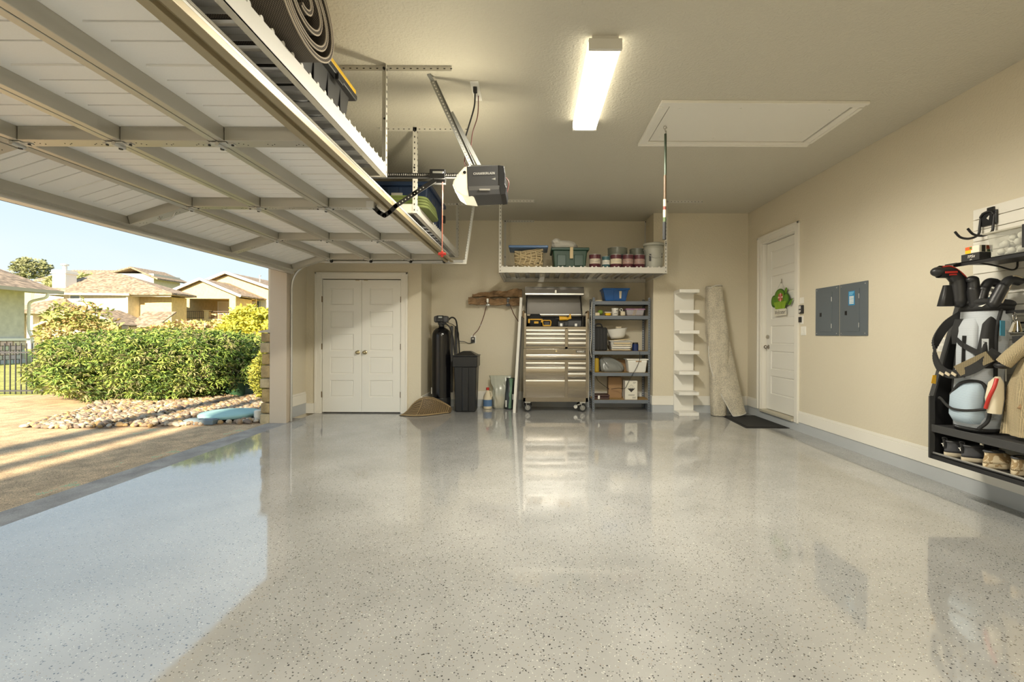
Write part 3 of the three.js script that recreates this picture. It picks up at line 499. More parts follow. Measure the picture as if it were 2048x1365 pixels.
// iron fences
function fence(label, a, b, y0, y1, posts) {
  const f = thing('iron_fence', label, 'fence', [(a[0] + b[0]) / 2, y0, (a[1] + b[1]) / 2], 'dark iron picket fences'), L = Math.hypot(b[0] - a[0], b[1] - a[1]), n = Math.round(L / 0.098), m = mt(lin(0.035, 0.037, 0.045), 0.5);
  const at = (t) => [a[0] + (b[0] - a[0]) * t, a[1] + (b[1] - a[1]) * t];
  for (let k = 0; k <= n; k++) { const [x, d] = at(k / n); part(f, 'picket', bx(x - 0.008, x + 0.008, y0 + 0.03, y1, d - 0.008, d + 0.008), m); }
  for (const y of [y0 + 0.10, y1 - 0.19]) part(f, 'rail', bar([a[0], y, a[1]], [b[0], y, b[1]], 0.025, 0.03), m);
  for (const t of posts) { const [x, d] = at(t); part(f, 'post', [bx(x - 0.026, x + 0.026, y0 - 0.05, y1 + 0.03, d - 0.026, d + 0.026), bx(x - 0.033, x + 0.033, y1 + 0.03, y1 + 0.045, d - 0.033, d + 0.033)], m); }
}
fence('dark iron picket fence at the left edge of the lawn', [-11.6, 9.75], [-9.62, 10.0], -0.09, 0.99, [0.98]);
fence('dark iron picket fence behind the right end of the bush', [-7.0, 11.0], [-5.2, 11.2], -0.12, 0.97, [0.0, 0.55]);
// ---------- houses ----------
const stuccoCream = mt(lin(0.80, 0.74, 0.60), 0.9, { map: TX.stucco }), stuccoYellow = mt(lin(0.74, 0.57, 0.29), 0.9, { map: TX.stucco }), stuccoPale = mt(lin(0.76, 0.73, 0.62), 0.9, { map: TX.stucco });
const shingle = mt(0xffffff, 0.9, { map: TX.shingle }), fascia = mt(lin(0.80, 0.70, 0.58), 0.7), paneM = mt(lin(0.24, 0.28, 0.31), 0.08), frameW = mt(lin(0.82, 0.80, 0.74), 0.5), curtain = mt(lin(0.75, 0.71, 0.6), 0.9);
const hull = (pts) => new ConvexGeometry(pts.map((p) => V(...p)));
function slabRoof(pts, t) { return hull([...pts, ...pts.map(([x, y, d]) => [x, y - t, d])]); }
function win(parent, x0, x1, y0, y1, d, mull, shades) {
  const w = part(parent, 'window', [bx(x0 - 0.12, x0, y0 - 0.12, y1 + 0.12, d - 0.05, d), bx(x1, x1 + 0.12, y0 - 0.12, y1 + 0.12, d - 0.05, d), bx(x0, x1, y1, y1 + 0.12, d - 0.05, d), bx(x0, x1, y0 - 0.12, y0, d - 0.05, d), ...mull.map((t) => t > 0 ? bx(x0 + (x1 - x0) * t - 0.04, x0 + (x1 - x0) * t + 0.04, y0, y1, d - 0.045, d) : bx(x0, x1, y0 - (y1 - y0) * t - 0.03, y0 - (y1 - y0) * t + 0.03, d - 0.045, d))], frameW);
  part(w, 'pane', bx(x0, x1, y0, y1, d - 0.025, d - 0.005), paneM); if (shades) for (const [a, b] of shades) part(w, 'blind', bx(x0 + (x1 - x0) * a, x0 + (x1 - x0) * b, y0, y1, d - 0.035, d - 0.03), curtain);
}
{ // near neighbour at the left edge
  const h = thing('neighbour_house', 'single-storey cream house with stone base at the left edge', 'house', [-25, -0.1, 15]);
  part(h, 'wall', bx(-31, -21.45, 0.95, 3.0, 8, 20.3), stuccoPale); part(h, 'ledge', bx(-31, -21.33, 0.88, 0.98, 8, 20.42), frameW);
  const base = part(h, 'stone_base', bx(-31, -21.44, -0.1, 0.88, 8, 20.31), mt(lin(0.5, 0.46, 0.4), 0.9));
  for (let r = 0; r < 5; r++) for (let k = 0; k < 9; k++) { const d0 = 18.1 + k * 0.245 + (r % 2) * 0.1; if (d0 < 20.1) part(base, 'stone', bx(-21.44, -21.36, -0.08 + r * 0.19, 0.09 + r * 0.19, d0, d0 + rr(0.19, 0.23), 0.02), mt(lin(0.62 * rr(0.8, 1.15), 0.57 * rr(0.85, 1.1), 0.47), 0.9)); }
  part(h, 'roof', [slabRoof([[-20.65, 3.05, 8], [-20.65, 3.05, 21.1], [-26, 4.95, 21.1], [-26, 4.95, 8]], 0.08), slabRoof([[-26, 4.95, 8], [-26, 4.95, 21.1], [-31.4, 3.05, 21.1], [-31.4, 3.05, 8]], 0.08)], shingle);
  part(h, 'gutter', [bx(-20.68, -20.55, 2.90, 3.04, 8, 21.1), bx(-21.45, -20.66, 2.92, 2.97, 8, 21.1)], mt(lin(0.45, 0.40, 0.33), 0.6));
  part(h, 'gable_wall', hull([[-21.45, 2.9, 20.3], [-26, 4.6, 20.3], [-31, 2.9, 20.3], [-21.45, 2.9, 20.2], [-26, 4.6, 20.2], [-31, 2.9, 20.2]]), stuccoPale);
  part(h, 'downspout', tube([[-20.62, 2.95, 20.45], [-20.65, 2.75, 20.45], [-21.32, 2.5, 20.4], [-21.36, 2.2, 20.4], [-21.36, 1.3, 20.4], [-21.25, 1.05, 20.4], [-21.2, 0.7, 20.4], [-21.2, 0.0, 20.4]], 0.055, 60, 8), frameW);
}
{ // two-storey cream house with chimney
  const h = thing('chimney_house', 'cream two-storey house with a hip roof and tall white chimney', 'house', [-35, -0.5, 44]);
  part(h, 'wall', [bx(-39.0, -33.65, -0.5, 4.6, 40, 44.3), bx(-39.0, -36.2, -0.5, 4.6, 44.3, 45.6)], stuccoCream); part(h, 'side_wing', bx(-33.7, -30.9, -0.5, 4.35, 41.2, 43), stuccoYellow);
  part(h, 'roof', [hull([[-40.6, 4.55, 39.3], [-29.9, 4.6, 39.9], [-30.0, 4.6, 43.0], [-42.6, 4.55, 46.9], [-39.0, 6.86, 43.6], [-36.8, 6.55, 43.2], [-40.6, 4.40, 39.3], [-29.9, 4.44, 39.9], [-30.0, 4.44, 43.0], [-42.6, 4.4, 46.9]])], shingle);
  part(h, 'fascia', [bar([-40.6, 4.44, 39.28], [-33.2, 4.42, 39.6], 0.1, 0.16), bar([-33.5, 4.36, 40.2], [-30.2, 4.36, 40.2], 0.1, 0.14)], fascia);
  const c = part(h, 'chimney', [bx(-40.15, -39.05, 4.4, 6.35, 40.2, 41.2)], frameW); part(c, 'chimney_cap', [bx(-40.25, -38.95, 6.2, 6.32, 40.1, 41.3), bx(-40.2, -39.0, 6.35, 6.5, 40.15, 41.25)], frameW); part(c, 'flue', [cyl(0.16, 0.16, 0.5, -39.6, 6.7, 40.7), cyl(0.28, 0.28, 0.12, -39.6, 7.0, 40.7)], MT.galv);
  win(h, -38.4, -37.65, 3.45, 4.35, 40, [-0.5]);
  part(h, 'downspout', [bx(-33.72, -33.58, 2.9, 4.3, 39.9, 40)], frameW);
  for (const [x, y, d] of [[-36.6, 5.85, 43.2], [-36.4, 5.35, 42.0], [-34.6, 5.2, 42.2]]) part(h, 'roof_vent', [cyl(0.08, 0.08, 0.3, x, y, d), cyl(0.13, 0.13, 0.08, x, y + 0.17, d)], MT.galv);
  part(h, 'porch_roof', hull([[-42.2, 2.95, 38.0], [-36.9, 2.85, 38.0], [-38.8, 4.1, 40], [-39.4, 4.1, 40], [-42.2, 2.85, 41], [-36.9, 2.75, 41], [-42.2, 2.8, 38.0], [-36.9, 2.7, 38.0]]), shingle);
  part(h, 'porch_wall', [bx(-41.6, -41.1, -0.5, 2.9, 38.4, 38.9), bx(-40.4, -39.9, -0.5, 2.9, 38.4, 38.9), bx(-41.6, -37.4, -0.5, 2.8, 39.2, 40)], stuccoCream);
}
{ // low garage with a stone gable in front of it
  const h = thing('stone_gable_garage', 'low garage with pale stone gable in front of the chimney house', 'house', [-33, -0.5, 38]);
  const st = part(h, 'gable_wall', hull([[-36.6, -0.5, 36], [-31.0, -0.5, 36], [-31.0, 1.9, 36], [-33.6, 2.95, 36], [-36.6, 1.75, 36], [-36.6, -0.5, 36.3], [-31.0, -0.5, 36.3], [-31, 1.9, 36.3], [-33.6, 2.95, 36.3], [-36.6, 1.75, 36.3]]), mt(lin(0.80, 0.68, 0.46), 0.9, { map: TX.stone }));
  for (let r = 0; r < 6; r++) for (let k = 0; k < 10; k++) { const x = -36 + k * 0.52 + (r % 2) * 0.2, y = 0.9 + r * 0.3; if (y + 0.28 < 2.8 - Math.abs(x + 0.25 + 33.6) * 0.42) part(st, 'stone', bx(x, x + rr(0.4, 0.5), y, y + 0.28, 35.96, 36.0), mt(lin(0.80 * rr(0.85, 1.08), 0.66 * rr(0.85, 1.08), 0.45), 0.9, { map: TX.stone })); }
  part(h, 'roof', [slabRoof([[-36.9, 1.72, 35.6], [-33.6, 3.08, 35.6], [-33.6, 3.08, 37.7], [-36.9, 1.72, 37.7]], 0.1), slabRoof([[-33.6, 3.08, 35.6], [-30.6, 1.85, 35.6], [-30.6, 1.85, 39.2], [-33.6, 3.08, 39.2]], 0.1)], shingle);
  part(h, 'side_roof', slabRoof([[-31.2, 1.8, 37.2], [-29.0, 1.8, 37.2], [-29.0, 3.0, 39.2], [-31.6, 3.0, 39.2]], 0.1), shingle);
  part(h, 'rake_board', [bar([-36.95, 1.70, 35.55], [-33.6, 3.08, 35.55], 0.05, 0.16), bar([-33.6, 3.08, 35.55], [-30.6, 1.83, 35.55], 0.05, 0.16)], fascia);
  part(h, 'garage_opening', [bx(-35.9, -35.0, -0.5, 1.45, 35.95, 36), bx(-34.3, -32.5, -0.5, 1.45, 35.95, 36)], frameW);
}
{ // yellow house with gabled balcony
  const h = thing('balcony_house', 'yellow stucco house with gabled balcony at the right of the opening', 'house', [-29, -0.5, 48]);
  const face = new THREE.Shape([[-33.7, -0.5], [-27.75, -0.5], [-27.75, 4.95], [-30.85, 6.2], [-33.7, 4.95]].map((p) => new THREE.Vector2(...p)));
  face.holes.push(new THREE.Path([[-33.1, 2.6], [-28.35, 2.6], [-28.35, 4.50], [-33.1, 4.50]].map((p) => new THREE.Vector2(...p))));
  part(h, 'porch_front', new THREE.ExtrudeGeometry(face, { depth: 0.5, bevelEnabled: false }).translate(0, 0, -45.5), stuccoYellow);
  part(h, 'porch_side', [bx(-28.3, -27.75, -0.5, 4.95, 45.5, 47.6), bx(-33.7, -27.75, 2.4, 2.6, 45.5, 49), bx(-33.2, -27.75, 4.6, 4.7, 45.5, 49)], stuccoYellow);
  part(h, 'back_wall', bx(-36.3, -27.7, 2.4, 4.9, 48.2, 48.4), stuccoYellow);
  win(h, -31.4, -27.9, 3.25, 4.35, 48.2, [0.24, 0.76], [[0, 1]]);
  part(h, 'column', [bx(-30.75, -30.35, 2.6, 3.35, 45.05, 45.45), bx(-30.8, -30.3, 3.35, 3.42, 45, 45.5)], stuccoYellow);
  const dk = mt(lin(0.10, 0.07, 0.05), 0.6);
  for (let x = -33.0; x < -28.4; x += 0.19) if (Math.abs(x + 30.55) > 0.22) part(h, 'baluster', bx(x - 0.012, x + 0.012, 2.62, 3.30, 45.2, 45.22), dk);
  part(h, 'handrail', [bx(-33.1, -28.35, 3.29, 3.34, 45.18, 45.24), bx(-33.1, -28.35, 2.70, 2.73, 45.19, 45.23)], dk);
  part(h, 'roof', [slabRoof([[-34.35, 4.86, 44.6], [-30.85, 6.36, 44.6], [-30.85, 6.36, 49], [-34.35, 4.86, 49]], 0.12), slabRoof([[-30.85, 6.36, 44.6], [-27.05, 4.78, 44.6], [-27.05, 4.78, 49], [-30.85, 6.36, 49]], 0.12)], shingle);
  part(h, 'rake_board', [bar([-34.4, 4.80, 44.56], [-30.85, 6.31, 44.56], 0.05, 0.22), bar([-30.85, 6.31, 44.56], [-27.0, 4.71, 44.56], 0.05, 0.22)], frameW);
  part(h, 'main_wall', [hull([[-33.2, -0.5, 49], [-22, -0.5, 49], [-22, 4.3, 49], [-31.0, 7.25, 49], [-33.2, 6.4, 49], [-33.2, -0.5, 56], [-22, -0.5, 56], [-22, 4.3, 56], [-31.0, 7.25, 56], [-33.2, 6.4, 56]])], stuccoYellow);
  part(h, 'main_roof', [slabRoof([[-34.2, 6.15, 48.5], [-31.0, 7.5, 48.5], [-31.0, 7.5, 57], [-34.2, 6.15, 57]], 0.14), slabRoof([[-31.0, 7.5, 48.5], [-21.5, 4.25, 48.5], [-21.5, 4.25, 57], [-31.0, 7.5, 57]], 0.14)], shingle);
  part(h, 'main_rake', [bar([-34.25, 6.08, 48.46], [-31.0, 7.44, 48.46], 0.05, 0.24), bar([-31.0, 7.44, 48.46], [-21.5, 4.18, 48.46], 0.05, 0.24)], frameW);
  win(h, -28.6, -26.9, 3.55, 4.55, 49, [0.5], [[0.0, 0.28], [0.55, 0.98]]);
  for (const [x, y] of [[-28.6, 7.0], [-27.4, 6.5]]) part(h, 'roof_pipe', [cyl(0.05, 0.05, 0.8, x, y, 50.5), cyl(0.14, 0.14, 0.06, x, y + 0.35, 50.5)], MT.galv);
  part(h, 'patio_chair', [bx(-29.5, -29.0, 3.0, 3.05, 46.3, 46.8), bx(-29.02, -28.97, 3.0, 3.5, 46.3, 46.8), bx(-29.5, -29.46, 2.6, 3.0, 46.3, 46.34), bx(-29.04, -29.0, 2.6, 3.0, 46.3, 46.34)], dk);
  part(h, 'wicker_pot', cyl(0.22, 0.28, 0.5, -29.9, 2.85, 46.0), MT.cardboard);
}
{ // white gable nearest the jamb and a far roof on the hill
  const h = thing('white_gable_house', 'white gabled house partly hidden behind the golden shrub', 'house', [-20.5, -0.5, 38]);
  part(h, 'wall', hull([[-24.0, -0.5, 37], [-17.5, -0.5, 37], [-17.5, 1.2, 37], [-20.9, 2.75, 37], [-24.0, 1.25, 37], [-24.0, -0.5, 40], [-17.5, -0.5, 40], [-17.5, 1.2, 40], [-20.9, 2.75, 40], [-24.0, 1.25, 40]]), frameW);
  part(h, 'roof', [slabRoof([[-24.4, 1.2, 36.6], [-20.9, 2.95, 36.6], [-20.9, 2.95, 41], [-24.4, 1.2, 41]], 0.12), slabRoof([[-20.9, 2.95, 36.6], [-17.2, 1.2, 36.6], [-17.2, 1.2, 41], [-20.9, 2.95, 41]], 0.12)], shingle);
  const f = thing('hill_house', 'brown roofed house on the hill behind the chimney', 'house', [-66, -0.1, 82]);
  part(f, 'wall', [bx(-80, -70.5, -0.1, 10.2, 79, 86), bx(-70.5, -63, -0.1, 11.2, 80, 86)], stuccoCream);
  part(f, 'roof', [hull([[-81, 9.9, 78], [-69, 9.9, 78], [-69, 9.9, 87], [-81, 9.9, 87], [-78.5, 12.0, 82], [-69, 12.0, 82], [-81, 9.6, 78], [-69, 9.6, 78]]), slabRoof([[-70.9, 11.1, 79.5], [-66.5, 12.3, 79.5], [-66.5, 12.3, 87], [-70.9, 11.1, 87]], 0.25), slabRoof([[-66.5, 12.3, 79.5], [-62, 10.4, 79.5], [-62, 10.4, 87], [-66.5, 12.3, 87]], 0.25)], shingle);
}
// ---------- along the back wall ----------
const font = await new FontLoader().loadAsync('fonts/droid/droid_sans_bold.typeface.json');
const text3 = (s, size, depth) => { const g = new TextGeometry(s, { font, size, depth, curveSegments: 3 }); g.computeBoundingBox(); const b = g.boundingBox; return g.translate(-(b.max.x + b.min.x) / 2, -(b.max.y + b.min.y) / 2, 0); };
{ // water softener tank
  const x = -1.425, d = 7.60, t = thing('softener_tank', 'tall glossy black water softener tank with control head', 'water softener', [x, 0, d]);
  const p = [[0, 0.10], [0.143, 0.10], [0.146, 0.2], [0.146, 1.17], [0.142, 1.22], [0.125, 1.265], [0.09, 1.30], [0.045, 1.32], [0.04, 1.345], [0, 1.345]];
  part(t, 'tank', lathe(p, x, 0, d, 40), MT.blackGloss);
  part(t, 'boot', lathe([[0, 0], [0.135, 0], [0.148, 0.02], [0.150, 0.21], [0.146, 0.215], [0, 0.215]], x, 0, d, 36), MT.blackPlastic);
  part(t, 'neck', [cyl(0.045, 0.045, 0.06, x, 1.36, d), cyl(0.058, 0.058, 0.03, x, 1.395, d, 'y', 8), bx(x - 0.05, x + 0.07, 1.36, 1.40, d - 0.05, d + 0.05, 0.01), bx(x - 0.012, x + 0.012, 1.335, 1.40, d - 0.065, d - 0.05, 0.003)], MT.blackPlastic);
  const h = part(t, 'control_head', [bx(x - 0.115, x + 0.11, 1.395, 1.50, d - 0.06, d + 0.08, 0.03)], MT.charcoal);
  part(h, 'display_bezel', bx(x - 0.068, x + 0.045, 1.405, 1.505, d - 0.075, d - 0.055, 0.012), MT.blackPlastic);
  part(h, 'display', bx(x - 0.036, x + 0.022, 1.465, 1.488, d - 0.078, d - 0.074), mt(lin(0.45, 0.48, 0.45), 0.3));
  part(h, 'buttons', [bx(x - 0.045, x - 0.01, 1.425, 1.437, d - 0.078, d - 0.074), bx(x, x + 0.03, 1.425, 1.437, d - 0.078, d - 0.074)], MT.charcoal);
  part(t, 'sticker', bx(x - 0.149, x - 0.139, 0.27, 0.37, d - 0.05, d - 0.02), MT.offwhite);
  part(t, 'brine_hose', tube([[x + 0.07, 1.38, d - 0.02], [x + 0.13, 1.32, d], [x + 0.18, 1.15, d + 0.02], [x + 0.20, 0.95, d + 0.02], [x + 0.225, 0.82, d]], 0.011, 40, 8), MT.dark);
  part(t, 'drain_hose', tube([[x + 0.09, 1.42, d + 0.03], [x + 0.14, 1.48, d + 0.1], [x + 0.19, 1.45, d + 0.2], [x + 0.21, 1.25, d + 0.3], [x + 0.235, 0.9, d + 0.32], [x + 0.2, 0.4, d + 0.34]], 0.012, 50, 8), MT.dark);
  part(t, 'power_lead', tube([[x + 0.08, 1.40, d + 0.02], [x + 0.17, 1.36, d + 0.1], [x + 0.235, 1.25, d + 0.2], [x + 0.23, 1.10, d + 0.36], [x + 0.30, 1.09, d + 0.40], [x + 0.38, 1.06, d + 0.425], [x + 0.44, 1.075, d + 0.425], [x + 0.452, 1.10, d + 0.42]], 0.005, 60, 6), MT.dark);
  part(t, 'pipe_lagging', [cyl(0.022, 0.022, 1.1, x + 0.10, 0.8, d + 0.38), cyl(0.022, 0.022, 1.1, x + 0.17, 0.8, d + 0.40)], MT.charcoal);
}
{ // brine tank: square, ribbed, with pitched lid
  const t = thing('brine_tank', 'squat black plastic brine tank with sloped lid beside the softener', 'brine tank', [-1.02, 0, 7.62]);
  part(t, 'body', [frustumBin(-1.20, -0.85, 0.0, 0.72, 7.44, 7.80, 0.12), frustumBin(-1.08, -0.97, 0.01, 0.70, 7.432, 7.5, 0.06)], MT.blackPlastic);
  part(t, 'collar', bx(-1.22, -0.835, 0.70, 0.865, 7.42, 7.82, 0.015), MT.blackPlastic);
  part(t, 'lid', [bx(-1.225, -0.83, 0.865, 0.885, 7.415, 7.825, 0.006), hull([[-1.20, 0.885, 7.44], [-0.855, 0.885, 7.44], [-1.20, 0.885, 7.80], [-0.855, 0.885, 7.80], [-1.08, 0.945, 7.55], [-0.96, 0.945, 7.55], [-1.08, 0.945, 7.72], [-0.96, 0.945, 7.72]])], MT.blackPlastic);
}
{ // patterned boot mat leaning at the closet corner
  const m = thing('rubber_floor_mat', 'brown moulded rubber car mat curling up against the softener', 'mat', [-1.6, 0, 7.15]);
  const nu = 26, nv = 20, P = [], I = [], f = (u, v) => { // u along, v from floor edge up
    const x0 = -1.96 + 0.72 * u, d0 = 7.10 + 0.24 * u - 0.22 * Math.sin(Math.PI * Math.min(1, u * 1.1)) * (1 - v * 0.5) * 0.8, top = 0.05 + 0.20 * Math.sin(Math.PI * Math.pow(u, 0.85)) ;
    return [x0 + 0.10 * v * (1 - u), 0.006 + top * Math.pow(v, 1.7), d0 + 0.26 * v * (1 - 0.35 * v)]; };
  for (let j = 0; j <= nv; j++) for (let i = 0; i <= nu; i++) { const [x, y, d] = f(i / nu, j / nv); P.push(x, y, -d); }
  const W = nu + 1; for (let j = 0; j < nv; j++) for (let i = 0; i < nu; i++) { const a = j * W + i; I.push(a, a + 1, a + W + 1, a, a + W + 1, a + W); }
  const under = P.length / 3; for (let k = 0; k < under; k++) P.push(P[k * 3], P[k * 3 + 1] - 0.005, P[k * 3 + 2] - 0.006); const top = I.slice(); for (let k = 0; k < top.length; k += 3) I.push(top[k] + under, top[k + 2] + under, top[k + 1] + under);
  const g = new THREE.BufferGeometry(); g.setAttribute('position', new THREE.Float32BufferAttribute(P, 3)); g.setIndex(I); g.computeVertexNormals();
  const mb = mt(lin(0.13, 0.09, 0.045), 0.6); part(m, 'mat', g, mb);
  const line = (fn, n, r) => tube(Array.from({ length: n + 1 }, (_, k) => { const [u, v] = fn(k / n), q = f(u, v); return [q[0], q[1] + 0.004, q[2] - 0.004]; }), r, n * 3, 5);
  const ribs = []; for (const e of [0.04, 0.10, 0.16]) ribs.push(line((t) => [0.03 + 0.94 * t, e], 16, 0.004)); for (const e of [0.94, 0.99]) ribs.push(line((t) => [0.03 + 0.94 * t, e], 16, 0.005)); for (const e of [0.03, 0.36, 0.93]) ribs.push(line((t) => [e, 0.05 + 0.9 * t], 12, 0.005));
  for (let k = 0; k < 6; k++) ribs.push(line((t) => [0.06 + 0.28 * t, 0.25 + 0.11 * k], 6, 0.0035));
  part(m, 'ridges', ribs, mt(lin(0.40, 0.29, 0.15), 0.5));
  const studs = []; for (let i = 0; i < 13; i++) for (let j = 0; j < 9; j++) { const q = f(0.41 + i * 0.04, 0.24 + j * 0.08 + (i % 2) * 0.03); studs.push(new THREE.OctahedronGeometry(0.009).translate(q[0], q[1] + 0.004, -q[2] + 0.004)); }
  part(m, 'studs', studs, mt(lin(0.34, 0.24, 0.12), 0.5));
}
{ // bleach jug
  const j = thing('bleach_jug', 'white plastic jug with blue label and red cap', 'jug', [-0.71, 0, 7.82]);
  part(j, 'bottle', lathe([[0, 0], [0.066, 0], [0.072, 0.012], [0.072, 0.17], [0.066, 0.195], [0.025, 0.285], [0.022, 0.31], [0, 0.31]], -0.71, 0, 7.82), MT.cream);
  part(j, 'label', lathe([[0.0725, 0.045], [0.0735, 0.046], [0.0735, 0.15], [0.0725, 0.151]], -0.71, 0, 7.82), mt(lin(0.10, 0.19, 0.36), 0.5));
  part(j, 'cap', cyl(0.027, 0.025, 0.042, -0.71, 0.325, 7.82), MT.red);
  part(j, 'handle', tube([[-0.68, 0.275, 7.82], [-0.65, 0.27, 7.80], [-0.64, 0.22, 7.79], [-0.65, 0.18, 7.79]], 0.011, 20, 8), MT.cream);
}
function sack(pts, y0, levels, seg = 40) {   // soft closed bag from stacked outlines: [height, cx, cd, rx, rd, wrinkle]
  const P = [], I = []; levels.forEach(([y, cx, cd, rx, rd, w], j) => { for (let k = 0; k < seg; k++) { const a = k / seg * 6.2832, n = 1 + w * (Math.sin(a * 5 + j * 1.3) * 0.5 + Math.sin(a * 9 + j * 2.1) * 0.35 + Math.sin(a * 14 + j) * 0.25), e = 0.72; P.push(cx + Math.sign(Math.cos(a)) * Math.pow(Math.abs(Math.cos(a)), e) * rx * n, y0 + y, -(cd + Math.sign(Math.sin(a)) * Math.pow(Math.abs(Math.sin(a)), e) * rd * n)); } });
  for (let j = 0; j < levels.length - 1; j++) for (let k = 0; k < seg; k++) { const a = j * seg + k, b = j * seg + (k + 1) % seg; I.push(a, a + seg, b, b, a + seg, b + seg); }
  const n = P.length / 3, L = levels.length - 1; P.push(levels[0][1], y0 + levels[0][0], -levels[0][2], levels[L][1], y0 + levels[L][0], -levels[L][2]); for (let k = 0; k < seg; k++) { I.push(n, k, (k + 1) % seg, n + 1, L * seg + (k + 1) % seg, L * seg + k); }
  const g = new THREE.BufferGeometry(); g.setAttribute('position', new THREE.Float32BufferAttribute(P, 3)); g.setIndex(I); g.computeVertexNormals(); return g;
}
{ // feed and soil bags on the floor
  const s = thing('clear_plastic_bag', 'crumpled clear plastic bag of tan kindling behind the jug', 'bag', [-0.52, 0, 7.85]);
  part(s, 'film', sack(0, 0, [[0, -0.52, 7.85, 0.09, 0.07, 0.10], [0.07, -0.525, 7.85, 0.095, 0.08, 0.16], [0.14, -0.515, 7.85, 0.10, 0.08, 0.12], [0.21, -0.53, 7.86, 0.105, 0.08, 0.18], [0.28, -0.515, 7.86, 0.11, 0.075, 0.16], [0.35, -0.51, 7.86, 0.12, 0.06, 0.20], [0.42, -0.525, 7.88, 0.13, 0.045, 0.22], [0.48, -0.51, 7.89, 0.15, 0.03, 0.22], [0.535, -0.50, 7.90, 0.165, 0.018, 0.2]]), mt(lin(0.76, 0.78, 0.70), 0.25, { transmission: 0.6, thickness: 0 }));
  part(s, 'contents', sack(0, 0.01, [[0, -0.52, 7.85, 0.07, 0.05, 0.1], [0.1, -0.52, 7.85, 0.085, 0.06, 0.12], [0.2, -0.52, 7.85, 0.07, 0.05, 0.15]]), mt(lin(0.62, 0.47, 0.28), 0.8));
  const b = thing('soil_bag', 'black and green printed potting soil bag next to the leaning board', 'bag', [-0.345, 0, 7.80]);
  part(b, 'film', sack(0, 0, [[0, -0.345, 7.80, 0.075, 0.07, 0.04], [0.1, -0.345, 7.80, 0.085, 0.075, 0.06], [0.25, -0.34, 7.81, 0.085, 0.07, 0.08], [0.36, -0.335, 7.83, 0.075, 0.05, 0.1], [0.44, -0.33, 7.85, 0.08, 0.03, 0.14], [0.50, -0.32, 7.87, 0.085, 0.015, 0.14]]), mt(lin(0.03, 0.034, 0.036), 0.3));
  part(b, 'printed_band', sack(0, 0, [[0.02, -0.34, 7.798, 0.04, 0.080, 0.04], [0.25, -0.335, 7.808, 0.035, 0.078, 0.08], [0.36, -0.33, 7.828, 0.035, 0.057, 0.1], [0.49, -0.33, 7.868, 0.06, 0.022, 0.14]]), mt(lin(0.14, 0.25, 0.16), 0.35));
  part(b, 'label', [bx(-0.305, -0.265, 0.16, 0.25, 7.726, 7.730), bx(-0.415, -0.395, 0.04, 0.15, 7.730, 7.735)], MT.offwhite);
}
{ // leaning boards left of the chest
  const b1 = single('leaning_board', 'tall white board leaning against the left side of the tool chest', 'board', [hull([[-0.285, 0, 7.40], [-0.24, 0, 7.40], [-0.187, 1.80, 7.62], [-0.148, 1.80, 7.62], [-0.285, 0, 7.64], [-0.24, 0, 7.64], [-0.187, 1.80, 7.86], [-0.148, 1.80, 7.86]])], MT.offwhite);
  single('plywood_sheet', 'thin dark-edged panel leaning between white board and tool chest', 'board', [hull([[-0.232, 0, 7.42], [-0.214, 0, 7.42], [-0.165, 1.50, 7.66], [-0.152, 1.50, 7.66], [-0.232, 0, 7.80], [-0.214, 0, 7.80], [-0.165, 1.50, 7.95], [-0.152, 1.50, 7.95]])], mt(lin(0.10, 0.09, 0.08), 0.6));
}
{ // folded brown paper bags on the wall bracket
  const hooks = thing('utility_hooks', 'pair of metal utility hooks on the alcove wall carrying brown bags', 'hooks', [-0.56, 1.66, 7.95]);
  for (const x of [-0.72, -0.39]) { part(hooks, 'hook', [tube([[x, 1.80, 8.05], [x, 1.70, 8.03], [x, 1.68, 7.96], [x, 1.70, 7.87], [x, 1.80, 7.86]], 0.008, 30, 8), bx(x - 0.022, x + 0.022, 1.70, 1.84, 8.035, 8.05, 0.004)], MT.galv); part(hooks, 'hook_tip', [bx(x - 0.018, x + 0.018, 1.735, 1.80, 7.845, 7.86, 0.005), sph(0.034, x + 0.005, 1.695, 7.865, 1.1, 0.7, 0.6)], x < -0.5 ? MT.galv : MT.charcoal); }
  const crumple = (x0, x1, y0, y1, y0b, y1b, d0, d1, sd) => { const g = new THREE.BoxGeometry(x1 - x0, 1, d1 - d0, 26, 7, 5).toNonIndexed(), p = g.attributes.position; for (let i = 0; i < p.count; i++) { const u = p.getX(i) / (x1 - x0) + 0.5, v = p.getY(i) + 0.5, w = p.getZ(i); const n = Math.sin(u * 19 + v * 7 + sd) * 0.5 + Math.sin(u * 41 - v * 13 + sd * 2 + w * 30) * 0.3 + Math.sin(v * 23 + u * 11) * 0.3; const lo = y0 + (y0b - y0) * u, hi = y1 + (y1b - y1) * u; p.setXYZ(i, x0 + (x1 - x0) * u + n * 0.006, lo + (hi - lo) * v + n * 0.02 * (v > 0.02 ? 1 : 0.4), -(d0 + d1) / 2 + w * (0.75 + 0.35 * Math.sin(u * 9 + sd)) + n * 0.024); } g.computeVertexNormals(); return g; };
  single('brown_bag', 'crumpled brown paper bag bundle, lower one on the wall hooks', 'bag', crumple(-1.04, -0.20, 1.705, 1.815, 1.690, 1.80, 7.875, 8.02, 1), MT.kraft);
  single('brown_bag', 'crumpled brown paper bag bundle, upper one on the wall hooks', 'bag', crumple(-0.98, -0.16, 1.835, 1.88, 1.83, 1.965, 7.885, 8.02, 4), MT.kraft);
}
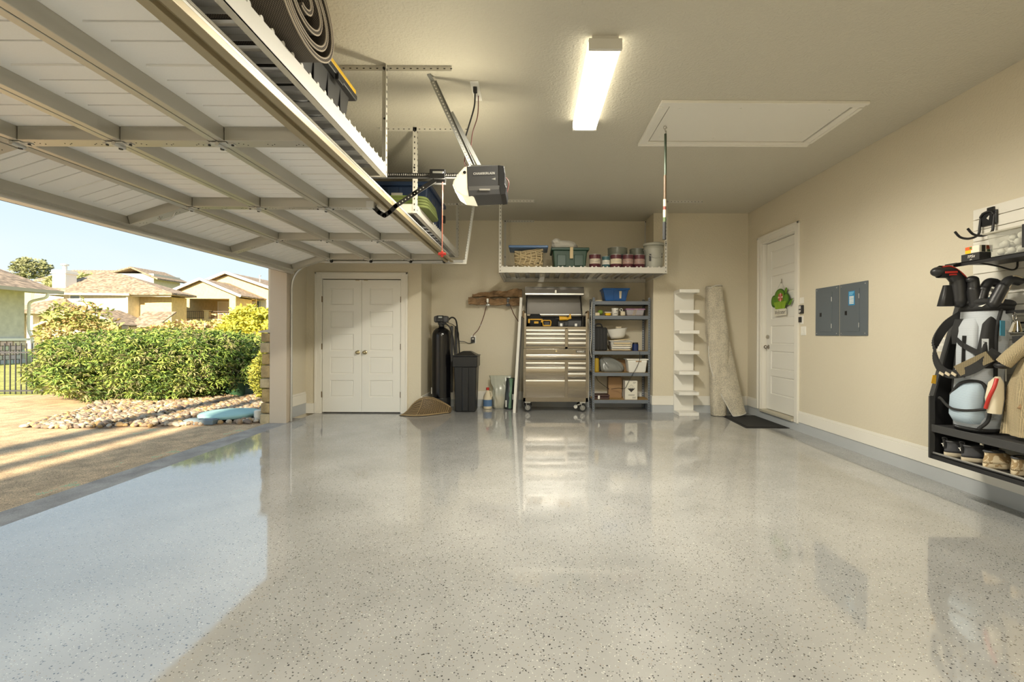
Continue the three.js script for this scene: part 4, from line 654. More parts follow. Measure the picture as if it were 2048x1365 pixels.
{ // wires and plug on the alcove wall
  const p = thing('plug_adapter', 'black plug adapter in the alcove wall outlet', 'plug', [-0.975, 1.06, 8.03]);
  part(p, 'adapter', bx(-1.005, -0.945, 1.075, 1.165, 7.99, 8.035, 0.008), MT.blackPlastic); part(p, 'label', bx(-0.992, -0.958, 1.125, 1.15, 7.9885, 7.99), MT.offwhite);
  part(p, 'outlet_plate', bx(-1.02, -0.93, 1.06, 1.19, 8.042, 8.05, 0.003), MT.white);
  single('brown_wire', 'thin brown wire running from the plug up to the left wall hook', 'wire', tube([[-0.975, 1.165, 8.02], [-0.97, 1.20, 8.03], [-0.90, 1.28, 8.04], [-0.855, 1.37, 8.04], [-0.80, 1.52, 8.04], [-0.765, 1.64, 8.0], [-0.73, 1.70, 7.90]], 0.0055, 60, 6), MT.copperWire);
  single('brown_wire', 'thin brown wire running from the right wall hook behind the board', 'wire', tube([[-0.36, 1.70, 7.89], [-0.33, 1.63, 7.98], [-0.28, 1.52, 8.04], [-0.20, 1.40, 8.04]], 0.0055, 40, 6), MT.copperWire);
  single('cable_clip', 'small grey stud on the alcove wall where the wire bends', 'clip', [cyl(0.008, 0.008, 0.03, -0.85, 1.365, 8.035, 'z', 8), bx(-0.86, -0.83, 1.36, 1.37, 8.02, 8.025)], MT.galv);
}
{ // stainless tool chest
  const x0 = -0.125, x1 = 0.885, dF = 7.47, dB = 7.93, c = thing('tool_chest', 'stainless rolling tool chest with its lid open', 'tool chest', [0.38, 0, 7.7]);
  part(c, 'lower_cabinet', [bx(x0, x1, 0.165, 0.99, dF + 0.012, dB, 0.006), bx(x0, x0 + 0.035, 0.165, 0.99, dF, dF + 0.02), bx(x1 - 0.035, x1, 0.165, 0.99, dF, dF + 0.02), bx(x0, x1, 0.165, 0.225, dF, dF + 0.02), bx(0.525, 0.565, 0.225, 0.80, dF, dF + 0.02)], MT.steel);
  part(c, 'upper_cabinet', [bx(x0 + 0.01, x1 - 0.01, 0.995, 1.335, dF + 0.03, dB, 0.004), bx(x0 + 0.01, x0 + 0.04, 0.995, 1.545, dF + 0.02, dB), bx(x1 - 0.04, x1 - 0.01, 0.995, 1.545, dF + 0.02, dB), bx(x0 + 0.01, x1 - 0.01, 1.30, 1.335, dF + 0.015, dF + 0.03), bx(0.525, 0.565, 0.995, 1.31, dF + 0.015, dF + 0.03), bx(x0 + 0.01, x1 - 0.01, 0.995, 1.02, dF + 0.015, dF + 0.03), bx(x0 + 0.04, x1 - 0.04, 1.335, 1.545, dB - 0.02, dB)], MT.steel);
  part(c, 'tray_liner', [bx(x0 + 0.042, x1 - 0.042, 1.336, 1.341, dF + 0.04, dB - 0.022), bx(x0 + 0.042, x1 - 0.042, 1.341, 1.52, dB - 0.026, dB - 0.021)], MT.rubber);
  const front = (a, b, y0, y1, f) => { const pts = [[-f - 0.022, y0]]; for (let k = 0; k <= 8; k++) { const t = k / 8; pts.push([-f - 0.006 + 0.008 * Math.sin(Math.PI * t), y0 + (y1 - y0) * t]); } pts.push([-f - 0.022, y1]); return poly(pts.map(([z, y]) => [-z, y]), b - a).rotateY(Math.PI / 2).translate(a, 0, 0); };   // gently bowed sheet
  const drawers = [[-0.085, 0.52, 1.243, 1.295], [-0.085, 0.52, 1.175, 1.238], [-0.085, 0.52, 1.105, 1.170], [-0.085, 0.52, 1.025, 1.100], [0.57, 0.845, 1.243, 1.295], [0.57, 0.845, 1.175, 1.238], [0.57, 0.845, 1.105, 1.170], [0.57, 0.845, 1.025, 1.100]];
  const low = [[-0.085, 0.845, 0.815, 0.905], [-0.085, 0.52, 0.715, 0.785], [-0.085, 0.52, 0.515, 0.710], [-0.085, 0.52, 0.230, 0.510], [0.57, 0.845, 0.715, 0.785], [0.57, 0.845, 0.625, 0.710], [0.57, 0.845, 0.520, 0.620], [0.57, 0.845, 0.230, 0.515]];
  for (const [L, off] of [[drawers, 0.012], [low, 0]]) for (const [a, b, y0, y1] of L) {
    const f = dF + off - 0.012, q = part(c, 'drawer', front(a, b, y0 + 0.003, y1 - 0.003, f), MT.steel);
    part(q, 'pull', [bx(a, b, y1 - 0.028, y1 - 0.006, f - 0.014, f - 0.004, 0.004), bx(a, b, y1 - 0.010, y1 - 0.005, f - 0.010, f + 0.002)], MT.alu);
  }
  part(c, 'lock_strip', bx(-0.085, 0.845, 0.915, 0.985, dF - 0.006, dF + 0.014, 0.003), MT.steel); part(c, 'lock', [bx(0.375, 0.40, 0.94, 0.965, dF - 0.012, dF - 0.005, 0.003), cyl(0.008, 0.008, 0.012, 0.388, 0.952, dF - 0.012, 'z', 12)], MT.brass);
  const badge = printed(0.15, 0.04, (g, w, h) => { g.fillStyle = '#5b5650'; g.fillRect(0, 0, w, h); g.strokeStyle = '#2c2a28'; g.lineWidth = 10; g.strokeRect(4, 4, w - 8, h - 8); g.fillStyle = '#efece4'; g.font = 'bold ' + h * 0.72 + 'px sans-serif'; g.textAlign = 'center'; g.textBaseline = 'middle'; g.fillText('KOBALT', w / 2, h / 2, w * 0.9); });
  part(c, 'name_badge', flat(0.15, 0.04).translate(0.765, 0.95, -(dF - 0.0075)), badge, true);
  // open lid: upright sheet at the back with folded front edge
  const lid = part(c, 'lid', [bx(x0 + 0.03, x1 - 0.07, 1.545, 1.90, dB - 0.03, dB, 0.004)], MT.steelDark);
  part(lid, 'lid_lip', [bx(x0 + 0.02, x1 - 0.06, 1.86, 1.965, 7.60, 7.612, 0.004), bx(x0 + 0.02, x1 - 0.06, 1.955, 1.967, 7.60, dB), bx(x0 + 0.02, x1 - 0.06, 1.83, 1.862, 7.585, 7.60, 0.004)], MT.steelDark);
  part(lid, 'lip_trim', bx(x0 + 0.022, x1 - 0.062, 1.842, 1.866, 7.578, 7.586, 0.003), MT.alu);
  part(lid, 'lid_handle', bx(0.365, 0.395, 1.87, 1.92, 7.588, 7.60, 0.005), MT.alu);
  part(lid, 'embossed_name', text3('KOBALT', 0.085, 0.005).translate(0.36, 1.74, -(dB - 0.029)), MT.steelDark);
  part(lid, 'gas_strut', [bar([x1 - 0.085, 1.50, dF + 0.12], [x1 - 0.085, 1.86, dB - 0.05], 0.014, 0.014), bar([x0 + 0.045, 1.50, dF + 0.12], [x0 + 0.045, 1.86, dB - 0.05], 0.014, 0.014)], MT.dark);
  part(lid, 'rim_strip', bx(x0 + 0.25, x1 - 0.05, 1.530, 1.545, dF + 0.30, dF + 0.312, 0.003), MT.alu);
  part(c, 'side_bumper', [bx(x1 - 0.02, x1 + 0.02, 1.46, 1.59, dF + 0.06, dF + 0.3, 0.02), bx(x0 - 0.02, x0 + 0.02, 1.46, 1.59, dF + 0.06, dF + 0.3, 0.02)], MT.bronze);
  for (const [x, d] of [[x0 + 0.07, dF + 0.07], [x1 - 0.08, dF + 0.07], [x0 + 0.07, dB - 0.07], [x1 - 0.08, dB - 0.07]]) {
    const w = part(c, 'caster', [cyl(0.062, 0.062, 0.032, x, 0.064, d, x > 0.5 ? 'z' : 'z', 24)], MT.rubber);
    part(w, 'hub', [cyl(0.04, 0.04, 0.036, x, 0.064, d, 'z', 20), cyl(0.012, 0.012, 0.05, x, 0.064, d, 'z', 10)], MT.zinc); part(w, 'fork', [bx(x - 0.045, x + 0.045, 0.14, 0.168, d - 0.04, d + 0.04, 0.004), bar([x - 0.03, 0.15, d - 0.026], [x, 0.06, d - 0.026], 0.035, 0.004), bar([x - 0.03, 0.15, d + 0.026], [x, 0.06, d + 0.026], 0.035, 0.004)], MT.galv);
  }
  part(c, 'brake_lever', [bar([x1 - 0.2, 0.10, dF + 0.05], [x1 - 0.09, 0.13, dF + 0.05], 0.02, 0.008), cyl(0.03, 0.03, 0.02, x1 - 0.19, 0.085, dF + 0.05, 'z', 14)], MT.galv);
  // tools in the open tray
  const t1 = thing('tool_bag', 'black and yellow soft tool bag in the open chest tray', 'tool bag', [0.06, 1.342, 7.66]);
  part(t1, 'bag', sack(0, 1.342, [[0, 0.06, 7.68, 0.11, 0.09, 0.02], [0.08, 0.06, 7.68, 0.12, 0.09, 0.03], [0.15, 0.06, 7.70, 0.11, 0.07, 0.04], [0.20, 0.06, 7.71, 0.07, 0.03, 0.05]]), MT.rubber);
  part(t1, 'yellow_trim', [bx(-0.055, -0.025, 1.39, 1.46, 7.575, 7.59, 0.005), bx(-0.025, 0.17, 1.44, 1.46, 7.572, 7.585, 0.005), bx(0.04, 0.11, 1.385, 1.42, 7.572, 7.585, 0.005), bar([0.17, 1.455, 7.578], [0.155, 1.405, 7.578], 0.012, 0.018)], MT.toolYellow);
  const t2 = thing('drill_charger', 'small yellow framed battery charger in the chest tray', 'charger', [0.24, 1.342, 7.60]);
  part(t2, 'frame', [tube([[0.185, 1.35, 7.58], [0.18, 1.43, 7.58], [0.24, 1.435, 7.58], [0.30, 1.43, 7.58], [0.30, 1.35, 7.58]], 0.008, 30, 8), bx(0.19, 0.295, 1.342, 1.365, 7.56, 7.60, 0.005)], MT.toolYellow); part(t2, 'body', bx(0.195, 0.29, 1.342, 1.415, 7.595, 7.64, 0.01), MT.dark);
  const t3 = thing('cordless_drill', 'yellow and black cordless drill lying in the chest tray', 'drill', [0.5, 1.342, 7.64]);
  part(t3, 'motor', [cyl(0.035, 0.03, 0.12, 0.50, 1.47, 7.62, 'x', 16)], MT.toolYellow); part(t3, 'chuck', [cyl(0.012, 0.024, 0.06, 0.415, 1.465, 7.62, 'x', 14)], MT.dark); part(t3, 'handle', [bar([0.55, 1.46, 7.62], [0.62, 1.49, 7.66], 0.045, 0.035), bx(0.60, 0.625, 1.46, 1.54, 7.62, 7.68, 0.006)], MT.toolYellow); part(t3, 'battery', bx(0.52, 0.58, 1.342, 1.42, 7.60, 7.68, 0.01), MT.dark);
  const t4 = thing('tool_case', 'dark plastic tool case with metal latches in the chest tray', 'case', [0.64, 1.342, 7.72]);
  part(t4, 'shell', bx(0.42, 0.80, 1.342, 1.44, 7.68, 7.86, 0.012), MT.charcoal); part(t4, 'latch', [bx(0.455, 0.495, 1.345, 1.39, 7.668, 7.68, 0.003), bx(0.69, 0.73, 1.345, 1.39, 7.668, 7.68, 0.003)], MT.galv);
}
{ // grey boltless shelving
  const x0 = 0.965, x1 = 1.875, dF = 7.58, dB = 7.99, S = thing('boltless_shelving', 'grey steel shelving unit with five shelves right of the tool chest', 'shelving', [1.42, 0, 7.78]);
  for (const [x, d] of [[x0, dF], [x1, dF], [x0, dB], [x1, dB]]) {
    const sx = x === x0 ? 1 : -1, sd = d === dF ? 1 : -1, p = part(S, 'post', [bx(x, x + sx * 0.034, 0, 1.80, d - 0.0015, d + 0.0015), bx(x - 0.0015, x + 0.0015, 0, 1.80, d, d + sd * 0.034)], MT.shelfGrey);
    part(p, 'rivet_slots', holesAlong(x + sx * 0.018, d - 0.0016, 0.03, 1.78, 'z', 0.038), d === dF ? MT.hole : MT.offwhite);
  }
  for (const y of [1.745, 1.515, 0.955, 0.615, 0.185]) {
    const s = part(S, 'shelf', [bx(x0 + 0.002, x1 - 0.002, y - 0.055, y, dF - 0.003, dF + 0.012, 0.002), bx(x0 + 0.002, x1 - 0.002, y - 0.055, y, dB - 0.012, dB + 0.003, 0.002), bx(x0 - 0.003, x0 + 0.012, y - 0.055, y, dF, dB, 0.002), bx(x1 - 0.012, x1 + 0.003, y - 0.055, y, dF, dB, 0.002)], MT.shelfGrey);
    part(s, 'deck_board', bx(x0 + 0.004, x1 - 0.004, y - 0.008, y + 0.001, dF + 0.004, dB - 0.004), MT.osb);
  }
  // contents, top to bottom
  const t = thing('blue_tote', 'open blue plastic storage tote on the top shelf of the grey unit', 'tote', [1.33, 1.746, 7.78]);
  part(t, 'tub', [frustumBin(1.13, 1.545, 1.746, 1.945, 7.62, 7.93, 0.22)], MT.blueTote); part(t, 'rim', [bx(1.12, 1.56, 1.928, 1.955, 7.60, 7.95, 0.012)], MT.blueTote); part(t, 'rib', [bx(1.305, 1.315, 1.76, 1.93, 7.617, 7.64, 0.003), bx(1.31, 1.50, 1.905, 1.915, 7.612, 7.63, 0.003), bx(1.49, 1.50, 1.77, 1.91, 7.620, 7.64, 0.003)], MT.blueTote); part(t, 'paper_tag', hull([[1.385, 1.905, 7.598], [1.425, 1.905, 7.598], [1.418, 1.79, 7.60], [1.39, 1.79, 7.60], [1.385, 1.905, 7.595], [1.425, 1.905, 7.595], [1.418, 1.79, 7.597], [1.39, 1.79, 7.597]]), MT.cream);
  single('white_saucer', 'shallow white dish upside down on the top grey shelf', 'dish', lathe([[0, 0], [0.062, 0], [0.066, 0.008], [0.05, 0.02], [0, 0.024]], 1.07, 1.746, 7.66), MT.cream);
  const jar = thing('glass_jar', 'lidded glass jar of green things on the second shelf', 'jar', [1.105, 1.516, 7.72]);
  part(jar, 'jar', lathe([[0, 0], [0.05, 0], [0.06, 0.02], [0.066, 0.09], [0.05, 0.125], [0.048, 0.13]], 1.105, 1.516, 7.72), MT.glass); part(jar, 'contents', sph(0.045, 1.105, 1.575, 7.72, 1, 0.9, 1), MT.green); part(jar, 'lid', lathe([[0, 0.18], [0.01, 0.178], [0.012, 0.165], [0.03, 0.155], [0.058, 0.135], [0.06, 0.128], [0, 0.128]].reverse(), 1.105, 1.516, 7.72), MT.glass);
  single('small_white_carton', 'small pale carton at the left end of the second shelf', 'carton', [bx(1.01, 1.08, 1.516, 1.56, 7.62, 7.68, 0.004), bx(1.02, 1.07, 1.56, 1.566, 7.63, 7.67, 0.002)], MT.cream);
  const yc = thing('yellow_tin', 'low yellow tub with pale lid beside the glass jar', 'tub', [1.215, 1.516, 7.66]); part(yc, 'tub', frustumBin(1.165, 1.265, 1.516, 1.56, 7.61, 7.71, 0.15), MT.yellow); part(yc, 'lid', bx(1.16, 1.27, 1.56, 1.578, 7.605, 7.715, 0.006), MT.cream);
  const pc = thing('white_paint_tub', 'white printed plastic paint tub on the second shelf', 'tub', [1.335, 1.516, 7.68]); part(pc, 'tub', cyl(0.05, 0.055, 0.11, 1.335, 1.571, 7.68), MT.offwhite); part(pc, 'lid', cyl(0.058, 0.056, 0.014, 1.335, 1.63, 7.68), MT.white); part(pc, 'print', [bx(1.345, 1.37, 1.592, 1.604, 7.6255, 7.628), bx(1.31, 1.36, 1.55, 1.556, 7.6255, 7.6285)], MT.charcoal);
  const bm = thing('cream_bottle', 'small cream bottle with hose loop between tub and purple bin', 'bottle', [1.455, 1.516, 7.66]); part(bm, 'bottle', frustumBin(1.42, 1.49, 1.516, 1.59, 7.63, 7.69, -0.1), MT.cream); part(bm, 'hose_loop', new THREE.TorusGeometry(0.022, 0.006, 8, 20).translate(1.43, 1.61, -7.66), MT.offwhite);
  const pb = thing('purple_bin', 'shallow clear bin with a purple rim on the second shelf', 'bin', [1.64, 1.516, 7.72]); part(pb, 'tub', frustumBin(1.50, 1.79, 1.516, 1.62, 7.60, 7.86, 0.12), mt(lin(0.36, 0.34, 0.36), 0.3)); part(pb, 'rim', bx(1.49, 1.80, 1.61, 1.63, 7.59, 7.87, 0.006), mt(lin(0.34, 0.17, 0.30), 0.4)); part(pb, 'paint_sticks', [bar([1.60, 1.52, 7.592], [1.64, 1.63, 7.595], 0.012, 0.005), bar([1.625, 1.52, 7.592], [1.67, 1.63, 7.595], 0.012, 0.005)], MT.rope);
  const cs = thing('black_case', 'tall black power tool case on the middle shelf', 'case', [1.06, 0.956, 7.74]); part(cs, 'shell', [bx(0.985, 1.21, 0.956, 1.33, 7.64, 7.84, 0.03), bx(1.0, 1.15, 1.33, 1.345, 7.70, 7.78, 0.006)], MT.rubber); part(cs, 'ribs', [bx(1.05, 1.07, 0.97, 1.31, 7.632, 7.65, 0.005), bx(1.10, 1.12, 0.97, 1.31, 7.632, 7.65, 0.005), bx(1.15, 1.17, 0.97, 1.31, 7.632, 7.65, 0.005)], MT.dark); part(cs, 'handle', tube([[1.02, 1.34, 7.74], [1.04, 1.38, 7.74], [1.12, 1.38, 7.74], [1.14, 1.34, 7.74]], 0.012, 20, 8), MT.dark);
  const pbn = thing('paper_bin', 'clear plastic bin of papers and folders on the middle shelf', 'bin', [1.41, 0.956, 7.72]); part(pbn, 'tub', [frustumBin(1.25, 1.59, 0.956, 1.115, 7.60, 7.86, 0.14)], mt(lin(0.62, 0.60, 0.56), 0.25, { transmission: 0.3, thickness: 0 })); part(pbn, 'rim', bx(1.235, 1.605, 1.11, 1.122, 7.585, 7.875, 0.005), MT.offwhite);
  for (let k = 0; k < 4; k++) part(pbn, 'folder', bx(1.27 + k * 0.01, 1.57, 0.97 + k * 0.033, 0.982 + k * 0.036, 7.594 - k * 0.003, 7.85, 0.002), [MT.rope, MT.white, MT.cream, MT.rope][k]);
  part(pbn, 'top_envelope', bar([1.30, 1.125, 7.70], [1.56, 1.145, 7.70], 0.2, 0.012, 0), MT.rope);
  const bowl = thing('white_basin', 'tilted white plastic basin lying on top of the paper bin', 'basin', [1.39, 1.13, 7.72]);
  { const g = lathe([[0.001, 0], [0.10, 0.005], [0.125, 0.05], [0.165, 0.15], [0.185, 0.16], [0.18, 0.165], [0.155, 0.15], [0.115, 0.055], [0.095, 0.015], [0.001, 0.012]], 0, 0, 0, 36).scale(1, 1, 0.7).rotateZ(0.10).translate(1.385, 1.15, -7.72); part(bowl, 'basin', g, MT.offwhite); part(bowl, 'sponge', bx(1.36, 1.45, 1.29, 1.345, 7.72, 7.78, 0.01), MT.cream); }
  const bt = thing('navy_bottle', 'small navy blue jar at the right of the middle shelf', 'jar', [1.66, 0.956, 7.70]); part(bt, 'jar', cyl(0.05, 0.05, 0.11, 1.665, 1.011, 7.70), mt(lin(0.012, 0.03, 0.12), 0.2)); part(bt, 'cap', cyl(0.045, 0.045, 0.025, 1.665, 1.078, 7.70), MT.dark);
  const yb = thing('yellow_bottle', 'tall yellow bottle with black cap at the left of the fourth shelf', 'bottle', [1.04, 0.616, 7.68]); part(yb, 'bottle', [lathe([[0, 0], [0.038, 0], [0.042, 0.015], [0.042, 0.20], [0.03, 0.225], [0, 0.226]], 1.04, 0.616, 7.68)], mt(lin(0.42, 0.28, 0.02), 0.4));
  part(yb, 'cap', cyl(0.034, 0.034, 0.03, 1.04, 0.857, 7.68), MT.dark);
  single('clear_sack', 'heap of grey translucent plastic sheeting on the fourth shelf', 'sheeting', sack(0, 0.616, [[0, 1.295, 7.74, 0.19, 0.10, 0.06], [0.05, 1.295, 7.74, 0.19, 0.10, 0.10], [0.10, 1.285, 7.74, 0.18, 0.09, 0.14], [0.15, 1.27, 7.74, 0.16, 0.08, 0.16], [0.20, 1.23, 7.75, 0.12, 0.06, 0.18], [0.24, 1.21, 7.75, 0.07, 0.035, 0.18]]), mt(lin(0.30, 0.31, 0.29), 0.25, { transmission: 0.35, thickness: 0 }));
  single('brown_carton', 'plain cardboard carton behind the plastic sheeting on the fourth shelf', 'carton', [bx(1.36, 1.66, 0.616, 0.80, 7.86, 7.97), bx(1.36, 1.66, 0.80, 0.803, 7.86, 7.91)], MT.cardboard);
  const bk = thing('white_basket', 'white perforated plastic basket on the right of the fourth shelf', 'basket', [1.66, 0.616, 7.70]);
  part(bk, 'tub', frustumBin(1.515, 1.83, 0.616, 0.82, 7.56, 7.80, 0.16), MT.white); part(bk, 'rim', bx(1.50, 1.845, 0.815, 0.835, 7.545, 7.815, 0.008), MT.white);
  { const g = []; for (let r = 0; r < 9; r++) for (let c = 0; c < 18; c++) { const t = r / 9, w = 0.150 - 0.022 * (1 - t); g.push(bx(1.672 - w + c * w * 2 / 17.5, 1.672 - w + c * w * 2 / 17.5 + 0.005, 0.633 + r * 0.0175, 0.643 + r * 0.0175, 7.576 - 0.014 * t, 7.582 - 0.014 * t)); } part(bk, 'perforations', g, mt(lin(0.35, 0.33, 0.30), 0.8)); }  // solid darker dots, shade of the basket openings put into their colour
  part(bk, 'handle_slot', bx(1.645, 1.735, 0.785, 0.803, 7.558, 7.565, 0.003), MT.cardboard);
  const ab = thing('acid_carton', 'white carton with a black and white corrosive diamond on the bottom shelf', 'carton', [1.58, 0.186, 7.70]);
  part(ab, 'box', bx(1.485, 1.68, 0.186, 0.485, 7.60, 7.78, 0.003), MT.offwhite);
  part(ab, 'print', flat(0.19, 0.29).translate(1.583, 0.335, -7.5985), printed(0.19, 0.29, (g, w, h) => { g.fillStyle = '#d9d5c6'; g.fillRect(0, 0, w, h); g.strokeStyle = '#2a2826'; g.fillStyle = '#2a2826'; g.lineWidth = 6; const c = w / 2, m = h * 0.40, r = w * 0.31; g.beginPath(); g.moveTo(c, m - r); g.lineTo(c + r, m); g.lineTo(c, m + r); g.lineTo(c - r, m); g.closePath(); g.stroke(); g.beginPath(); g.moveTo(c + r, m); g.lineTo(c, m + r); g.lineTo(c - r, m); g.closePath(); g.fill(); g.lineWidth = 7; g.beginPath(); g.moveTo(c - 60, m - 25); g.lineTo(c - 10, m - 60); g.moveTo(c + 10, m - 60); g.lineTo(c + 60, m - 25); g.stroke(); g.fillRect(c - 70, m - 14, 50, 8); g.fillRect(c + 10, m - 14, 60, 8); for (let k = 0; k < 2; k++) g.fillRect(w * 0.26, h * (0.735 + k * 0.04), w * 0.52, h * 0.014); g.lineWidth = 4; g.strokeRect(w * 0.60, h * 0.85, w * 0.3, h * 0.10); for (let k = 0; k < 6; k++) g.fillRect(w * (0.63 + k * 0.042), h * 0.87, w * 0.018, h * 0.06); g.fillRect(w * 0.64, h * 0.06, w * 0.27, h * 0.018); g.fillRect(w * 0.64, h * 0.11, w * 0.2, h * 0.012); }), true);
  single('cardboard_box', 'brown cardboard box standing at the back of the bottom shelf', 'box', [bx(1.26, 1.48, 0.186, 0.52, 7.84, 7.97), bx(1.26, 1.48, 0.515, 0.522, 7.835, 7.975)], MT.cardboard);
  const dc = thing('flat_case', 'flat dark red tool case with white latch on the bottom shelf', 'case', [1.10, 0.186, 7.70]); part(dc, 'shell', [bx(0.99, 1.24, 0.186, 0.225, 7.60, 7.82, 0.012), bx(1.0, 1.245, 0.228, 0.262, 7.605, 7.82, 0.012)], mt(lin(0.05, 0.02, 0.018), 0.4)); part(dc, 'latch', bx(1.055, 1.085, 0.195, 0.25, 7.588, 7.602, 0.004), MT.white);
  single('extension_cord', 'thin black cord trailing down over the shelf fronts', 'cord', tube([[1.71, 0.95, 7.575], [1.70, 0.83, 7.54], [1.66, 0.72, 7.535], [1.60, 0.60, 7.555], [1.52, 0.45, 7.57], [1.48, 0.37, 7.575], [1.40, 0.355, 7.72], [1.30, 0.33, 7.80]], 0.004, 70, 6), MT.dark);
  single('extension_cord', 'black lead hanging at the left end of the lower shelves', 'cord', tube([[1.0, 0.60, 7.60], [1.03, 0.55, 7.66], [1.08, 0.47, 7.74], [1.14, 0.42, 7.78], [1.22, 0.36, 7.82], [1.27, 0.33, 7.82]], 0.0045, 50, 6), MT.dark);
  single('extension_cord', 'white extension cord looped down the left post of the grey shelving', 'cord', tube([[0.955, 1.74, 7.60], [0.945, 1.5, 7.60], [0.95, 1.2, 7.60], [0.935, 1.0, 7.60], [0.95, 0.85, 7.605]], 0.006, 50, 6), MT.offwhite);
}
{ // white tower of ledges
  const x0 = 2.215, x1 = 2.515, t = thing('ledge_tower', 'tall white shelf tower with seven open ledges against the back wall', 'shelf', [2.37, 0, 7.35]);
  part(t, 'back_panel', bx(x0, x1, 0.0, 1.90, 7.44, 7.485, 0.003), MT.lack);
  for (let k = 0; k < 7; k++) { const y = 0.0 + k * 0.3085; part(t, 'ledge', bx(x0, x1, y, y + 0.05, 7.19, 7.44, 0.003), MT.lack); }
}
{ // rolled rug standing in the corner
  const t = thing('rolled_rug', 'cream patterned rug rolled up and standing in the corner by the door', 'rug', [2.85, 0, 7.3]);
  const rugM = mt(0xffffff, 0.95, { map: TX.rug, bumpMap: fine, bumpScale: 0.002 });
  part(t, 'roll', sack(0, 0.008, [[0, 2.83, 7.25, 0.105, 0.105, 0.01], [0.3, 2.83, 7.26, 0.115, 0.11, 0.01], [0.6, 2.84, 7.28, 0.125, 0.12, 0.015], [0.9, 2.84, 7.30, 0.14, 0.13, 0.02], [1.25, 2.83, 7.33, 0.16, 0.13, 0.02], [1.6, 2.815, 7.36, 0.14, 0.12, 0.01], [1.93, 2.80, 7.375, 0.118, 0.115, 0.01], [1.955, 2.80, 7.375, 0.112, 0.11, 0.01]]), rugM);
  const nu = 12, nv = 24, P = [], I = []; // loose flap peeling off to the right
  for (let j = 0; j <= nv; j++) for (let i = 0; i <= nu; i++) { const u = i / nu, v = j / nv, y = 1.55 * Math.pow(1 - v, 1) + 0.015, xa = 2.675 + 0.31 * Math.pow(Math.max(0, (v - 0.42) / 0.58), 1.6), xb = 2.96 + 0.225 * Math.pow(v, 1.1), x = xa + (xb - xa) * u; P.push(x, y + 0.045 * v * v * u, -(7.235 - 0.05 * Math.sin(u * 3.1) - 0.13 * Math.pow(v, 3) + 0.10 * u * (1 - v) + 0.02 * Math.sin(v * 5 + u * 2))); }
  const W = nu + 1; for (let j = 0; j < nv; j++) for (let i = 0; i < nu; i++) { const a = j * W + i; I.push(a, a + W, a + W + 1, a, a + W + 1, a + 1); }
  const n0 = P.length / 3; for (let k = 0; k < n0; k++) P.push(P[k * 3], P[k * 3 + 1], P[k * 3 + 2] - 0.009); const I0 = I.slice(); for (let k = 0; k < I0.length; k += 3) I.push(I0[k] + n0, I0[k + 2] + n0, I0[k + 1] + n0);
  for (let j = 0; j < nv; j++) for (const i of [0, nu]) { const a = j * W + i, b = a + W; I.push(a, b, b + n0, a, b + n0, a + n0); } for (let i = 0; i < nu; i++) { const a = nv * W + i; I.push(a, a + 1, a + 1 + n0, a, a + 1 + n0, a + n0); }
  const g = new THREE.BufferGeometry(); g.setAttribute('position', new THREE.Float32BufferAttribute(P, 3)); g.setIndex(I); g.computeVertexNormals(); part(t, 'loose_flap', g, rugM);
  const edge = []; for (let j = 8; j <= nv; j++) { const k = j * W * 3; edge.push([P[k] - 0.001, P[k + 1], -P[k + 2] - 0.001]); } for (let i = 1; i <= nu; i++) { const k = (nv * W + i) * 3; edge.push([P[k], P[k + 1], -P[k + 2] - 0.002]); }
  part(t, 'binding', tube(edge, 0.006, 60, 6), MT.offwhite);
  part(t, 'rolled_edge', tube([[2.685, 1.955, 7.36], [2.70, 1.93, 7.27], [2.78, 1.965, 7.26], [2.86, 1.97, 7.265], [2.915, 1.965, 7.34]], 0.007, 30, 6), MT.offwhite);
}
{ const m = thing('door_mat', 'black ribbed door mat on the floor in front of the entry door', 'mat', [3.1, 0, 6.75]);
  part(m, 'rubber_base', ground([[2.80, 6.255], [3.37, 6.255], [3.37, 7.24], [2.86, 7.20]], 0.006, 0.006), MT.rubber); part(m, 'pile', ground([[2.835, 6.295], [3.34, 6.295], [3.34, 7.20], [2.89, 7.16]], 0.014, 0.008), mt(0xffffff, 0.95, { map: TX.matpile, bumpMap: fine, bumpScale: 0.004 })); }
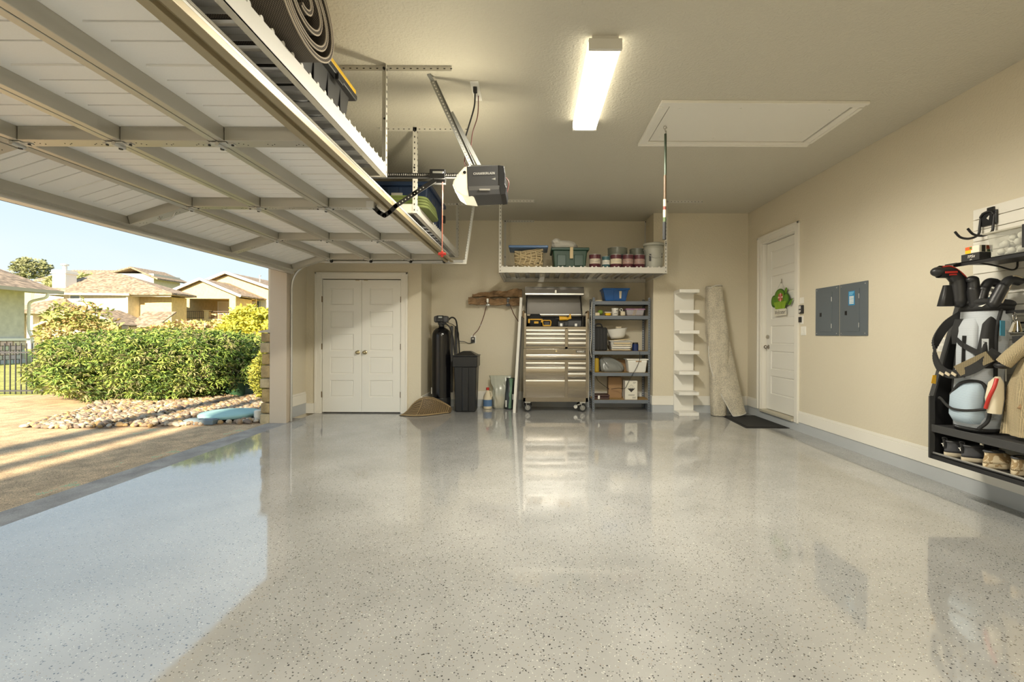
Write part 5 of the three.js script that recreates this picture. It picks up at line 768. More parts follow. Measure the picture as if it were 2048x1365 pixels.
// ---------- ceiling: opener, hatch, outlet, pole ----------
{
  const D = 3.72, o = thing('door_opener', 'dark grey garage door opener hanging on a black rail under the ceiling', 'door opener', [-0.43, 2.24, D]), u = 0.02, v = -0.056;   // u, v place the motor unit
  part(o, 'rail', [bx(-3.40, -0.43, 2.415, 2.45, D - 0.018, D + 0.018, 0.003)], MT.dark);
  { const g = []; for (let x = -2.0; x < -0.58; x += 0.0165) g.push(cyl(0.0062, 0.0062, 0.012, x, 2.434, D - 0.021, 'y', 6)); const c = part(o, 'drive_chain', g, mt(lin(0.18, 0.17, 0.15), 0.45, { metal: 0.6 })); c.userData.kind = 'stuff'; }
  const t = part(o, 'trolley', [bx(-0.79, -0.67, 2.40, 2.475, D - 0.035, D + 0.035, 0.006), bx(-0.765, -0.67, 2.37, 2.405, D - 0.02, D + 0.02, 0.004)], MT.dark);
  part(t, 'rail_joint', [bx(-0.765, -0.68, 2.442, 2.457, D - 0.04, D - 0.034, 0.003)], MT.galv);
  const Da = D - 0.045, pts = [[-0.745, 2.385, Da], [-0.90, 2.283, Da], [-1.045, 2.185, Da], [-1.09, 2.138, Da], [-1.13, 2.112, Da], [-1.17, 2.135, Da], [-1.225, 2.19, Da]];
  const arm = []; for (let k = 0; k < pts.length - 1; k++) arm.push(bar(pts[k], pts[k + 1], 0.006, 0.034)); for (const p of pts.slice(1, -1)) arm.push(cyl(0.017, 0.017, 0.006, p[0], p[1], p[2], 'z', 14));
  const a = part(o, 'door_arm', arm, MT.dark); const h = []; for (let k = 0; k < 9; k++) { const s = (k + 1.4) / 11; h.push(cyl(0.0048, 0.0048, 0.008, -0.80 - s * 0.25, 2.349 - s * 0.168, Da, 'z', 10)); } part(a, 'arm_holes', h, MT.offwhite);
  // motor unit: chamfered body, lamp lens at the door end, black end at the other
  const sh = (l) => l.map(([x, y, d]) => [x + u, y + v, d]);
  const prof = sh([[-0.505, 2.515], [-0.27, 2.525], [-0.265, 2.375], [-0.252, 2.315], [-0.49, 2.302], [-0.50, 2.36]]);
  const b = part(o, 'motor_housing', [poly(prof, 0.26, 0.006).translate(0, 0, -(D + 0.14))], MT.charcoal);
  part(b, 'lower_chamfer', [hull(sh([[-0.498, 2.368, D - 0.131], [-0.266, 2.376, D - 0.131], [-0.252, 2.318, D - 0.120], [-0.488, 2.304, D - 0.120], [-0.498, 2.368, D - 0.10], [-0.266, 2.376, D - 0.10], [-0.252, 2.318, D - 0.10], [-0.488, 2.304, D - 0.10]]))], mt(lin(0.15, 0.15, 0.15), 0.5));
  part(o, 'end_cover', [poly(sh([[-0.27, 2.525], [-0.235, 2.52], [-0.225, 2.46], [-0.228, 2.39], [-0.215, 2.36], [-0.222, 2.315], [-0.252, 2.31], [-0.268, 2.38]]), 0.27, 0.004).translate(0, 0, -(D + 0.145))], MT.dark);
  const nm = printed(0.16, 0.03, (g, w, hh) => { g.fillStyle = '#47474a'; g.fillRect(0, 0, w, hh); g.fillStyle = '#c9c8c2'; g.font = 'bold ' + hh * 0.78 + 'px sans-serif'; g.textAlign = 'center'; g.textBaseline = 'middle'; g.fillText('CHAMBERLAIN', w / 2, hh * 0.54, w * 0.96); });
  part(b, 'maker_name', flat(0.17, 0.030).rotateZ(0.035).translate(-0.38 + u, 2.468 + v, -(D - 0.1275)), nm, true);
  part(b, 'wifi_mark', [hull(sh([[-0.325, 2.425, D - 0.1275], [-0.295, 2.435, D - 0.1275], [-0.295, 2.418, D - 0.1275], [-0.325, 2.4245, D - 0.126], [-0.295, 2.435, D - 0.126]]))], MT.galv);
  part(b, 'rating_label', bx(-0.415 + u, -0.335 + u, 2.338 + v, 2.350 + v, D - 0.133, D - 0.126), MT.alu);
  const lensP = sh([[-0.505, 2.515], [-0.525, 2.508], [-0.565, 2.465], [-0.60, 2.41], [-0.605, 2.385], [-0.585, 2.34], [-0.54, 2.310], [-0.47, 2.296], [-0.49, 2.315], [-0.50, 2.37], [-0.50, 2.44]]);
  part(o, 'lamp_lens', [poly(lensP, 0.235, 0.012).translate(0, 0, -(D + 0.125))], mt(lin(0.82, 0.80, 0.70), 0.4, { emissive: lin(1.0, 0.9, 0.62), emissiveIntensity: 0.5 }));
  part(o, 'lens_vent', cyl(0.012, 0.012, 0.004, -0.527 + u, 2.475 + v, D - 0.124, 'z', 14), MT.dark);
  const pl = new THREE.PointLight(lin(1, 0.9, 0.66), 2.2); pl.position.set(-0.64, 2.28, -D); pl.castShadow = true; pl.shadow.radius = 2; scene.add(pl);
  const T0 = [-0.45, 2.47, D], T1 = [-0.745, CE - 0.03, D - 0.15];
  const s = part(o, 'hanger_strut', [bar(T0, T1, 0.036, 0.004, Math.PI / 2), bar([-0.43, 2.475, D + 0.012], [-0.725, CE - 0.025, D - 0.138], 0.004, 0.03, Math.PI / 2), bar(T1, [-0.765, CE, D - 0.19], 0.03, 0.006)], MT.zinc);
  part(o, 'brace_strut', bar([-0.40, 2.50, D + 0.03], [-0.62, 2.90, D - 0.06], 0.03, 0.004, Math.PI / 2), MT.zinc); part(o, 'mount_bracket', bx(-0.47, -0.31, 2.466, 2.498, D - 0.06, D - 0.056), MT.zinc);
  const hg = []; for (let k = 0; k < 30; k++) { const q = (k + 0.5) / 30; hg.push(cyl(0.0055, 0.0055, 0.012, T0[0] + (T1[0] - T0[0]) * q, T0[1] + (T1[1] - T0[1]) * q, D - 0.15 * q, 'z', 6)); } part(s, 'strut_holes', hg, MT.offwhite);
  part(o, 'wire_bundle', [tube([[-0.46, 2.475, D + 0.02], [-0.52, 2.54, D], [-0.505, 2.63, D], [-0.53, 2.54, D + 0.03], [-0.47, 2.465, D + 0.03]], 0.003, 40, 5)], MT.copperWire);
  part(o, 'end_wire', [tube([[-0.22, 2.445, D + 0.03], [-0.185, 2.40, D + 0.03], [-0.19, 2.345, D + 0.03], [-0.205, 2.275, D + 0.03]], 0.004, 30, 5)], MT.copperWire);
  part(o, 'release_cord', tube([[-0.69, 2.375, D - 0.03], [-0.69, 2.16, D - 0.03], [-0.69, 1.83, D - 0.03]], 0.0042, 20, 6), MT.redCord);
  part(o, 'release_handle', [bx(-0.72, -0.66, 1.812, 1.832, D - 0.04, D - 0.02, 0.005), bx(-0.70, -0.68, 1.798, 1.844, D - 0.038, D - 0.022, 0.004)], MT.red);
  const out = thing('ceiling_outlet', 'white double outlet on the ceiling feeding the opener', 'outlet', [-0.44, CE - 0.01, 3.74]);
  part(out, 'cover_plate', bx(-0.475, -0.41, CE - 0.007, CE, 3.62, 3.92, 0.003), MT.white); for (const d of [3.70, 3.83]) part(out, 'socket', cyl(0.018, 0.018, 0.004, -0.443, CE - 0.008, d, 'y', 16), MT.offwhite);
  part(out, 'plug', bx(-0.458, -0.428, CE - 0.05, CE - 0.008, 3.685, 3.72, 0.006), MT.dark);
  part(out, 'power_cord', tube([[-0.443, CE - 0.05, 3.70], [-0.45, CE - 0.14, 3.72], [-0.50, CE - 0.27, 3.78], [-0.535, CE - 0.35, 3.82]], 0.006, 30, 6), MT.dark);
  part(out, 'brown_cord', tube([[-0.432, CE - 0.01, 3.83], [-0.44, CE - 0.16, 3.85], [-0.48, CE - 0.30, 3.85], [-0.49, CE - 0.50, 3.80]], 0.004, 30, 6), MT.copperWire);
}
{ // attic hatch
  const h = thing('attic_hatch', 'white framed attic access panel in the ceiling', 'hatch', [1.83, CE - 0.03, 4.3]), x0 = 1.05, x1 = 2.745, d0 = 3.90, d1 = 4.80;
  for (const [a, b, c, e] of [[x0, x1, d0, d0 + 0.085], [x0, x1, d1 - 0.085, d1], [x0, x0 + 0.085, d0 + 0.085, d1 - 0.085], [x1 - 0.085, x1, d0 + 0.085, d1 - 0.085]]) { const t = part(h, 'frame_board', bx(a, b, CE - 0.018, CE, c, e, 0.004), MT.trim); const lx = b - a > 0.2 ? [a, b, c === d0 ? c : e - 0.03, c === d0 ? c + 0.03 : e] : [a === x0 ? a : b - 0.03, a === x0 ? a + 0.03 : b, c, e]; part(t, 'raised_edge', bx(lx[0], lx[1], CE - 0.026, CE - 0.015, lx[2], lx[3], 0.003), MT.trim); }
  part(h, 'panel', bx(x0 + 0.094, x1 - 0.094, CE - 0.008, CE + 0.012, d0 + 0.094, d1 - 0.094, 0.002), MT.trim); part(h, 'insulated_lid', bx(x0, x1, CE + 0.185, CE + 0.22, d0, d1), MT.offwhite);
  for (const [x, d] of [[1.24, 4.04], [1.75, 4.03], [1.22, 4.62], [1.75, 4.64], [2.52, 4.5], [2.5, 4.05]]) part(h, 'screw', cyl(0.008, 0.008, 0.004, x, CE - 0.0095, d, 'y', 10), MT.white);
  const p = thing('hook_pole', 'green telescopic pole hanging from the attic hatch ring', 'pole', [1.20, 2.08, 4.36]), px = 1.206, d = 4.36, seg = (n, a, b, r, m) => part(p, n, cyl(r, r, b - a, px - 0.004 + (a - 2.08) * 0.012, (a + b) / 2, d, 'y', 14), m);
  part(h, 'pull_ring', new THREE.TorusGeometry(0.014, 0.003, 6, 18).translate(px, CE - 0.027, -d), MT.nickel);
  part(p, 'hook', tube([[px, 3.06, d], [px, 3.085, d], [px + 0.01, 3.095, d], [px + 0.016, 3.088, d]], 0.003, 14, 6), MT.nickel);
  seg('tip', 3.035, 3.065, 0.006, MT.nickel); const gm = mt(lin(0.035, 0.055, 0.028), 0.4);
  seg('upper_tube', 2.66, 3.035, 0.011, gm); seg('brown_section', 2.44, 2.66, 0.0125, mt(lin(0.07, 0.04, 0.016), 0.5)); const pw = mt(lin(0.36, 0.32, 0.25), 0.6); seg('white_band', 2.375, 2.44, 0.0145, pw); seg('red_band', 2.345, 2.375, 0.0145, mt(lin(0.14, 0.03, 0.02), 0.6)); seg('white_label', 2.275, 2.345, 0.0145, pw); seg('green_label', 2.235, 2.275, 0.0145, mt(lin(0.07, 0.10, 0.04), 0.5)); seg('grip', 2.075, 2.235, 0.0155, MT.rubber);
}
// ---------- on the racks ----------
{
  const y = 2.412; // deck of the two racks above the door
  const rug = thing('rug_roll', 'rolled grey-brown rug with spiral end on the near ceiling rack', 'rug', [-1.55, y, 2.0]);
  const wv = mt(0xffffff, 0.95, { map: TX.weave, bumpMap: fine, bumpScale: 0.003 }), bd = mt(lin(0.42, 0.36, 0.28), 0.9);
  const turns = 3.6, n = 150, pts = []; for (let k = 0; k <= n; k++) { const t = k / n, a = t * turns * 6.2832 - 1.9, r = 0.035 + 0.21 * Math.pow(t, 0.85), wob = 1 + 0.06 * Math.sin(a * 2.1 + 1) + 0.05 * Math.sin(a * 1.3); pts.push([2.03 + r * wob * 1.12 * Math.cos(a) + 0.05 * t, y + 0.205 + r * wob * 0.82 * Math.sin(a)]); }
  const half = 0.0085, ring = (off) => pts.map((p, k) => { const q = pts[Math.min(n, k + 1)], o = pts[Math.max(0, k - 1)], dx = q[0] - o[0], dy = q[1] - o[1], l = Math.hypot(dx, dy); return [p[0] - dy / l * off, Math.max(y + 0.002, p[1] + dx / l * off)]; });
  const A = ring(half), B = ring(-half).reverse(), sh = new THREE.Shape([...A, ...B].map(([d, yy]) => new THREE.Vector2(d, yy)));
  part(rug, 'roll', new THREE.ExtrudeGeometry(sh, { depth: 1.15, bevelEnabled: false, curveSegments: 1 }).rotateY(Math.PI / 2).translate(-2.12, 0, 0), wv);
  part(rug, 'binding', [tube(A.map(([d, yy]) => [-0.972, yy, d]), 0.0042, 300, 5), tube(ring(-half).map(([d, yy]) => [-0.972, yy, d]), 0.0042, 300, 5)], bd);
  const fl = thing('flat_rug', 'folded brown carpet pieces lying flat on the near ceiling rack', 'rug', [-1.65, y, 1.5]); part(fl, 'layer', bx(-2.2, -1.12, y, y + 0.02, 1.05, 1.72, 0.008), wv); part(fl, 'layer', bx(-2.2, -1.16, y + 0.021, y + 0.05, 1.05, 1.68, 0.01), wv);
  const t = thing('yellow_lid_tote', 'black storage tote with yellow lid on the near ceiling rack', 'tote', [-1.46, y, 2.9]);
  part(t, 'tub', frustumBin(-1.75, -1.19, y, y + 0.34, 2.44, 3.13, 0.12), mt(lin(0.035, 0.034, 0.032), 0.5)); part(t, 'rim', bx(-1.785, -1.155, y + 0.325, y + 0.365, 2.40, 3.17, 0.012), MT.dark); part(t, 'lid', bx(-1.78, -1.16, y + 0.365, y + 0.40, 2.41, 3.165, 0.014), MT.yellow);
  for (const d of [2.62, 2.80, 2.98]) part(t, 'side_rib', bx(-1.215, -1.192, y + 0.02, y + 0.32, d - 0.005, d + 0.005, 0.002), MT.dark); part(t, 'latch', bx(-1.17, -1.148, y + 0.30, y + 0.345, 2.84, 2.92, 0.005), MT.dark);
  // far rack
  const yb = 2.412;
  for (let k = 0; k < 4; k++) { const s = new THREE.Shape(), x0 = -1.62, x1 = -1.0 - 0.006 * k, d0 = 4.56 + 0.012 * k, d1 = 5.16 - 0.01 * k, r = 0.09; s.moveTo(x0 + r, d0); s.lineTo(x1 - r, d0); s.quadraticCurveTo(x1, d0, x1, d0 + r); s.lineTo(x1, d1 - r); s.quadraticCurveTo(x1, d1, x1 - r, d1); s.lineTo(x0 + r, d1); s.quadraticCurveTo(x0, d1, x0, d1 - r); s.lineTo(x0, d0 + r); s.quadraticCurveTo(x0, d0, x0 + r, d0);
    const c = thing('chair_cushion', ['lowest', 'second from bottom', 'second from top', 'topmost'][k] + ' flat green seat cushion in the stack on the far rack', 'cushion', [-1.3, yb + k * 0.031, 4.86], 'green seat cushions'); part(c, 'pad', new THREE.ExtrudeGeometry(s, { depth: 0.013, bevelEnabled: true, bevelSize: 0.007, bevelThickness: 0.006, bevelSegments: 3 }).rotateX(-Math.PI / 2).translate(0, yb + k * 0.031 + 0.006, 0), MT.olive); part(c, 'piping', bar([x0 + 0.1, yb + k * 0.031 + 0.03, d0 + 0.01], [x1 - 0.1, yb + k * 0.031 + 0.03, d0 + 0.01], 0.004, 0.003), MT.green); }
  const nt = thing('navy_tote', 'large navy blue storage tote at the back of the far ceiling rack', 'tote', [-1.46, yb, 5.85]); part(nt, 'tub', [frustumBin(-1.78, -1.17, yb, yb + 0.46, 5.38, 6.35, 0.12), ...[5.6, 5.87, 6.14].map((d) => bx(-1.19, -1.17, yb + 0.03, yb + 0.42, d - 0.04, d + 0.04, 0.006)), ...[-1.62, -1.48, -1.33].map((x) => bx(x - 0.015, x + 0.015, yb + 0.05, yb + 0.44, 5.375, 5.42, 0.006))], MT.navyTote); part(nt, 'lid', bx(-1.80, -1.14, yb + 0.45, yb + 0.50, 5.34, 6.38, 0.015), MT.navyTote); part(nt, 'handle_latch', bx(-1.155, -1.125, yb + 0.24, yb + 0.33, 6.2, 6.26, 0.004), MT.dark); part(nt, 'label', bx(-1.575, -1.45, yb + 0.345, yb + 0.375, 5.366, 5.374), MT.offwhite);
  const wb = thing('white_game_bin', 'white printed bin with green lid beside the navy tote', 'bin', [-1.9, yb, 5.2]); part(wb, 'tub', frustumBin(-2.15, -1.645, yb, yb + 0.34, 5.17, 5.36, 0.08), MT.cream); part(wb, 'lid', bx(-2.17, -1.62, yb + 0.335, yb + 0.375, 5.15, 5.37, 0.012), MT.olive); part(wb, 'printed_panel', bx(-2.0, -1.75, yb + 0.12, yb + 0.30, 5.165, 5.175), mt(lin(0.60, 0.48, 0.25), 0.6));
  // rack over the tool chest
  const yc = 2.172;
  const rp = thing('rope_bin', 'clear bin with blue lid full of tan rope on the back rack', 'bin', [-0.04, yc, 7.1]); part(rp, 'tub', frustumBin(-0.31, 0.21, yc, yc + 0.29, 6.90, 7.30, 0.16), mt(lin(0.95, 0.95, 0.94), 0.06, { transmission: 1, thickness: 0, ior: 1.2 })); part(rp, 'lid', bx(-0.335, 0.235, yc + 0.285, yc + 0.32, 6.87, 7.33, 0.012), mt(lin(0.08, 0.17, 0.36), 0.35));
  { const g = []; const s0 = seed; seed = 77; for (let k = 0; k < 34; k++) { const x = rr(-0.18, 0.10), yy = yc + 0.03 + k * 0.0068, sl = rr(-0.05, 0.05), ln = rr(0.12, 0.21) * (0.8 + 0.2 * k / 34), d = 6.935 + rr(0, 0.05) + (34 - k) * 0.0006; g.push(tube([[Math.max(-0.25, x - ln), yy - sl, d], [x, yy + rr(-0.02, 0.02), d - 0.004], [Math.min(0.16, x + ln), yy + sl, d]], 0.0095, 10, 6)); } for (let k = 0; k < 5; k++) { const x = -0.19 + 0.075 * k; g.push(tube([[x, yc + 0.05, 6.93], [x + 0.03, yc + 0.14, 6.925], [x + 0.02, yc + 0.24, 6.93]], 0.0095, 10, 6)); } seed = s0; g.push(sack(0, yc + 0.012, [[0, -0.05, 7.13, 0.19, 0.12, 0.03], [0.1, -0.05, 7.13, 0.21, 0.13, 0.05], [0.24, -0.05, 7.13, 0.21, 0.12, 0.06]])); part(rp, 'rope', g, MT.rope); }
  const gt = thing('green_tote', 'dark green storage tote taped shut on the back rack', 'tote', [0.55, yc, 7.1]); part(gt, 'tub', [frustumBin(0.30, 0.80, yc, yc + 0.26, 6.90, 7.35, 0.10)], MT.greenTote); part(gt, 'lid', bx(0.275, 0.825, yc + 0.25, yc + 0.29, 6.87, 7.38, 0.012), MT.greenTote); part(gt, 'moulded_panel', [bx(0.365, 0.49, yc + 0.03, yc + 0.19, 6.897, 6.92, 0.006), bx(0.61, 0.74, yc + 0.03, yc + 0.19, 6.897, 6.92, 0.006)], MT.greenTote); part(gt, 'tape', [bx(0.545, 0.59, yc + 0.13, yc + 0.292, 6.862, 6.895), bx(0.545, 0.59, yc + 0.29, yc + 0.293, 6.865, 7.2)], MT.rope);
  single('cloth_bundle', 'knotted white cloth bundle on top of the green tote', 'cloth', [sack(0, yc + 0.292, [[0, 0.47, 7.08, 0.17, 0.12, 0.06], [0.05, 0.47, 7.08, 0.19, 0.13, 0.10], [0.10, 0.46, 7.08, 0.16, 0.11, 0.14], [0.125, 0.44, 7.08, 0.10, 0.07, 0.16], [0.13, 0.42, 7.08, 0.04, 0.03, 0.1]]), sack(0, yc + 0.36, [[0, 0.36, 7.0, 0.05, 0.04, 0.1], [0.04, 0.35, 7.0, 0.065, 0.05, 0.15], [0.08, 0.36, 7.0, 0.03, 0.025, 0.12]])], MT.cloth);
  function can(name, label, x, d, r, h, body, band, lidM, grp) { const c = thing(name, label, 'paint can', [x, yc, d], grp); part(c, 'can', lathe([[0, 0], [r, 0], [r, h - 0.008], [r + 0.003, h - 0.004], [r - 0.004, h], [r - 0.012, h - 0.01], [0, h - 0.01]], x, yc, d, 28), body); if (band) part(c, 'label_band', lathe([[r + 0.0005, h * 0.3], [r + 0.001, h * 0.3], [r + 0.001, h * 0.68], [r + 0.0005, h * 0.68]], x, yc, d, 28), band); part(c, 'rim', [new THREE.TorusGeometry(r, 0.004, 6, 28).rotateX(Math.PI / 2).translate(x, yc + h, -d), new THREE.TorusGeometry(r, 0.003, 6, 28).rotateX(Math.PI / 2).translate(x, yc + 0.004, -d)], MT.galv); part(c, 'lid', cyl(r - 0.012, r - 0.012, 0.006, x, yc + h - 0.005, d, 'y', 24), lidM); part(c, 'bail', tube([[x - r - 0.004, yc + h * 0.8, d], [x - r * 0.7, yc + h * 0.55, d - r * 0.8], [x, yc + h * 0.45, d - r - 0.008], [x + r * 0.7, yc + h * 0.55, d - r * 0.8], [x + r + 0.004, yc + h * 0.8, d]], 0.002, 24, 5), MT.galv); return c; }
  const maroon = mt(lin(0.11, 0.03, 0.04), 0.35), pale = mt(lin(0.55, 0.48, 0.38), 0.5), rose = mt(lin(0.40, 0.26, 0.22), 0.5), teal = mt(lin(0.05, 0.13, 0.15), 0.4), pail = mt(lin(0.20, 0.21, 0.17), 0.35), bucketM = mt(lin(0.44, 0.44, 0.38), 0.45);
  const G = 'gallon paint cans on the back rack';
  can('paint_can', 'maroon and cream paint can next to the green tote', 0.91, 6.93, 0.082, 0.19, maroon, pale, MT.galv, G);
  can('small_paint_can', 'small teal and white paint can among the maroon cans', 1.07, 6.93, 0.056, 0.165, teal, MT.offwhite, MT.galv, G);
  can('paint_can', 'maroon paint can with yellow-cream label beside the small teal can', 1.215, 6.93, 0.082, 0.19, maroon, MT.cream, MT.galv, G);
  can('paint_can', 'maroon paint can with rose label, second from the white bucket', 1.385, 6.93, 0.080, 0.19, maroon, rose, MT.galv, G);
  can('paint_can', 'maroon paint can with rose label right beside the white bucket', 1.552, 6.94, 0.080, 0.19, maroon, rose, MT.galv, G);
  can('paint_can', 'pale paint can lying deeper behind the small teal can', 1.10, 7.14, 0.082, 0.19, pale, null, MT.galv, G);
  can('wide_paint_can', 'large grey-lidded paint bucket behind the cream labelled can', 1.28, 7.18, 0.145, 0.33, pail, teal, MT.offwhite, G);
  can('wide_paint_can', 'large grey-lidded paint bucket behind the rose labelled cans', 1.585, 7.20, 0.12, 0.32, pail, null, MT.offwhite, G);
  const bk = thing('white_bucket', 'five-gallon white bucket with lid at the right end of the back rack', 'bucket', [1.775, yc, 7.0]); part(bk, 'bucket', lathe([[0, 0], [0.125, 0], [0.128, 0.01], [0.138, 0.27], [0.146, 0.275], [0.146, 0.29], [0.140, 0.295], [0.142, 0.345], [0, 0.345]], 1.775, yc, 7.0, 36), bucketM); part(bk, 'lid', lathe([[0.142, 0.335], [0.152, 0.335], [0.152, 0.36], [0.146, 0.37], [0, 0.366]], 1.775, yc, 7.0, 36), bucketM); part(bk, 'print', [bx(1.68, 1.71, yc + 0.10, yc + 0.2, 6.877, 6.885), bx(1.86, 1.875, yc + 0.15, yc + 0.22, 6.900, 6.91)], MT.charcoal); part(bk, 'handle', tube([[1.63, yc + 0.28, 7.0], [1.66, yc + 0.20, 6.88], [1.775, yc + 0.14, 6.845], [1.89, yc + 0.20, 6.88], [1.92, yc + 0.28, 7.0]], 0.0035, 40, 6), MT.galv);
}
// ---------- right wall ----------
function breaker(label, d0, d1, sticker) {
  const b = thing('breaker_panel', label, 'electrical panel', [3.37, 1.21, (d0 + d1) / 2], 'grey breaker panels'), X = 3.38, w = d1 - d0;
  part(b, 'cover', bx(X - 0.012, X, 1.21, 1.765, d0, d1, 0.003), MT.panelGrey);
  const dr = part(b, 'door', bx(X - 0.017, X - 0.011, 1.255, 1.70, d0 + w * 0.26, d0 + w * 0.80, 0.002), MT.panelGrey);
  part(dr, 'latch', [bx(X - 0.020, X - 0.016, 1.43, 1.475, d0 + w * 0.70, d0 + w * 0.78, 0.003), bx(X - 0.022, X - 0.019, 1.44, 1.465, d0 + w * 0.725, d0 + w * 0.755)], MT.dark);
  part(dr, 'hinge_knuckle', [cyl(0.004, 0.004, 0.05, X - 0.019, 1.32, d0 + w * 0.265, 'y', 8), cyl(0.004, 0.004, 0.05, X - 0.019, 1.62, d0 + w * 0.265, 'y', 8)], MT.galv);
  for (const y of [1.235, 1.74]) for (const d of [d0 + 0.03, d1 - 0.03]) part(b, 'screw', cyl(0.006, 0.006, 0.004, X - 0.014, y, d, 'x', 10), MT.galv);
  if (sticker) part(b, 'notice_sticker', flat(0.1, 0.15).rotateY(-Math.PI / 2).translate(X - 0.0185, 1.605, -(d0 + w * 0.53)), printed(0.1, 0.15, (g, W, H) => { g.fillStyle = '#2f86b8'; g.fillRect(0, 0, W, H); g.fillStyle = '#8fd0ea'; for (let k = 0; k < 3; k++) g.fillRect(W * 0.12, H * (0.07 + k * 0.085), W * (0.75 - 0.1 * k), H * 0.035); g.fillStyle = '#f2efe2'; for (let k = 0; k < 6; k++) g.fillRect(W * 0.14, H * (0.36 + k * 0.095), W * 0.72, H * 0.06); }), true);
}
breaker('grey breaker panel, the plain one nearer the entry door', 5.268, 5.695, false);
breaker('grey breaker panel with a blue notice sticker', 4.815, 5.248, true);
{
  const c = thing('instruction_card', 'small white instruction card taped above the door opener button', 'card', [3.375, 1.61, 6.0]); part(c, 'card', flat(0.085, 0.07).rotateY(-Math.PI / 2).translate(3.3785, 1.65, -6.0), printed(0.085, 0.07, (g, w, h) => { g.fillStyle = '#e6e0cc'; g.fillRect(0, 0, w, h); g.strokeStyle = '#555'; g.lineWidth = 14; g.beginPath(); g.moveTo(w * 0.3, h * 0.55); g.lineTo(w * 0.55, h * 0.7); g.moveTo(w * 0.45, h * 0.4); g.lineTo(w * 0.7, h * 0.55); g.stroke(); }), true); part(c, 'tape', bx(3.376, 3.38, 1.612, 1.688, 5.955, 6.045, 0.001), MT.trim);
  const k = thing('opener_control', 'black garage door wall control with white screen', 'control', [3.37, 1.485, 6.0]); part(k, 'case', bx(3.355, 3.38, 1.485, 1.59, 5.955, 6.035, 0.006), MT.blackPlastic); part(k, 'screen', bx(3.353, 3.356, 1.545, 1.58, 5.985, 6.025), MT.offwhite); part(k, 'button', [bx(3.353, 3.356, 1.505, 1.53, 5.985, 6.0), bx(3.353, 3.356, 1.497, 1.53, 6.005, 6.025)], MT.offwhite);
  const s = thing('remote_holder', 'white wall plate with a small black remote, above the light switch', 'remote', [3.37, 1.36, 6.0]); part(s, 'plate', bx(3.373, 3.38, 1.355, 1.46, 5.965, 6.03, 0.002), MT.white); part(s, 'remote', bx(3.350, 3.373, 1.375, 1.445, 5.99, 6.03, 0.006), MT.blackPlastic);
  const w = thing('light_switch', 'white double rocker switch below the opener control', 'switch', [3.37, 1.215, 5.96]); part(w, 'plate', bx(3.373, 3.38, 1.215, 1.325, 5.905, 6.015, 0.002), MT.white); for (const d of [5.935, 5.985]) part(w, 'rocker', bx(3.369, 3.374, 1.24, 1.30, d - 0.016, d + 0.016, 0.002), MT.white);
  const o = thing('duplex_outlet', 'white wall outlet behind the golf bag strap', 'outlet', [3.37, 1.075, 3.95]); part(o, 'plate', bx(3.373, 3.38, 1.08, 1.195, 3.905, 3.99, 0.002), MT.white); for (const y of [1.11, 1.165]) part(o, 'receptacle', bx(3.370, 3.374, y - 0.017, y + 0.017, 3.925, 3.965, 0.006), MT.offwhite);
}
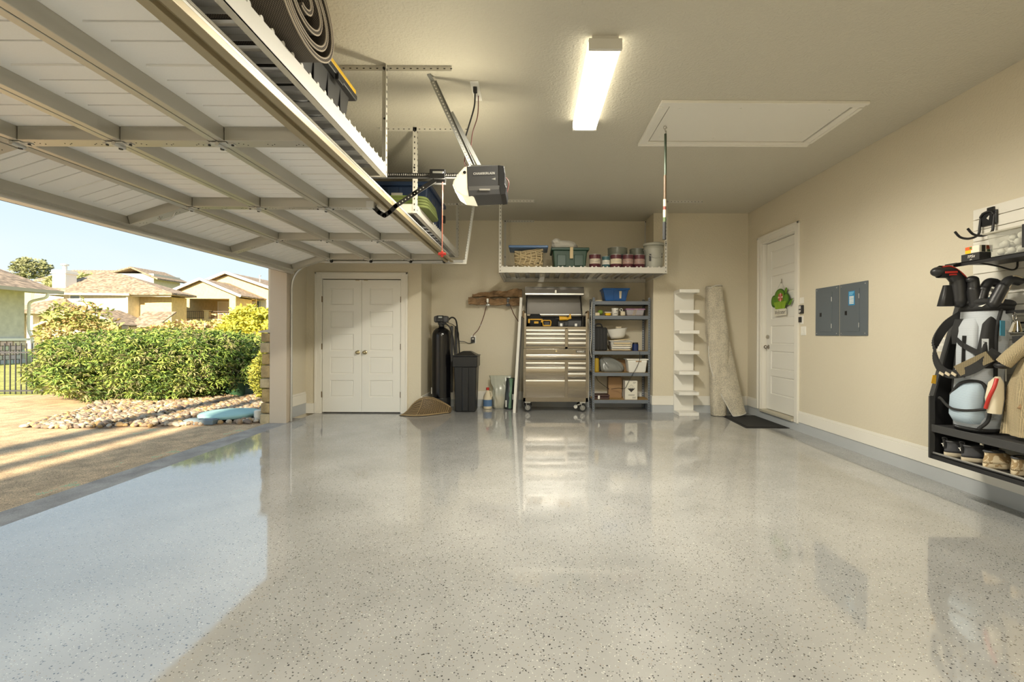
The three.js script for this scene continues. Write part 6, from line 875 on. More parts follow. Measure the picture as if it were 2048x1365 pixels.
{ // welcome sign with cactus pot on the entry door
  const s = thing('welcome_sign', 'green cactus cut-out welcome sign hanging on the entry door', 'sign', [3.42, 1.49, 6.58]);
  const X = 3.415, flatTo = (g) => g.rotateY(-Math.PI / 2).translate(X, 0, -6.585);   // local x runs to the camera's right, i.e. towards smaller depth
  const P = (pts, t = 0.006) => flatTo(poly(pts, t));
  const disc = (cx, cy, rx, ry, t = 0.006, off = 0) => { const sh = new THREE.Shape(); sh.absellipse(cx, cy, rx, ry, 0, Math.PI * 2); return flatTo(new THREE.ExtrudeGeometry(sh, { depth: t, bevelEnabled: false, curveSegments: 20 }).translate(0, 0, off)); };
  const dg = mt(lin(0.05, 0.12, 0.015), 0.6), lg = mt(lin(0.26, 0.42, 0.03), 0.6), mg = mt(lin(0.12, 0.26, 0.02), 0.6);
  part(s, 'back_board', [disc(-0.01, 1.735, 0.15, 0.12), disc(-0.17, 1.69, 0.075, 0.085), disc(0.15, 1.70, 0.085, 0.085), P([[-0.16, 1.68], [0.16, 1.68], [0.12, 1.575], [-0.12, 1.575]])], dg);
  part(s, 'cactus_pad', [disc(-0.015, 1.745, 0.12, 0.095, 0.004, 0.006)], mg); part(s, 'cactus_pad', [disc(-0.165, 1.695, 0.055, 0.062, 0.004, 0.006)], mg); part(s, 'cactus_pad', [disc(0.15, 1.705, 0.06, 0.062, 0.004, 0.006)], mg); part(s, 'cactus_pad', flatTo(poly([[0.20, 1.63], [0.29, 1.70], [0.31, 1.69], [0.25, 1.61]], 0.005)), mg); part(s, 'cactus_pad', flatTo(poly([[0.10, 1.80], [0.145, 1.86], [0.175, 1.84], [0.15, 1.77]], 0.005)), mg);
  for (const [a, b, c, e] of [[-0.16, -0.06, -0.115, -0.045], [-0.05, 0.055, -0.035, 0.045], [0.065, 0.165, 0.055, 0.12]]) part(s, 'pot_stave', flatTo(poly([[a, 1.675], [b, 1.675], [e, 1.578], [c, 1.578]], 0.006).translate(0, 0, 0.007)), lg);
  for (let k = 0; k < 8; k++) { const a = k / 8 * 6.283; part(s, 'petal', flatTo(poly([[0.02, 1.735], [0.02 + 0.055 * Math.cos(a - 0.28), 1.735 + 0.052 * Math.sin(a - 0.28)], [0.02 + 0.066 * Math.cos(a), 1.735 + 0.063 * Math.sin(a)], [0.02 + 0.055 * Math.cos(a + 0.28), 1.735 + 0.052 * Math.sin(a + 0.28)]], 0.004).translate(0, 0, 0.012)), k % 2 ? mt(lin(0.55, 0.08, 0.06), 0.6) : mt(lin(0.75, 0.42, 0.35), 0.6)); }
  const bd = part(s, 'word_board', flatTo(poly([[-0.155, 1.495], [0.155, 1.495], [0.155, 1.57], [-0.155, 1.57]], 0.006)), MT.offwhite);
  part(bd, 'word', flat(0.31, 0.09).rotateY(-Math.PI / 2).translate(X - 0.007, 1.532, -6.585), printed(0.31, 0.09, (g, w, h) => { g.fillStyle = '#e4dfcf'; g.fillRect(0, 0, w, h); g.fillStyle = '#3a352d'; g.font = 'italic bold ' + h * 0.8 + 'px serif'; g.textAlign = 'center'; g.textBaseline = 'middle'; g.fillText('Welcome!', w / 2, h * 0.52, w * 0.94); }), true);
  part(s, 'hanger_wire', [tube([[X + 0.004, 1.83, 6.70], [X + 0.01, 1.935, 6.592], [X + 0.004, 1.83, 6.48]], 0.002, 20, 5)], MT.galv); part(s, 'door_hook', [cyl(0.006, 0.006, 0.02, X + 0.012, 1.94, 6.592, 'x', 8), bx(3.426, 3.432, 1.93, 1.99, 6.585, 6.6, 0.002)], MT.nickel);
}
{ // slat wall board
  const w = thing('slat_wall', 'cream slatted wall board behind the golf gear', 'slat wall', [3.37, 0.42, 2.9]);
  for (let k = 0; k < 21; k++) { const y = 2.165 - (k + 1) * 0.082; part(w, 'slat', bx(3.358, 3.374, y + 0.005, y + 0.082, 2.0, 3.655, 0.003), MT.trim); }
  part(w, 'backing', bx(3.374, 3.38, 0.44, 2.165, 2.0, 3.655), MT.trim);
}
{ // hooks, wire shelf and what stands on it
  const h = thing('double_hook', 'black coated double storage hook on the slat wall', 'hook', [3.3, 1.98, 3.52]), r = 0.0085;
  part(h, 'plate', [bx(3.342, 3.358, 2.02, 2.125, 3.455, 3.575, 0.006), bx(3.344, 3.358, 2.12, 2.15, 3.48, 3.53)], MT.blackPlastic);
  part(h, 'logo', [hull([[3.341, 2.075, 3.53], [3.341, 2.092, 3.51], [3.341, 2.088, 3.507], [3.340, 2.075, 3.526], [3.341, 2.07, 3.52], [3.340, 2.06, 3.512]])], MT.offwhite);
  for (const d of [3.575, 3.47]) part(h, 'prong', tube([[3.345, 2.10, d], [3.335, 2.02, d], [3.325, 1.965, d], [3.26, 1.935, d], [3.19, 1.945, d], [3.15, 1.985, d]], r, 40, 8), MT.dark); part(h, 'top_bend', tube([[3.338, 2.09, 3.575], [3.338, 2.115, 3.55], [3.338, 2.115, 3.49], [3.338, 2.09, 3.47]], r, 20, 8), MT.dark);
  const s = thing('wire_shelf', 'black steel shelf bracketed on the slat wall', 'shelf', [3.2, 1.70, 2.95]);
  part(s, 'shelf_pan', [bx(3.02, 3.355, 1.722, 1.726, 2.3, 3.47), bx(3.02, 3.026, 1.700, 1.727, 2.3, 3.44)], MT.dark); part(s, 'bracket', [tube([[3.05, 1.716, 3.30], [3.20, 1.69, 3.30], [3.31, 1.665, 3.30], [3.335, 1.68, 3.30], [3.34, 1.725, 3.30], [3.35, 1.75, 3.30]], 0.006, 40, 6)], MT.dark); part(s, 'end_tab', bx(2.985, 3.05, 1.716, 1.724, 3.38, 3.47), MT.dark);
  const tp = thing('golf_ball_box', 'black golf ball box lettered TP5x at the end of the steel shelf', 'box', [3.09, 1.727, 3.34]);
  part(tp, 'box', bx(3.05, 3.13, 1.727, 1.782, 3.27, 3.41, 0.002), MT.rubber); const tpx = printed(0.135, 0.052, (g, w, hh) => { g.fillStyle = '#2c2b29'; g.fillRect(0, 0, w, hh); g.fillStyle = '#e8e4da'; g.font = 'italic bold ' + hh * 0.5 + 'px sans-serif'; g.textAlign = 'center'; g.textBaseline = 'middle'; g.fillText('TP5x', w * 0.55, hh * 0.38); g.font = 'bold ' + hh * 0.22 + 'px sans-serif'; g.fillText('pix', w * 0.55, hh * 0.76); });
  part(tp, 'print', flat(0.135, 0.052).rotateY(-Math.PI / 2).translate(3.0485, 1.7545, -3.34), tpx, true);
  const cb = thing('coloured_ball_box', 'small colourful golf ball box on top of the black box', 'box', [3.09, 1.783, 3.33]); part(cb, 'box', bx(3.055, 3.145, 1.783, 1.832, 3.275, 3.385, 0.002), MT.offwhite);
  part(cb, 'side_print', flat(0.105, 0.046).rotateY(-Math.PI / 2).translate(3.0535, 1.8075, -3.33), printed(0.105, 0.046, (g, w, hh) => { g.fillStyle = '#e9e2cf'; g.fillRect(0, 0, w, hh); g.fillStyle = '#e0622c'; g.fillRect(0, 0, w * 0.5, hh * 0.55); g.fillStyle = '#e8c21e'; g.fillRect(0, hh * 0.5, w * 0.42, hh * 0.5); g.fillStyle = '#4d8a3a'; g.fillRect(w * 0.32, hh * 0.08, w * 0.16, hh * 0.3); }), true);
  part(cb, 'front_print', flat(0.086, 0.046).translate(3.10, 1.8075, -3.2735), printed(0.086, 0.046, (g, w, hh) => { g.fillStyle = '#d8d0ba'; g.fillRect(0, 0, w, hh); g.fillStyle = '#26231d'; g.fillRect(w * 0.12, 0, w * 0.3, hh); g.fillStyle = '#8a3c22'; g.fillRect(w * 0.5, hh * 0.05, w * 0.4, hh * 0.55); g.fillStyle = '#40502c'; g.fillRect(w * 0.55, hh * 0.62, w * 0.4, hh * 0.34); }), true);
  const tub = thing('ball_tub', 'clear plastic tub holding white golf balls on the steel shelf', 'tub', [3.19, 1.727, 3.02]); part(tub, 'tub', frustumBin(3.055, 3.335, 1.727, 1.893, 2.78, 3.235, 0.10), mt(lin(0.86, 0.86, 0.82), 0.22, { transmission: 0.82, thickness: 0, ior: 1.2 })); part(tub, 'lid', [bx(3.045, 3.345, 1.890, 1.902, 2.765, 3.25, 0.005)], mt(lin(0.75, 0.72, 0.62), 0.3, { transmission: 0.5, thickness: 0 }));
  const balls = [[3.11, 1.752, 3.19], [3.17, 1.752, 3.19], [3.235, 1.752, 3.19], [3.28, 1.752, 3.16], [3.10, 1.765, 3.17], [3.11, 1.765, 3.11], [3.115, 1.765, 3.05], [3.12, 1.765, 2.99], [3.20, 1.765, 3.13], [3.26, 1.765, 3.10], [3.14, 1.815, 3.20], [3.10, 1.815, 3.14], [3.20, 1.815, 3.20], [3.11, 1.815, 3.07], [3.12, 1.815, 3.01], [3.26, 1.815, 3.18], [3.13, 1.852, 3.12], [3.11, 1.852, 3.045], [3.10, 1.812, 2.95], [3.11, 1.765, 2.93]];
  balls.forEach(([x, y, d], k) => single('golf_ball', 'white dimpled golf ball inside the clear tub', 'golf ball', sph(0.0215, x, y, d, 1, 1, 1, 18, 14), MT.white, 'white golf balls in the tub'));
  single('yellow_golf_ball', 'single yellow golf ball on top of the white ones in the tub', 'golf ball', sph(0.0215, 3.11, 1.862, 2.985, 1, 1, 1, 18, 14), MT.yellow);
  const bb = thing('black_ball_box', 'black printed box at the picture edge beside the ball tub', 'box', [3.1, 1.727, 2.86]); part(bb, 'box', bx(3.03, 3.10, 1.757, 1.90, 2.78, 2.97, 0.002), MT.rubber); part(bb, 'print', flat(0.065, 0.13).translate(3.065, 1.83, -2.7785), printed(0.065, 0.13, (g, w, hh) => { g.fillStyle = '#1f1a17'; g.fillRect(0, 0, w, hh); g.strokeStyle = '#d8cfc0'; g.lineWidth = 20; g.beginPath(); g.arc(w * 0.5, hh * 0.5, w * 0.28, 1, 5); g.stroke(); }), true);
}
{ // golf organiser rack
  const o = thing('golf_organiser', 'black steel golf organiser with two shelves hung on the right wall', 'organiser', [3.18, 0.30, 2.9]), bk = mt(lin(0.016, 0.016, 0.017), 0.45), pw = mt(lin(0.045, 0.045, 0.045), 0.5, { bumpMap: fine, bumpScale: 0.001 });
  const side = poly([[2.99, 0.30], [3.355, 0.30], [3.355, 1.45], [3.19, 1.45], [2.99, 0.76]], 0.012).translate(0, 0, -3.60); part(o, 'side_panel', side, bk);
  part(o, 'side_flange', [bar([2.992, 0.30, 3.585], [2.992, 0.76, 3.585], 0.012, 0.04), bar([2.992, 0.76, 3.585], [3.19, 1.45, 3.585], 0.04, 0.012)], pw);
  part(o, 'lower_shelf', [bx(2.985, 3.35, 0.325, 0.33, 1.9, 3.585), bx(2.985, 2.992, 0.295, 0.335, 1.9, 3.60)], bk); part(o, 'shelf_lip', bx(2.995, 3.003, 0.33, 0.345, 1.9, 3.58), MT.alu);
  part(o, 'upper_shelf', [bx(2.99, 3.35, 0.535, 0.545, 1.9, 3.585), bx(2.985, 2.995, 0.495, 0.55, 1.9, 3.585, 0.003)], pw);
  part(o, 'maker_plate', flat(0.09, 0.038).rotateY(-Math.PI / 2).translate(2.983, 0.523, -2.80), printed(0.09, 0.038, (g, w, h) => { g.fillStyle = '#c9c5bb'; g.fillRect(0, 0, w, h); g.strokeStyle = '#222'; g.lineWidth = 16; g.strokeRect(8, 8, w - 16, h - 16); g.fillStyle = '#a03020'; g.fillRect(w * 0.4, h * 0.25, w * 0.1, h * 0.5); g.fillStyle = '#222'; g.fillRect(w * 0.12, h * 0.3, w * 0.2, h * 0.4); }), true);
  part(o, 'back_post', bx(3.30, 3.355, 0.33, 0.54, 3.44, 3.50, 0.003), bk); part(o, 'top_rail', [bar([3.20, 1.37, 3.585], [3.20, 1.37, 1.9], 0.02, 0.02), bar([3.33, 1.30, 3.585], [3.33, 1.30, 1.9], 0.012, 0.012), bar([3.33, 1.24, 3.585], [3.33, 1.24, 1.9], 0.008, 0.008)], bk);
}
function shoe(name, label, x, d, turn, bodyM, soleM, loop) {
  const s = thing(name, label, 'shoe', [0, 0, 0], 'golf shoes on the lower shelf');
  const lv = (yy, k) => { const pts = []; for (let i = 0; i < 28; i++) { const a = i / 28 * 6.2832, c = Math.cos(a), sn = Math.sin(a); const len = c > 0 ? 0.165 : 0.105, wid = 0.044 - 0.006 * Math.max(0, -c) + 0.004 * Math.sin(a * 2); pts.push([c * len * k[0], sn * wid * k[1]]); } return pts; };
  const loft = (rows) => { const P = [], I = []; rows.forEach(([y, kx, kz, ox]) => lv(y, [kx, kz]).forEach(([a, b]) => P.push(a + ox, y, b))); const S = 28; for (let j = 0; j < rows.length - 1; j++) for (let i = 0; i < S; i++) { const a = j * S + i, b = j * S + (i + 1) % S; I.push(a, a + S, b, b, a + S, b + S); } const n = P.length / 3, L = rows.length - 1; P.push(rows[0][3], rows[0][0], 0); for (let i = 0; i < S; i++) I.push(n, i, (i + 1) % S); const g = new THREE.BufferGeometry(); g.setAttribute('position', new THREE.Float32BufferAttribute(P, 3)); g.setIndex(I); g.computeVertexNormals(); return g; };
  part(s, 'sole', loft([[0.0, 0.94, 0.92, 0], [0.012, 1.0, 1.02, 0], [0.032, 1.0, 1.03, 0], [0.034, 0.96, 0.98, 0]]), soleM);
  const up = loft([[0.03, 0.985, 0.99, 0], [0.05, 0.96, 0.99, -0.002], [0.07, 0.80, 0.92, -0.012], [0.088, 0.60, 0.82, -0.03], [0.105, 0.44, 0.76, -0.048], [0.112, 0.40, 0.70, -0.052], [0.104, 0.34, 0.58, -0.052], [0.06, 0.30, 0.5, -0.05]]); up.attributes; const u = part(s, 'upper', up, bodyM);
  part(s, 'collar', new THREE.TorusGeometry(0.05, 0.007, 8, 24).scale(1.12, 0.64, 1).rotateX(Math.PI / 2).translate(-0.04, 0.112, 0), MT.charcoal);
  const lc = []; for (let k = 0; k < 4; k++) lc.push(tube([[0.02 + k * 0.02, 0.094 - k * 0.007, -0.022], [0.024 + k * 0.02, 0.102 - k * 0.008, 0], [0.02 + k * 0.02, 0.094 - k * 0.007, 0.022]], 0.003, 10, 5)); part(s, 'laces', lc, MT.charcoal);
  if (loop) { part(s, 'heel_tab', [bar([-0.10, 0.06, 0], [-0.108, 0.125, 0], 0.022, 0.006), tube([[-0.105, 0.12, 0], [-0.115, 0.133, 0], [-0.09, 0.135, 0], [-0.085, 0.118, 0]], 0.005, 14, 6)], MT.rubber); part(s, 'heel_logo', [bar([-0.115, 0.075, -0.010], [-0.1125, 0.088, 0.0], 0.004, 0.003), bar([-0.1125, 0.088, 0.0], [-0.115, 0.098, -0.006], 0.004, 0.003), bar([-0.1125, 0.088, 0], [-0.115, 0.092, 0.012], 0.004, 0.003)], MT.white); }
  s.position.set(x, 0.331, -d); s.rotation.y = turn; return s;
}
const dirty = mt(0xffffff, 0.85, { map: tex(256, 0.2, (i, x, y) => { const n = N1[((y * 2) % 512) * 512 + x * 2], k = n > 0.57 ? 0.78 : 1; return [212 * k, 196 * k * (k < 1 ? 0.92 : 1), 164 * k * (k < 1 ? 0.8 : 1)]; }) });
const dgrey = mt(lin(0.055, 0.056, 0.062), 0.6), soleC = mt(lin(0.58, 0.50, 0.36), 0.7);
shoe('golf_shoe', 'dark grey golf shoe at the far end of the lower shelf', 3.11, 3.47, -0.25, dgrey, soleC, true);
shoe('golf_shoe', 'dark grey golf shoe next to the muddy cream pair', 3.11, 3.33, -0.25, dgrey, soleC, true);
shoe('muddy_shoe', 'muddy cream golf shoe next to the dark grey pair', 3.11, 3.18, -0.1, dirty, dirty, false);
shoe('muddy_shoe', 'muddy cream golf shoe with brown stained side, middle of the shelf', 3.12, 3.04, 0.35, dirty, dirty, false);
shoe('muddy_shoe', 'muddy cream golf shoe cut off by the right picture edge', 3.11, 2.86, 0.1, dirty, dirty, false);
{ // golf stand bag and clubs
  const bx0 = 3.13, bd = 3.36, y0 = 0.55, b = thing('golf_bag', 'grey and black golf stand bag standing on the organiser', 'golf bag', [bx0, y0, bd]);
  const cloth = mt(0xffffff, 0.8, { map: TX.bagcloth, bumpMap: fine, bumpScale: 0.001 }), web = MT.rubber;
  part(b, 'body', sack(0, y0 + 0.02, [[0, bx0 - 0.02, bd - 0.01, 0.105, 0.12, 0.01], [0.12, bx0 - 0.015, bd - 0.01, 0.115, 0.13, 0.012], [0.36, bx0, bd, 0.105, 0.125, 0.012], [0.6, bx0 + 0.03, bd, 0.11, 0.125, 0.01], [0.8, bx0 + 0.05, bd, 0.115, 0.13, 0.008], [0.86, bx0 + 0.055, bd, 0.118, 0.132, 0.006]]), cloth);
  part(b, 'base', sack(0, y0 + 0.001, [[0, bx0 - 0.02, bd - 0.01, 0.10, 0.115, 0], [0.03, bx0 - 0.02, bd - 0.01, 0.108, 0.124, 0]]), web);
  part(b, 'top_collar', [new THREE.TorusGeometry(0.125, 0.022, 10, 32).scale(0.95, 1.05, 1).rotateX(Math.PI / 2).rotateZ(-0.1).translate(bx0 + 0.058, y0 + 0.885, -bd), sack(0, y0 + 0.83, [[0, bx0 + 0.05, bd, 0.12, 0.136, 0], [0.05, bx0 + 0.055, bd, 0.124, 0.138, 0]])], web);
  part(b, 'ball_pocket', sack(0, y0 + 0.06, [[0, bx0 - 0.09, bd - 0.03, 0.07, 0.085, 0.01], [0.05, bx0 - 0.10, bd - 0.03, 0.085, 0.10, 0.01], [0.18, bx0 - 0.095, bd - 0.03, 0.082, 0.10, 0.01], [0.27, bx0 - 0.07, bd - 0.03, 0.06, 0.085, 0.01], [0.30, bx0 - 0.05, bd - 0.03, 0.04, 0.06, 0.01]]), mt(0xffffff, 0.75, { map: TX.bagcloth, color: lin(0.78, 0.9, 0.98) }));
  part(b, 'pocket_piping', tube([[bx0 - 0.15, y0 + 0.24, bd + 0.05], [bx0 - 0.14, y0 + 0.335, bd - 0.03], [bx0 - 0.08, y0 + 0.34, bd - 0.11], [bx0 - 0.06, y0 + 0.22, bd - 0.14], [bx0 - 0.07, y0 + 0.09, bd - 0.145], [bx0 - 0.11, y0 + 0.03, bd - 0.12]], 0.011, 50, 8), web);
  const front = (yy) => bx0 - 0.118 + 0.06 * (yy - y0);
  part(b, 'side_panel_dark', sack(0, y0 + 0.44, [[0, bx0 - 0.05, bd - 0.10, 0.045, 0.03, 0.02], [0.12, bx0 - 0.04, bd - 0.105, 0.055, 0.032, 0.02], [0.3, bx0 - 0.02, bd - 0.105, 0.04, 0.03, 0.02], [0.38, bx0, bd - 0.10, 0.012, 0.01, 0.02]]), web);
  part(b, 'long_pocket', sack(0, y0 + 0.36, [[0, bx0 - 0.085, bd + 0.0, 0.035, 0.07, 0.01], [0.2, bx0 - 0.075, bd, 0.04, 0.075, 0.01], [0.36, bx0 - 0.06, bd, 0.04, 0.07, 0.01], [0.42, bx0 - 0.05, bd, 0.025, 0.05, 0.01]]), cloth);
  part(b, 'buckle_strap', [bar([bx0 - 0.128, y0 + 0.37, bd - 0.025], [bx0 - 0.115, y0 + 0.66, bd - 0.02], 0.006, 0.032)], web);
  const shs = [[bx0 + 0.02, y0 + 0.82, bd + 0.15], [bx0 - 0.06, y0 + 0.74, bd + 0.19], [bx0 - 0.14, y0 + 0.58, bd + 0.2], [bx0 - 0.17, y0 + 0.44, bd + 0.13], [bx0 - 0.185, y0 + 0.39, bd + 0.02], [bx0 - 0.17, y0 + 0.41, bd - 0.08], [bx0 - 0.13, y0 + 0.47, bd - 0.16], [bx0 - 0.07, y0 + 0.56, bd - 0.2]];
  part(b, 'shoulder_strap', ribbon(shs, 0.013, 0.058, 48), web);
  part(b, 'black_trim', [tube([[bx0 - 0.06, y0 + 0.04, bd + 0.115], [bx0 - 0.065, y0 + 0.3, bd + 0.125], [bx0 - 0.03, y0 + 0.6, bd + 0.128], [bx0 + 0.0, y0 + 0.85, bd + 0.125]], 0.011, 30, 6), tube([[bx0 - 0.005, y0 + 0.35, bd - 0.128], [bx0 - 0.01, y0 + 0.5, bd - 0.135], [bx0 - 0.005, y0 + 0.7, bd - 0.135], [bx0 + 0.03, y0 + 0.84, bd - 0.13]], 0.012, 30, 6)], web);
  part(b, 'cross_strap', ribbon([[bx0 - 0.075, y0 + 0.645, bd + 0.09], [bx0 - 0.122, y0 + 0.61, bd + 0.01], [bx0 - 0.118, y0 + 0.565, bd - 0.07], [bx0 - 0.05, y0 + 0.515, bd - 0.145], [bx0 + 0.04, y0 + 0.49, bd - 0.16]], 0.008, 0.034, 24), web);
  part(b, 'mesh_elastic', sack(0, y0 + 0.60, [[0, bx0 - 0.045, bd + 0.075, 0.055, 0.05, 0.06], [0.09, bx0 - 0.04, bd + 0.078, 0.06, 0.052, 0.08], [0.18, bx0 - 0.025, bd + 0.08, 0.05, 0.045, 0.06]]), web);
  part(b, 'strap_pad', [bar([bx0 - 0.186, y0 + 0.415, bd - 0.045], [bx0 - 0.105, y0 + 0.525, bd - 0.195], 0.02, 0.075)], mt(lin(0.45, 0.44, 0.40), 0.8, { map: TX.waffle }));
  for (let k = 0; k < 3; k++) part(b, 'strap_vent', bar([bx0 - 0.197, y0 + 0.395 + 0.003 * k, bd + 0.09 - k * 0.05], [bx0 - 0.198, y0 + 0.38 + 0.003 * k, bd + 0.055 - k * 0.05], 0.006, 0.018), soleC);
  part(b, 'lower_strap', tube([[bx0 - 0.13, y0 + 0.20, bd + 0.17], [bx0 - 0.18, y0 + 0.21, bd + 0.1], [bx0 - 0.195, y0 + 0.155, bd - 0.0], [bx0 - 0.175, y0 + 0.15, bd - 0.09], [bx0 - 0.1, y0 + 0.17, bd - 0.17]], 0.009, 40, 6), web);
  part(b, 'swoosh', [hull([[bx0 - 0.078, y0 + 0.862, bd - 0.078], [bx0 - 0.05, y0 + 0.875, bd - 0.105], [bx0 - 0.066, y0 + 0.858, bd - 0.093], [bx0 - 0.08, y0 + 0.862, bd - 0.080]])], MT.white);
  part(b, 'side_letters', flat(0.16, 0.035).rotateZ(-Math.PI / 2).rotateY(-0.55).translate(bx0 - 0.075, y0 + 0.56, -(bd - 0.128)), printed(0.16, 0.035, (g, w, h) => { g.fillStyle = '#c4c9cd'; g.fillRect(0, 0, w, h); g.fillStyle = '#222'; g.font = 'italic bold ' + h * 0.8 + 'px sans-serif'; g.textAlign = 'center'; g.textBaseline = 'middle'; g.fillText('PLAY DRY', w / 2, h / 2, w * 0.95); }), true);
  part(b, 'stand_leg', [bar([bx0 + 0.05, y0 + 0.80, bd + 0.145], [bx0 - 0.02, y0 + 0.04, bd + 0.15], 0.012, 0.012)], MT.dark);
  part(b, 'orange_tag', hull([[bx0 - 0.175, y0 + 0.37, bd + 0.17], [bx0 - 0.15, y0 + 0.37, bd + 0.17], [bx0 - 0.19, y0 + 0.31, bd + 0.17], [bx0 - 0.155, y0 + 0.305, bd + 0.17], [bx0 - 0.175, y0 + 0.37, bd + 0.175], [bx0 - 0.155, y0 + 0.305, bd + 0.175]]), MT.toolYellow);
  part(b, 'blue_divider', bx(bx0 + 0.0, bx0 + 0.10, y0 + 0.88, y0 + 0.93, bd - 0.02, bd + 0.04, 0.01), mt(lin(0.08, 0.30, 0.42), 0.7));
  const leather = mt(lin(0.018, 0.018, 0.019), 0.4, { bumpMap: soft, bumpScale: 0.006 });
  const cover = (name, label, base, bend, tip, r0, r1, trimM) => { const c = thing(name, label, 'headcover', [base[0], base[1], base[2]], 'golf club headcovers'); const mid = base.map((v, i) => (v + bend[i]) / 2); part(c, 'sleeve', [tube([base, mid, bend], r0, 16, 12), sph(r0, ...base)], leather); part(c, 'sock', [tube([bend, [(bend[0] * 0.6 + tip[0] * 0.4), (bend[1] + tip[1]) / 2 + 0.025, (bend[2] + tip[2]) / 2], tip], r1, 16, 12), sph(r1, ...bend, 1.1, 1.1, 1.05), sph(r1, ...tip, 1.15, 0.8, 1)], leather); if (trimM) part(c, 'piping', tube([[base[0] + r0 * 0.7, base[1], base[2] - r0 * 0.8], [bend[0] + r1 * 0.9, bend[1], bend[2] - r1 * 0.7], [(bend[0] + tip[0]) / 2, (bend[1] + tip[1]) / 2 + r1 + 0.02, (bend[2] + tip[2]) / 2 - r1 * 0.6], [tip[0], tip[1] + r1 * 0.7, tip[2] - r1 * 0.7]], 0.006, 40, 6), trimM); return c; };
  const dc = cover('driver_headcover', 'large black driver headcover with red piping on the golf bag', [3.04, 1.46, 3.41], [3.03, 1.60, 3.41], [2.90, 1.665, 3.42], 0.05, 0.045, MT.red);
  part(dc, 'loose_flap', sack(0, 1.42, [[0, 2.955, 3.43, 0.05, 0.03, 0.04], [0.07, 2.97, 3.43, 0.045, 0.028, 0.05], [0.15, 2.98, 3.43, 0.035, 0.02, 0.04]]), leather); part(dc, 'red_letters', [bar([2.905, 1.655, 3.372], [2.985, 1.658, 3.365], 0.004, 0.014), bar([2.93, 1.638, 3.368], [2.98, 1.64, 3.365], 0.004, 0.010)], MT.red);
  cover('fairway_headcover', 'slim upright black headcover beside the red-piped one', [3.09, 1.43, 3.34], [3.075, 1.53, 3.34], [3.065, 1.60, 3.34], 0.04, 0.034, null);
  cover('putter_headcover', 'black curved headcover pointing right behind the slim one', [3.10, 1.45, 3.31], [3.12, 1.53, 3.31], [3.20, 1.575, 3.31], 0.03, 0.03, null);
  cover('iron_headcover', 'black and grey curved headcover arching over the bag top', [3.12, 1.43, 3.24], [3.16, 1.54, 3.22], [3.25, 1.575, 3.20], 0.036, 0.03, soleC);
  for (const [x, d, t] of [[3.20, 3.40, 1.52], [3.22, 3.32, 1.50], [3.18, 3.26, 1.48], [3.24, 3.28, 1.53]]) { const c = thing('golf_club', 'steel golf club ' + (d === 3.40 ? 'deepest in the bag' : d === 3.32 ? 'next to the blue divider' : d === 3.26 ? 'at the near side of the bag' : 'with the tallest head at the wall'), 'golf club', [x, 0.7, d], 'golf clubs'); part(c, 'shaft', cyl(0.006, 0.007, t - 0.9, x, 0.9 + (t - 0.9) / 2, d, 'y', 8), MT.galv); part(c, 'head', hull([[x - 0.01, t - 0.02, d], [x + 0.01, t - 0.02, d], [x - 0.05, t + 0.04, d - 0.01], [x - 0.05, t - 0.01, d - 0.02], [x + 0.012, t + 0.03, d + 0.01], [x - 0.04, t + 0.03, d + 0.012]]), MT.alu); }
}
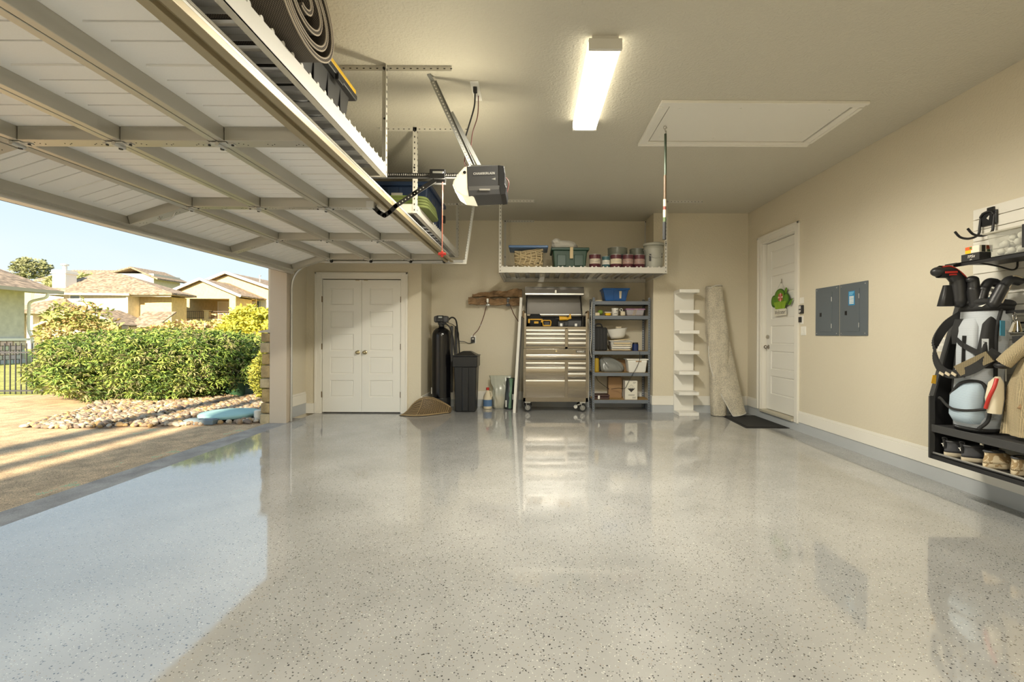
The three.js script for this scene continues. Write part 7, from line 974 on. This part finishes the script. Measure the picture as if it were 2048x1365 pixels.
{ // coat and gear hanging right of the bag
  const jm = mt(0xffffff, 0.95, { map: TX.waffle, bumpMap: fine, bumpScale: 0.002 }), j = thing('waffle_jacket', 'beige waffle-knit jacket hanging at the right picture edge', 'jacket', [3.12, 0.57, 2.96]);
  const cols = 22, rows = 18, P = [], I = [], f = (u, v) => { const top = 1.30 - 0.10 * Math.max(0, 0.35 - u), y = 0.575 + (top - 0.575) * v, d = 3.13 - 0.42 * u - 0.13 * (v > 0.45 ? (v - 0.45) * (1 - u) : 0) * 1.9, w = 0.022 * Math.sin(u * 17 + v * 2) + 0.012 * Math.sin(u * 31 + v * 5); return [3.055 + 0.10 * v * v + w + 0.03 * u, y, d]; };
  for (let j2 = 0; j2 <= rows; j2++) for (let i = 0; i <= cols; i++) { const q = f(i / cols, j2 / rows); P.push(q[0], q[1], -q[2]); } const W = cols + 1; for (let a = 0; a < rows; a++) for (let i = 0; i < cols; i++) { const k = a * W + i; I.push(k, k + 1, k + W + 1, k, k + W + 1, k + W); } const n0 = P.length / 3; for (let k = 0; k < n0; k++) P.push(P[k * 3] + 0.05, P[k * 3 + 1], P[k * 3 + 2]); const I0 = I.slice(); for (let k = 0; k < I0.length; k += 3) I.push(I0[k] + n0, I0[k + 2] + n0, I0[k + 1] + n0); for (let a = 0; a < rows; a++) for (const i of [0, cols]) { const k = a * W + i; I.push(k, k + W, k + W + n0, k, k + W + n0, k + n0); } for (let i = 0; i < cols; i++) for (const r of [0, rows * W]) { const k = r + i; I.push(k, k + 1, k + 1 + n0, k, k + 1 + n0, k + n0); }
  const g = new THREE.BufferGeometry(); g.setAttribute('position', new THREE.Float32BufferAttribute(P, 3)); g.setIndex(I); g.computeVertexNormals(); part(j, 'body', g, jm);
  part(j, 'sleeve', [tube([[3.16, 1.29, 2.92], [3.11, 1.18, 2.99], [3.07, 1.08, 3.07], [3.05, 1.03, 3.10]], 0.045, 24, 12)], jm); part(j, 'cuff', [sph(0.045, 3.048, 1.018, 3.105, 1, 0.5, 1)], MT.dark);
  part(j, 'stain', [hull([[3.02, 0.76, 2.985], [3.02, 0.79, 2.96], [3.02, 0.77, 2.955], [3.03, 0.75, 2.97], [3.03, 0.79, 2.97]])], MT.kraft);
  part(j, 'hanging_strap', bar([3.13, 1.185, 3.12], [3.09, 1.215, 2.70], 0.012, 0.045), MT.rubber);
  const c = thing('sports_hat', 'cream hat brim above the jacket at the picture edge', 'hat', [3.16, 1.40, 2.98]); part(c, 'crown', sph(0.095, 3.20, 1.44, 2.93, 1, 0.7, 1.1), MT.charcoal); part(c, 'brim', sph(0.07, 3.10, 1.45, 2.90, 1.2, 0.35, 0.9), MT.cream);
  const v = thing('red_visor_case', 'cream and red zipped pouch between bag and jacket', 'pouch', [3.06, 0.72, 3.14]); part(v, 'pouch', sack(0, 0.70, [[0, 3.04, 3.15, 0.03, 0.035, 0], [0.1, 3.05, 3.16, 0.045, 0.04, 0.01], [0.2, 3.07, 3.17, 0.035, 0.035, 0.01], [0.24, 3.08, 3.17, 0.012, 0.012, 0]]), MT.cream); part(v, 'red_zip', tube([[3.0, 0.73, 3.17], [2.998, 0.80, 3.145], [3.02, 0.88, 3.13], [3.04, 0.93, 3.135]], 0.011, 24, 6), MT.red);
  const k = thing('keys_bundle', 'bundle of keys and tees hanging above the jacket strap', 'keys', [3.12, 1.2, 3.12]); part(k, 'ring', new THREE.TorusGeometry(0.03, 0.004, 6, 20).rotateY(0.5).translate(3.12, 1.33, -3.10), MT.nickel); for (let q = 0; q < 4; q++) part(k, 'key', bar([3.12 + q * 0.008, 1.305, 3.10], [3.10 + q * 0.014, 1.235, 3.11 - q * 0.01], 0.004, 0.014), q % 2 ? MT.brass : MT.galv); part(k, 'blue_tag', bar([3.10, 1.31, 3.16], [3.09, 1.21, 3.15], 0.006, 0.03), mt(lin(0.05, 0.22, 0.32), 0.5));
}
scene.traverse((o) => { if (/slots|holes|perforations|studs|ridges|buttons|laces|punched/.test(o.name) && o.isMesh) o.userData.kind = 'stuff'; });
renderer.render(scene, camera);
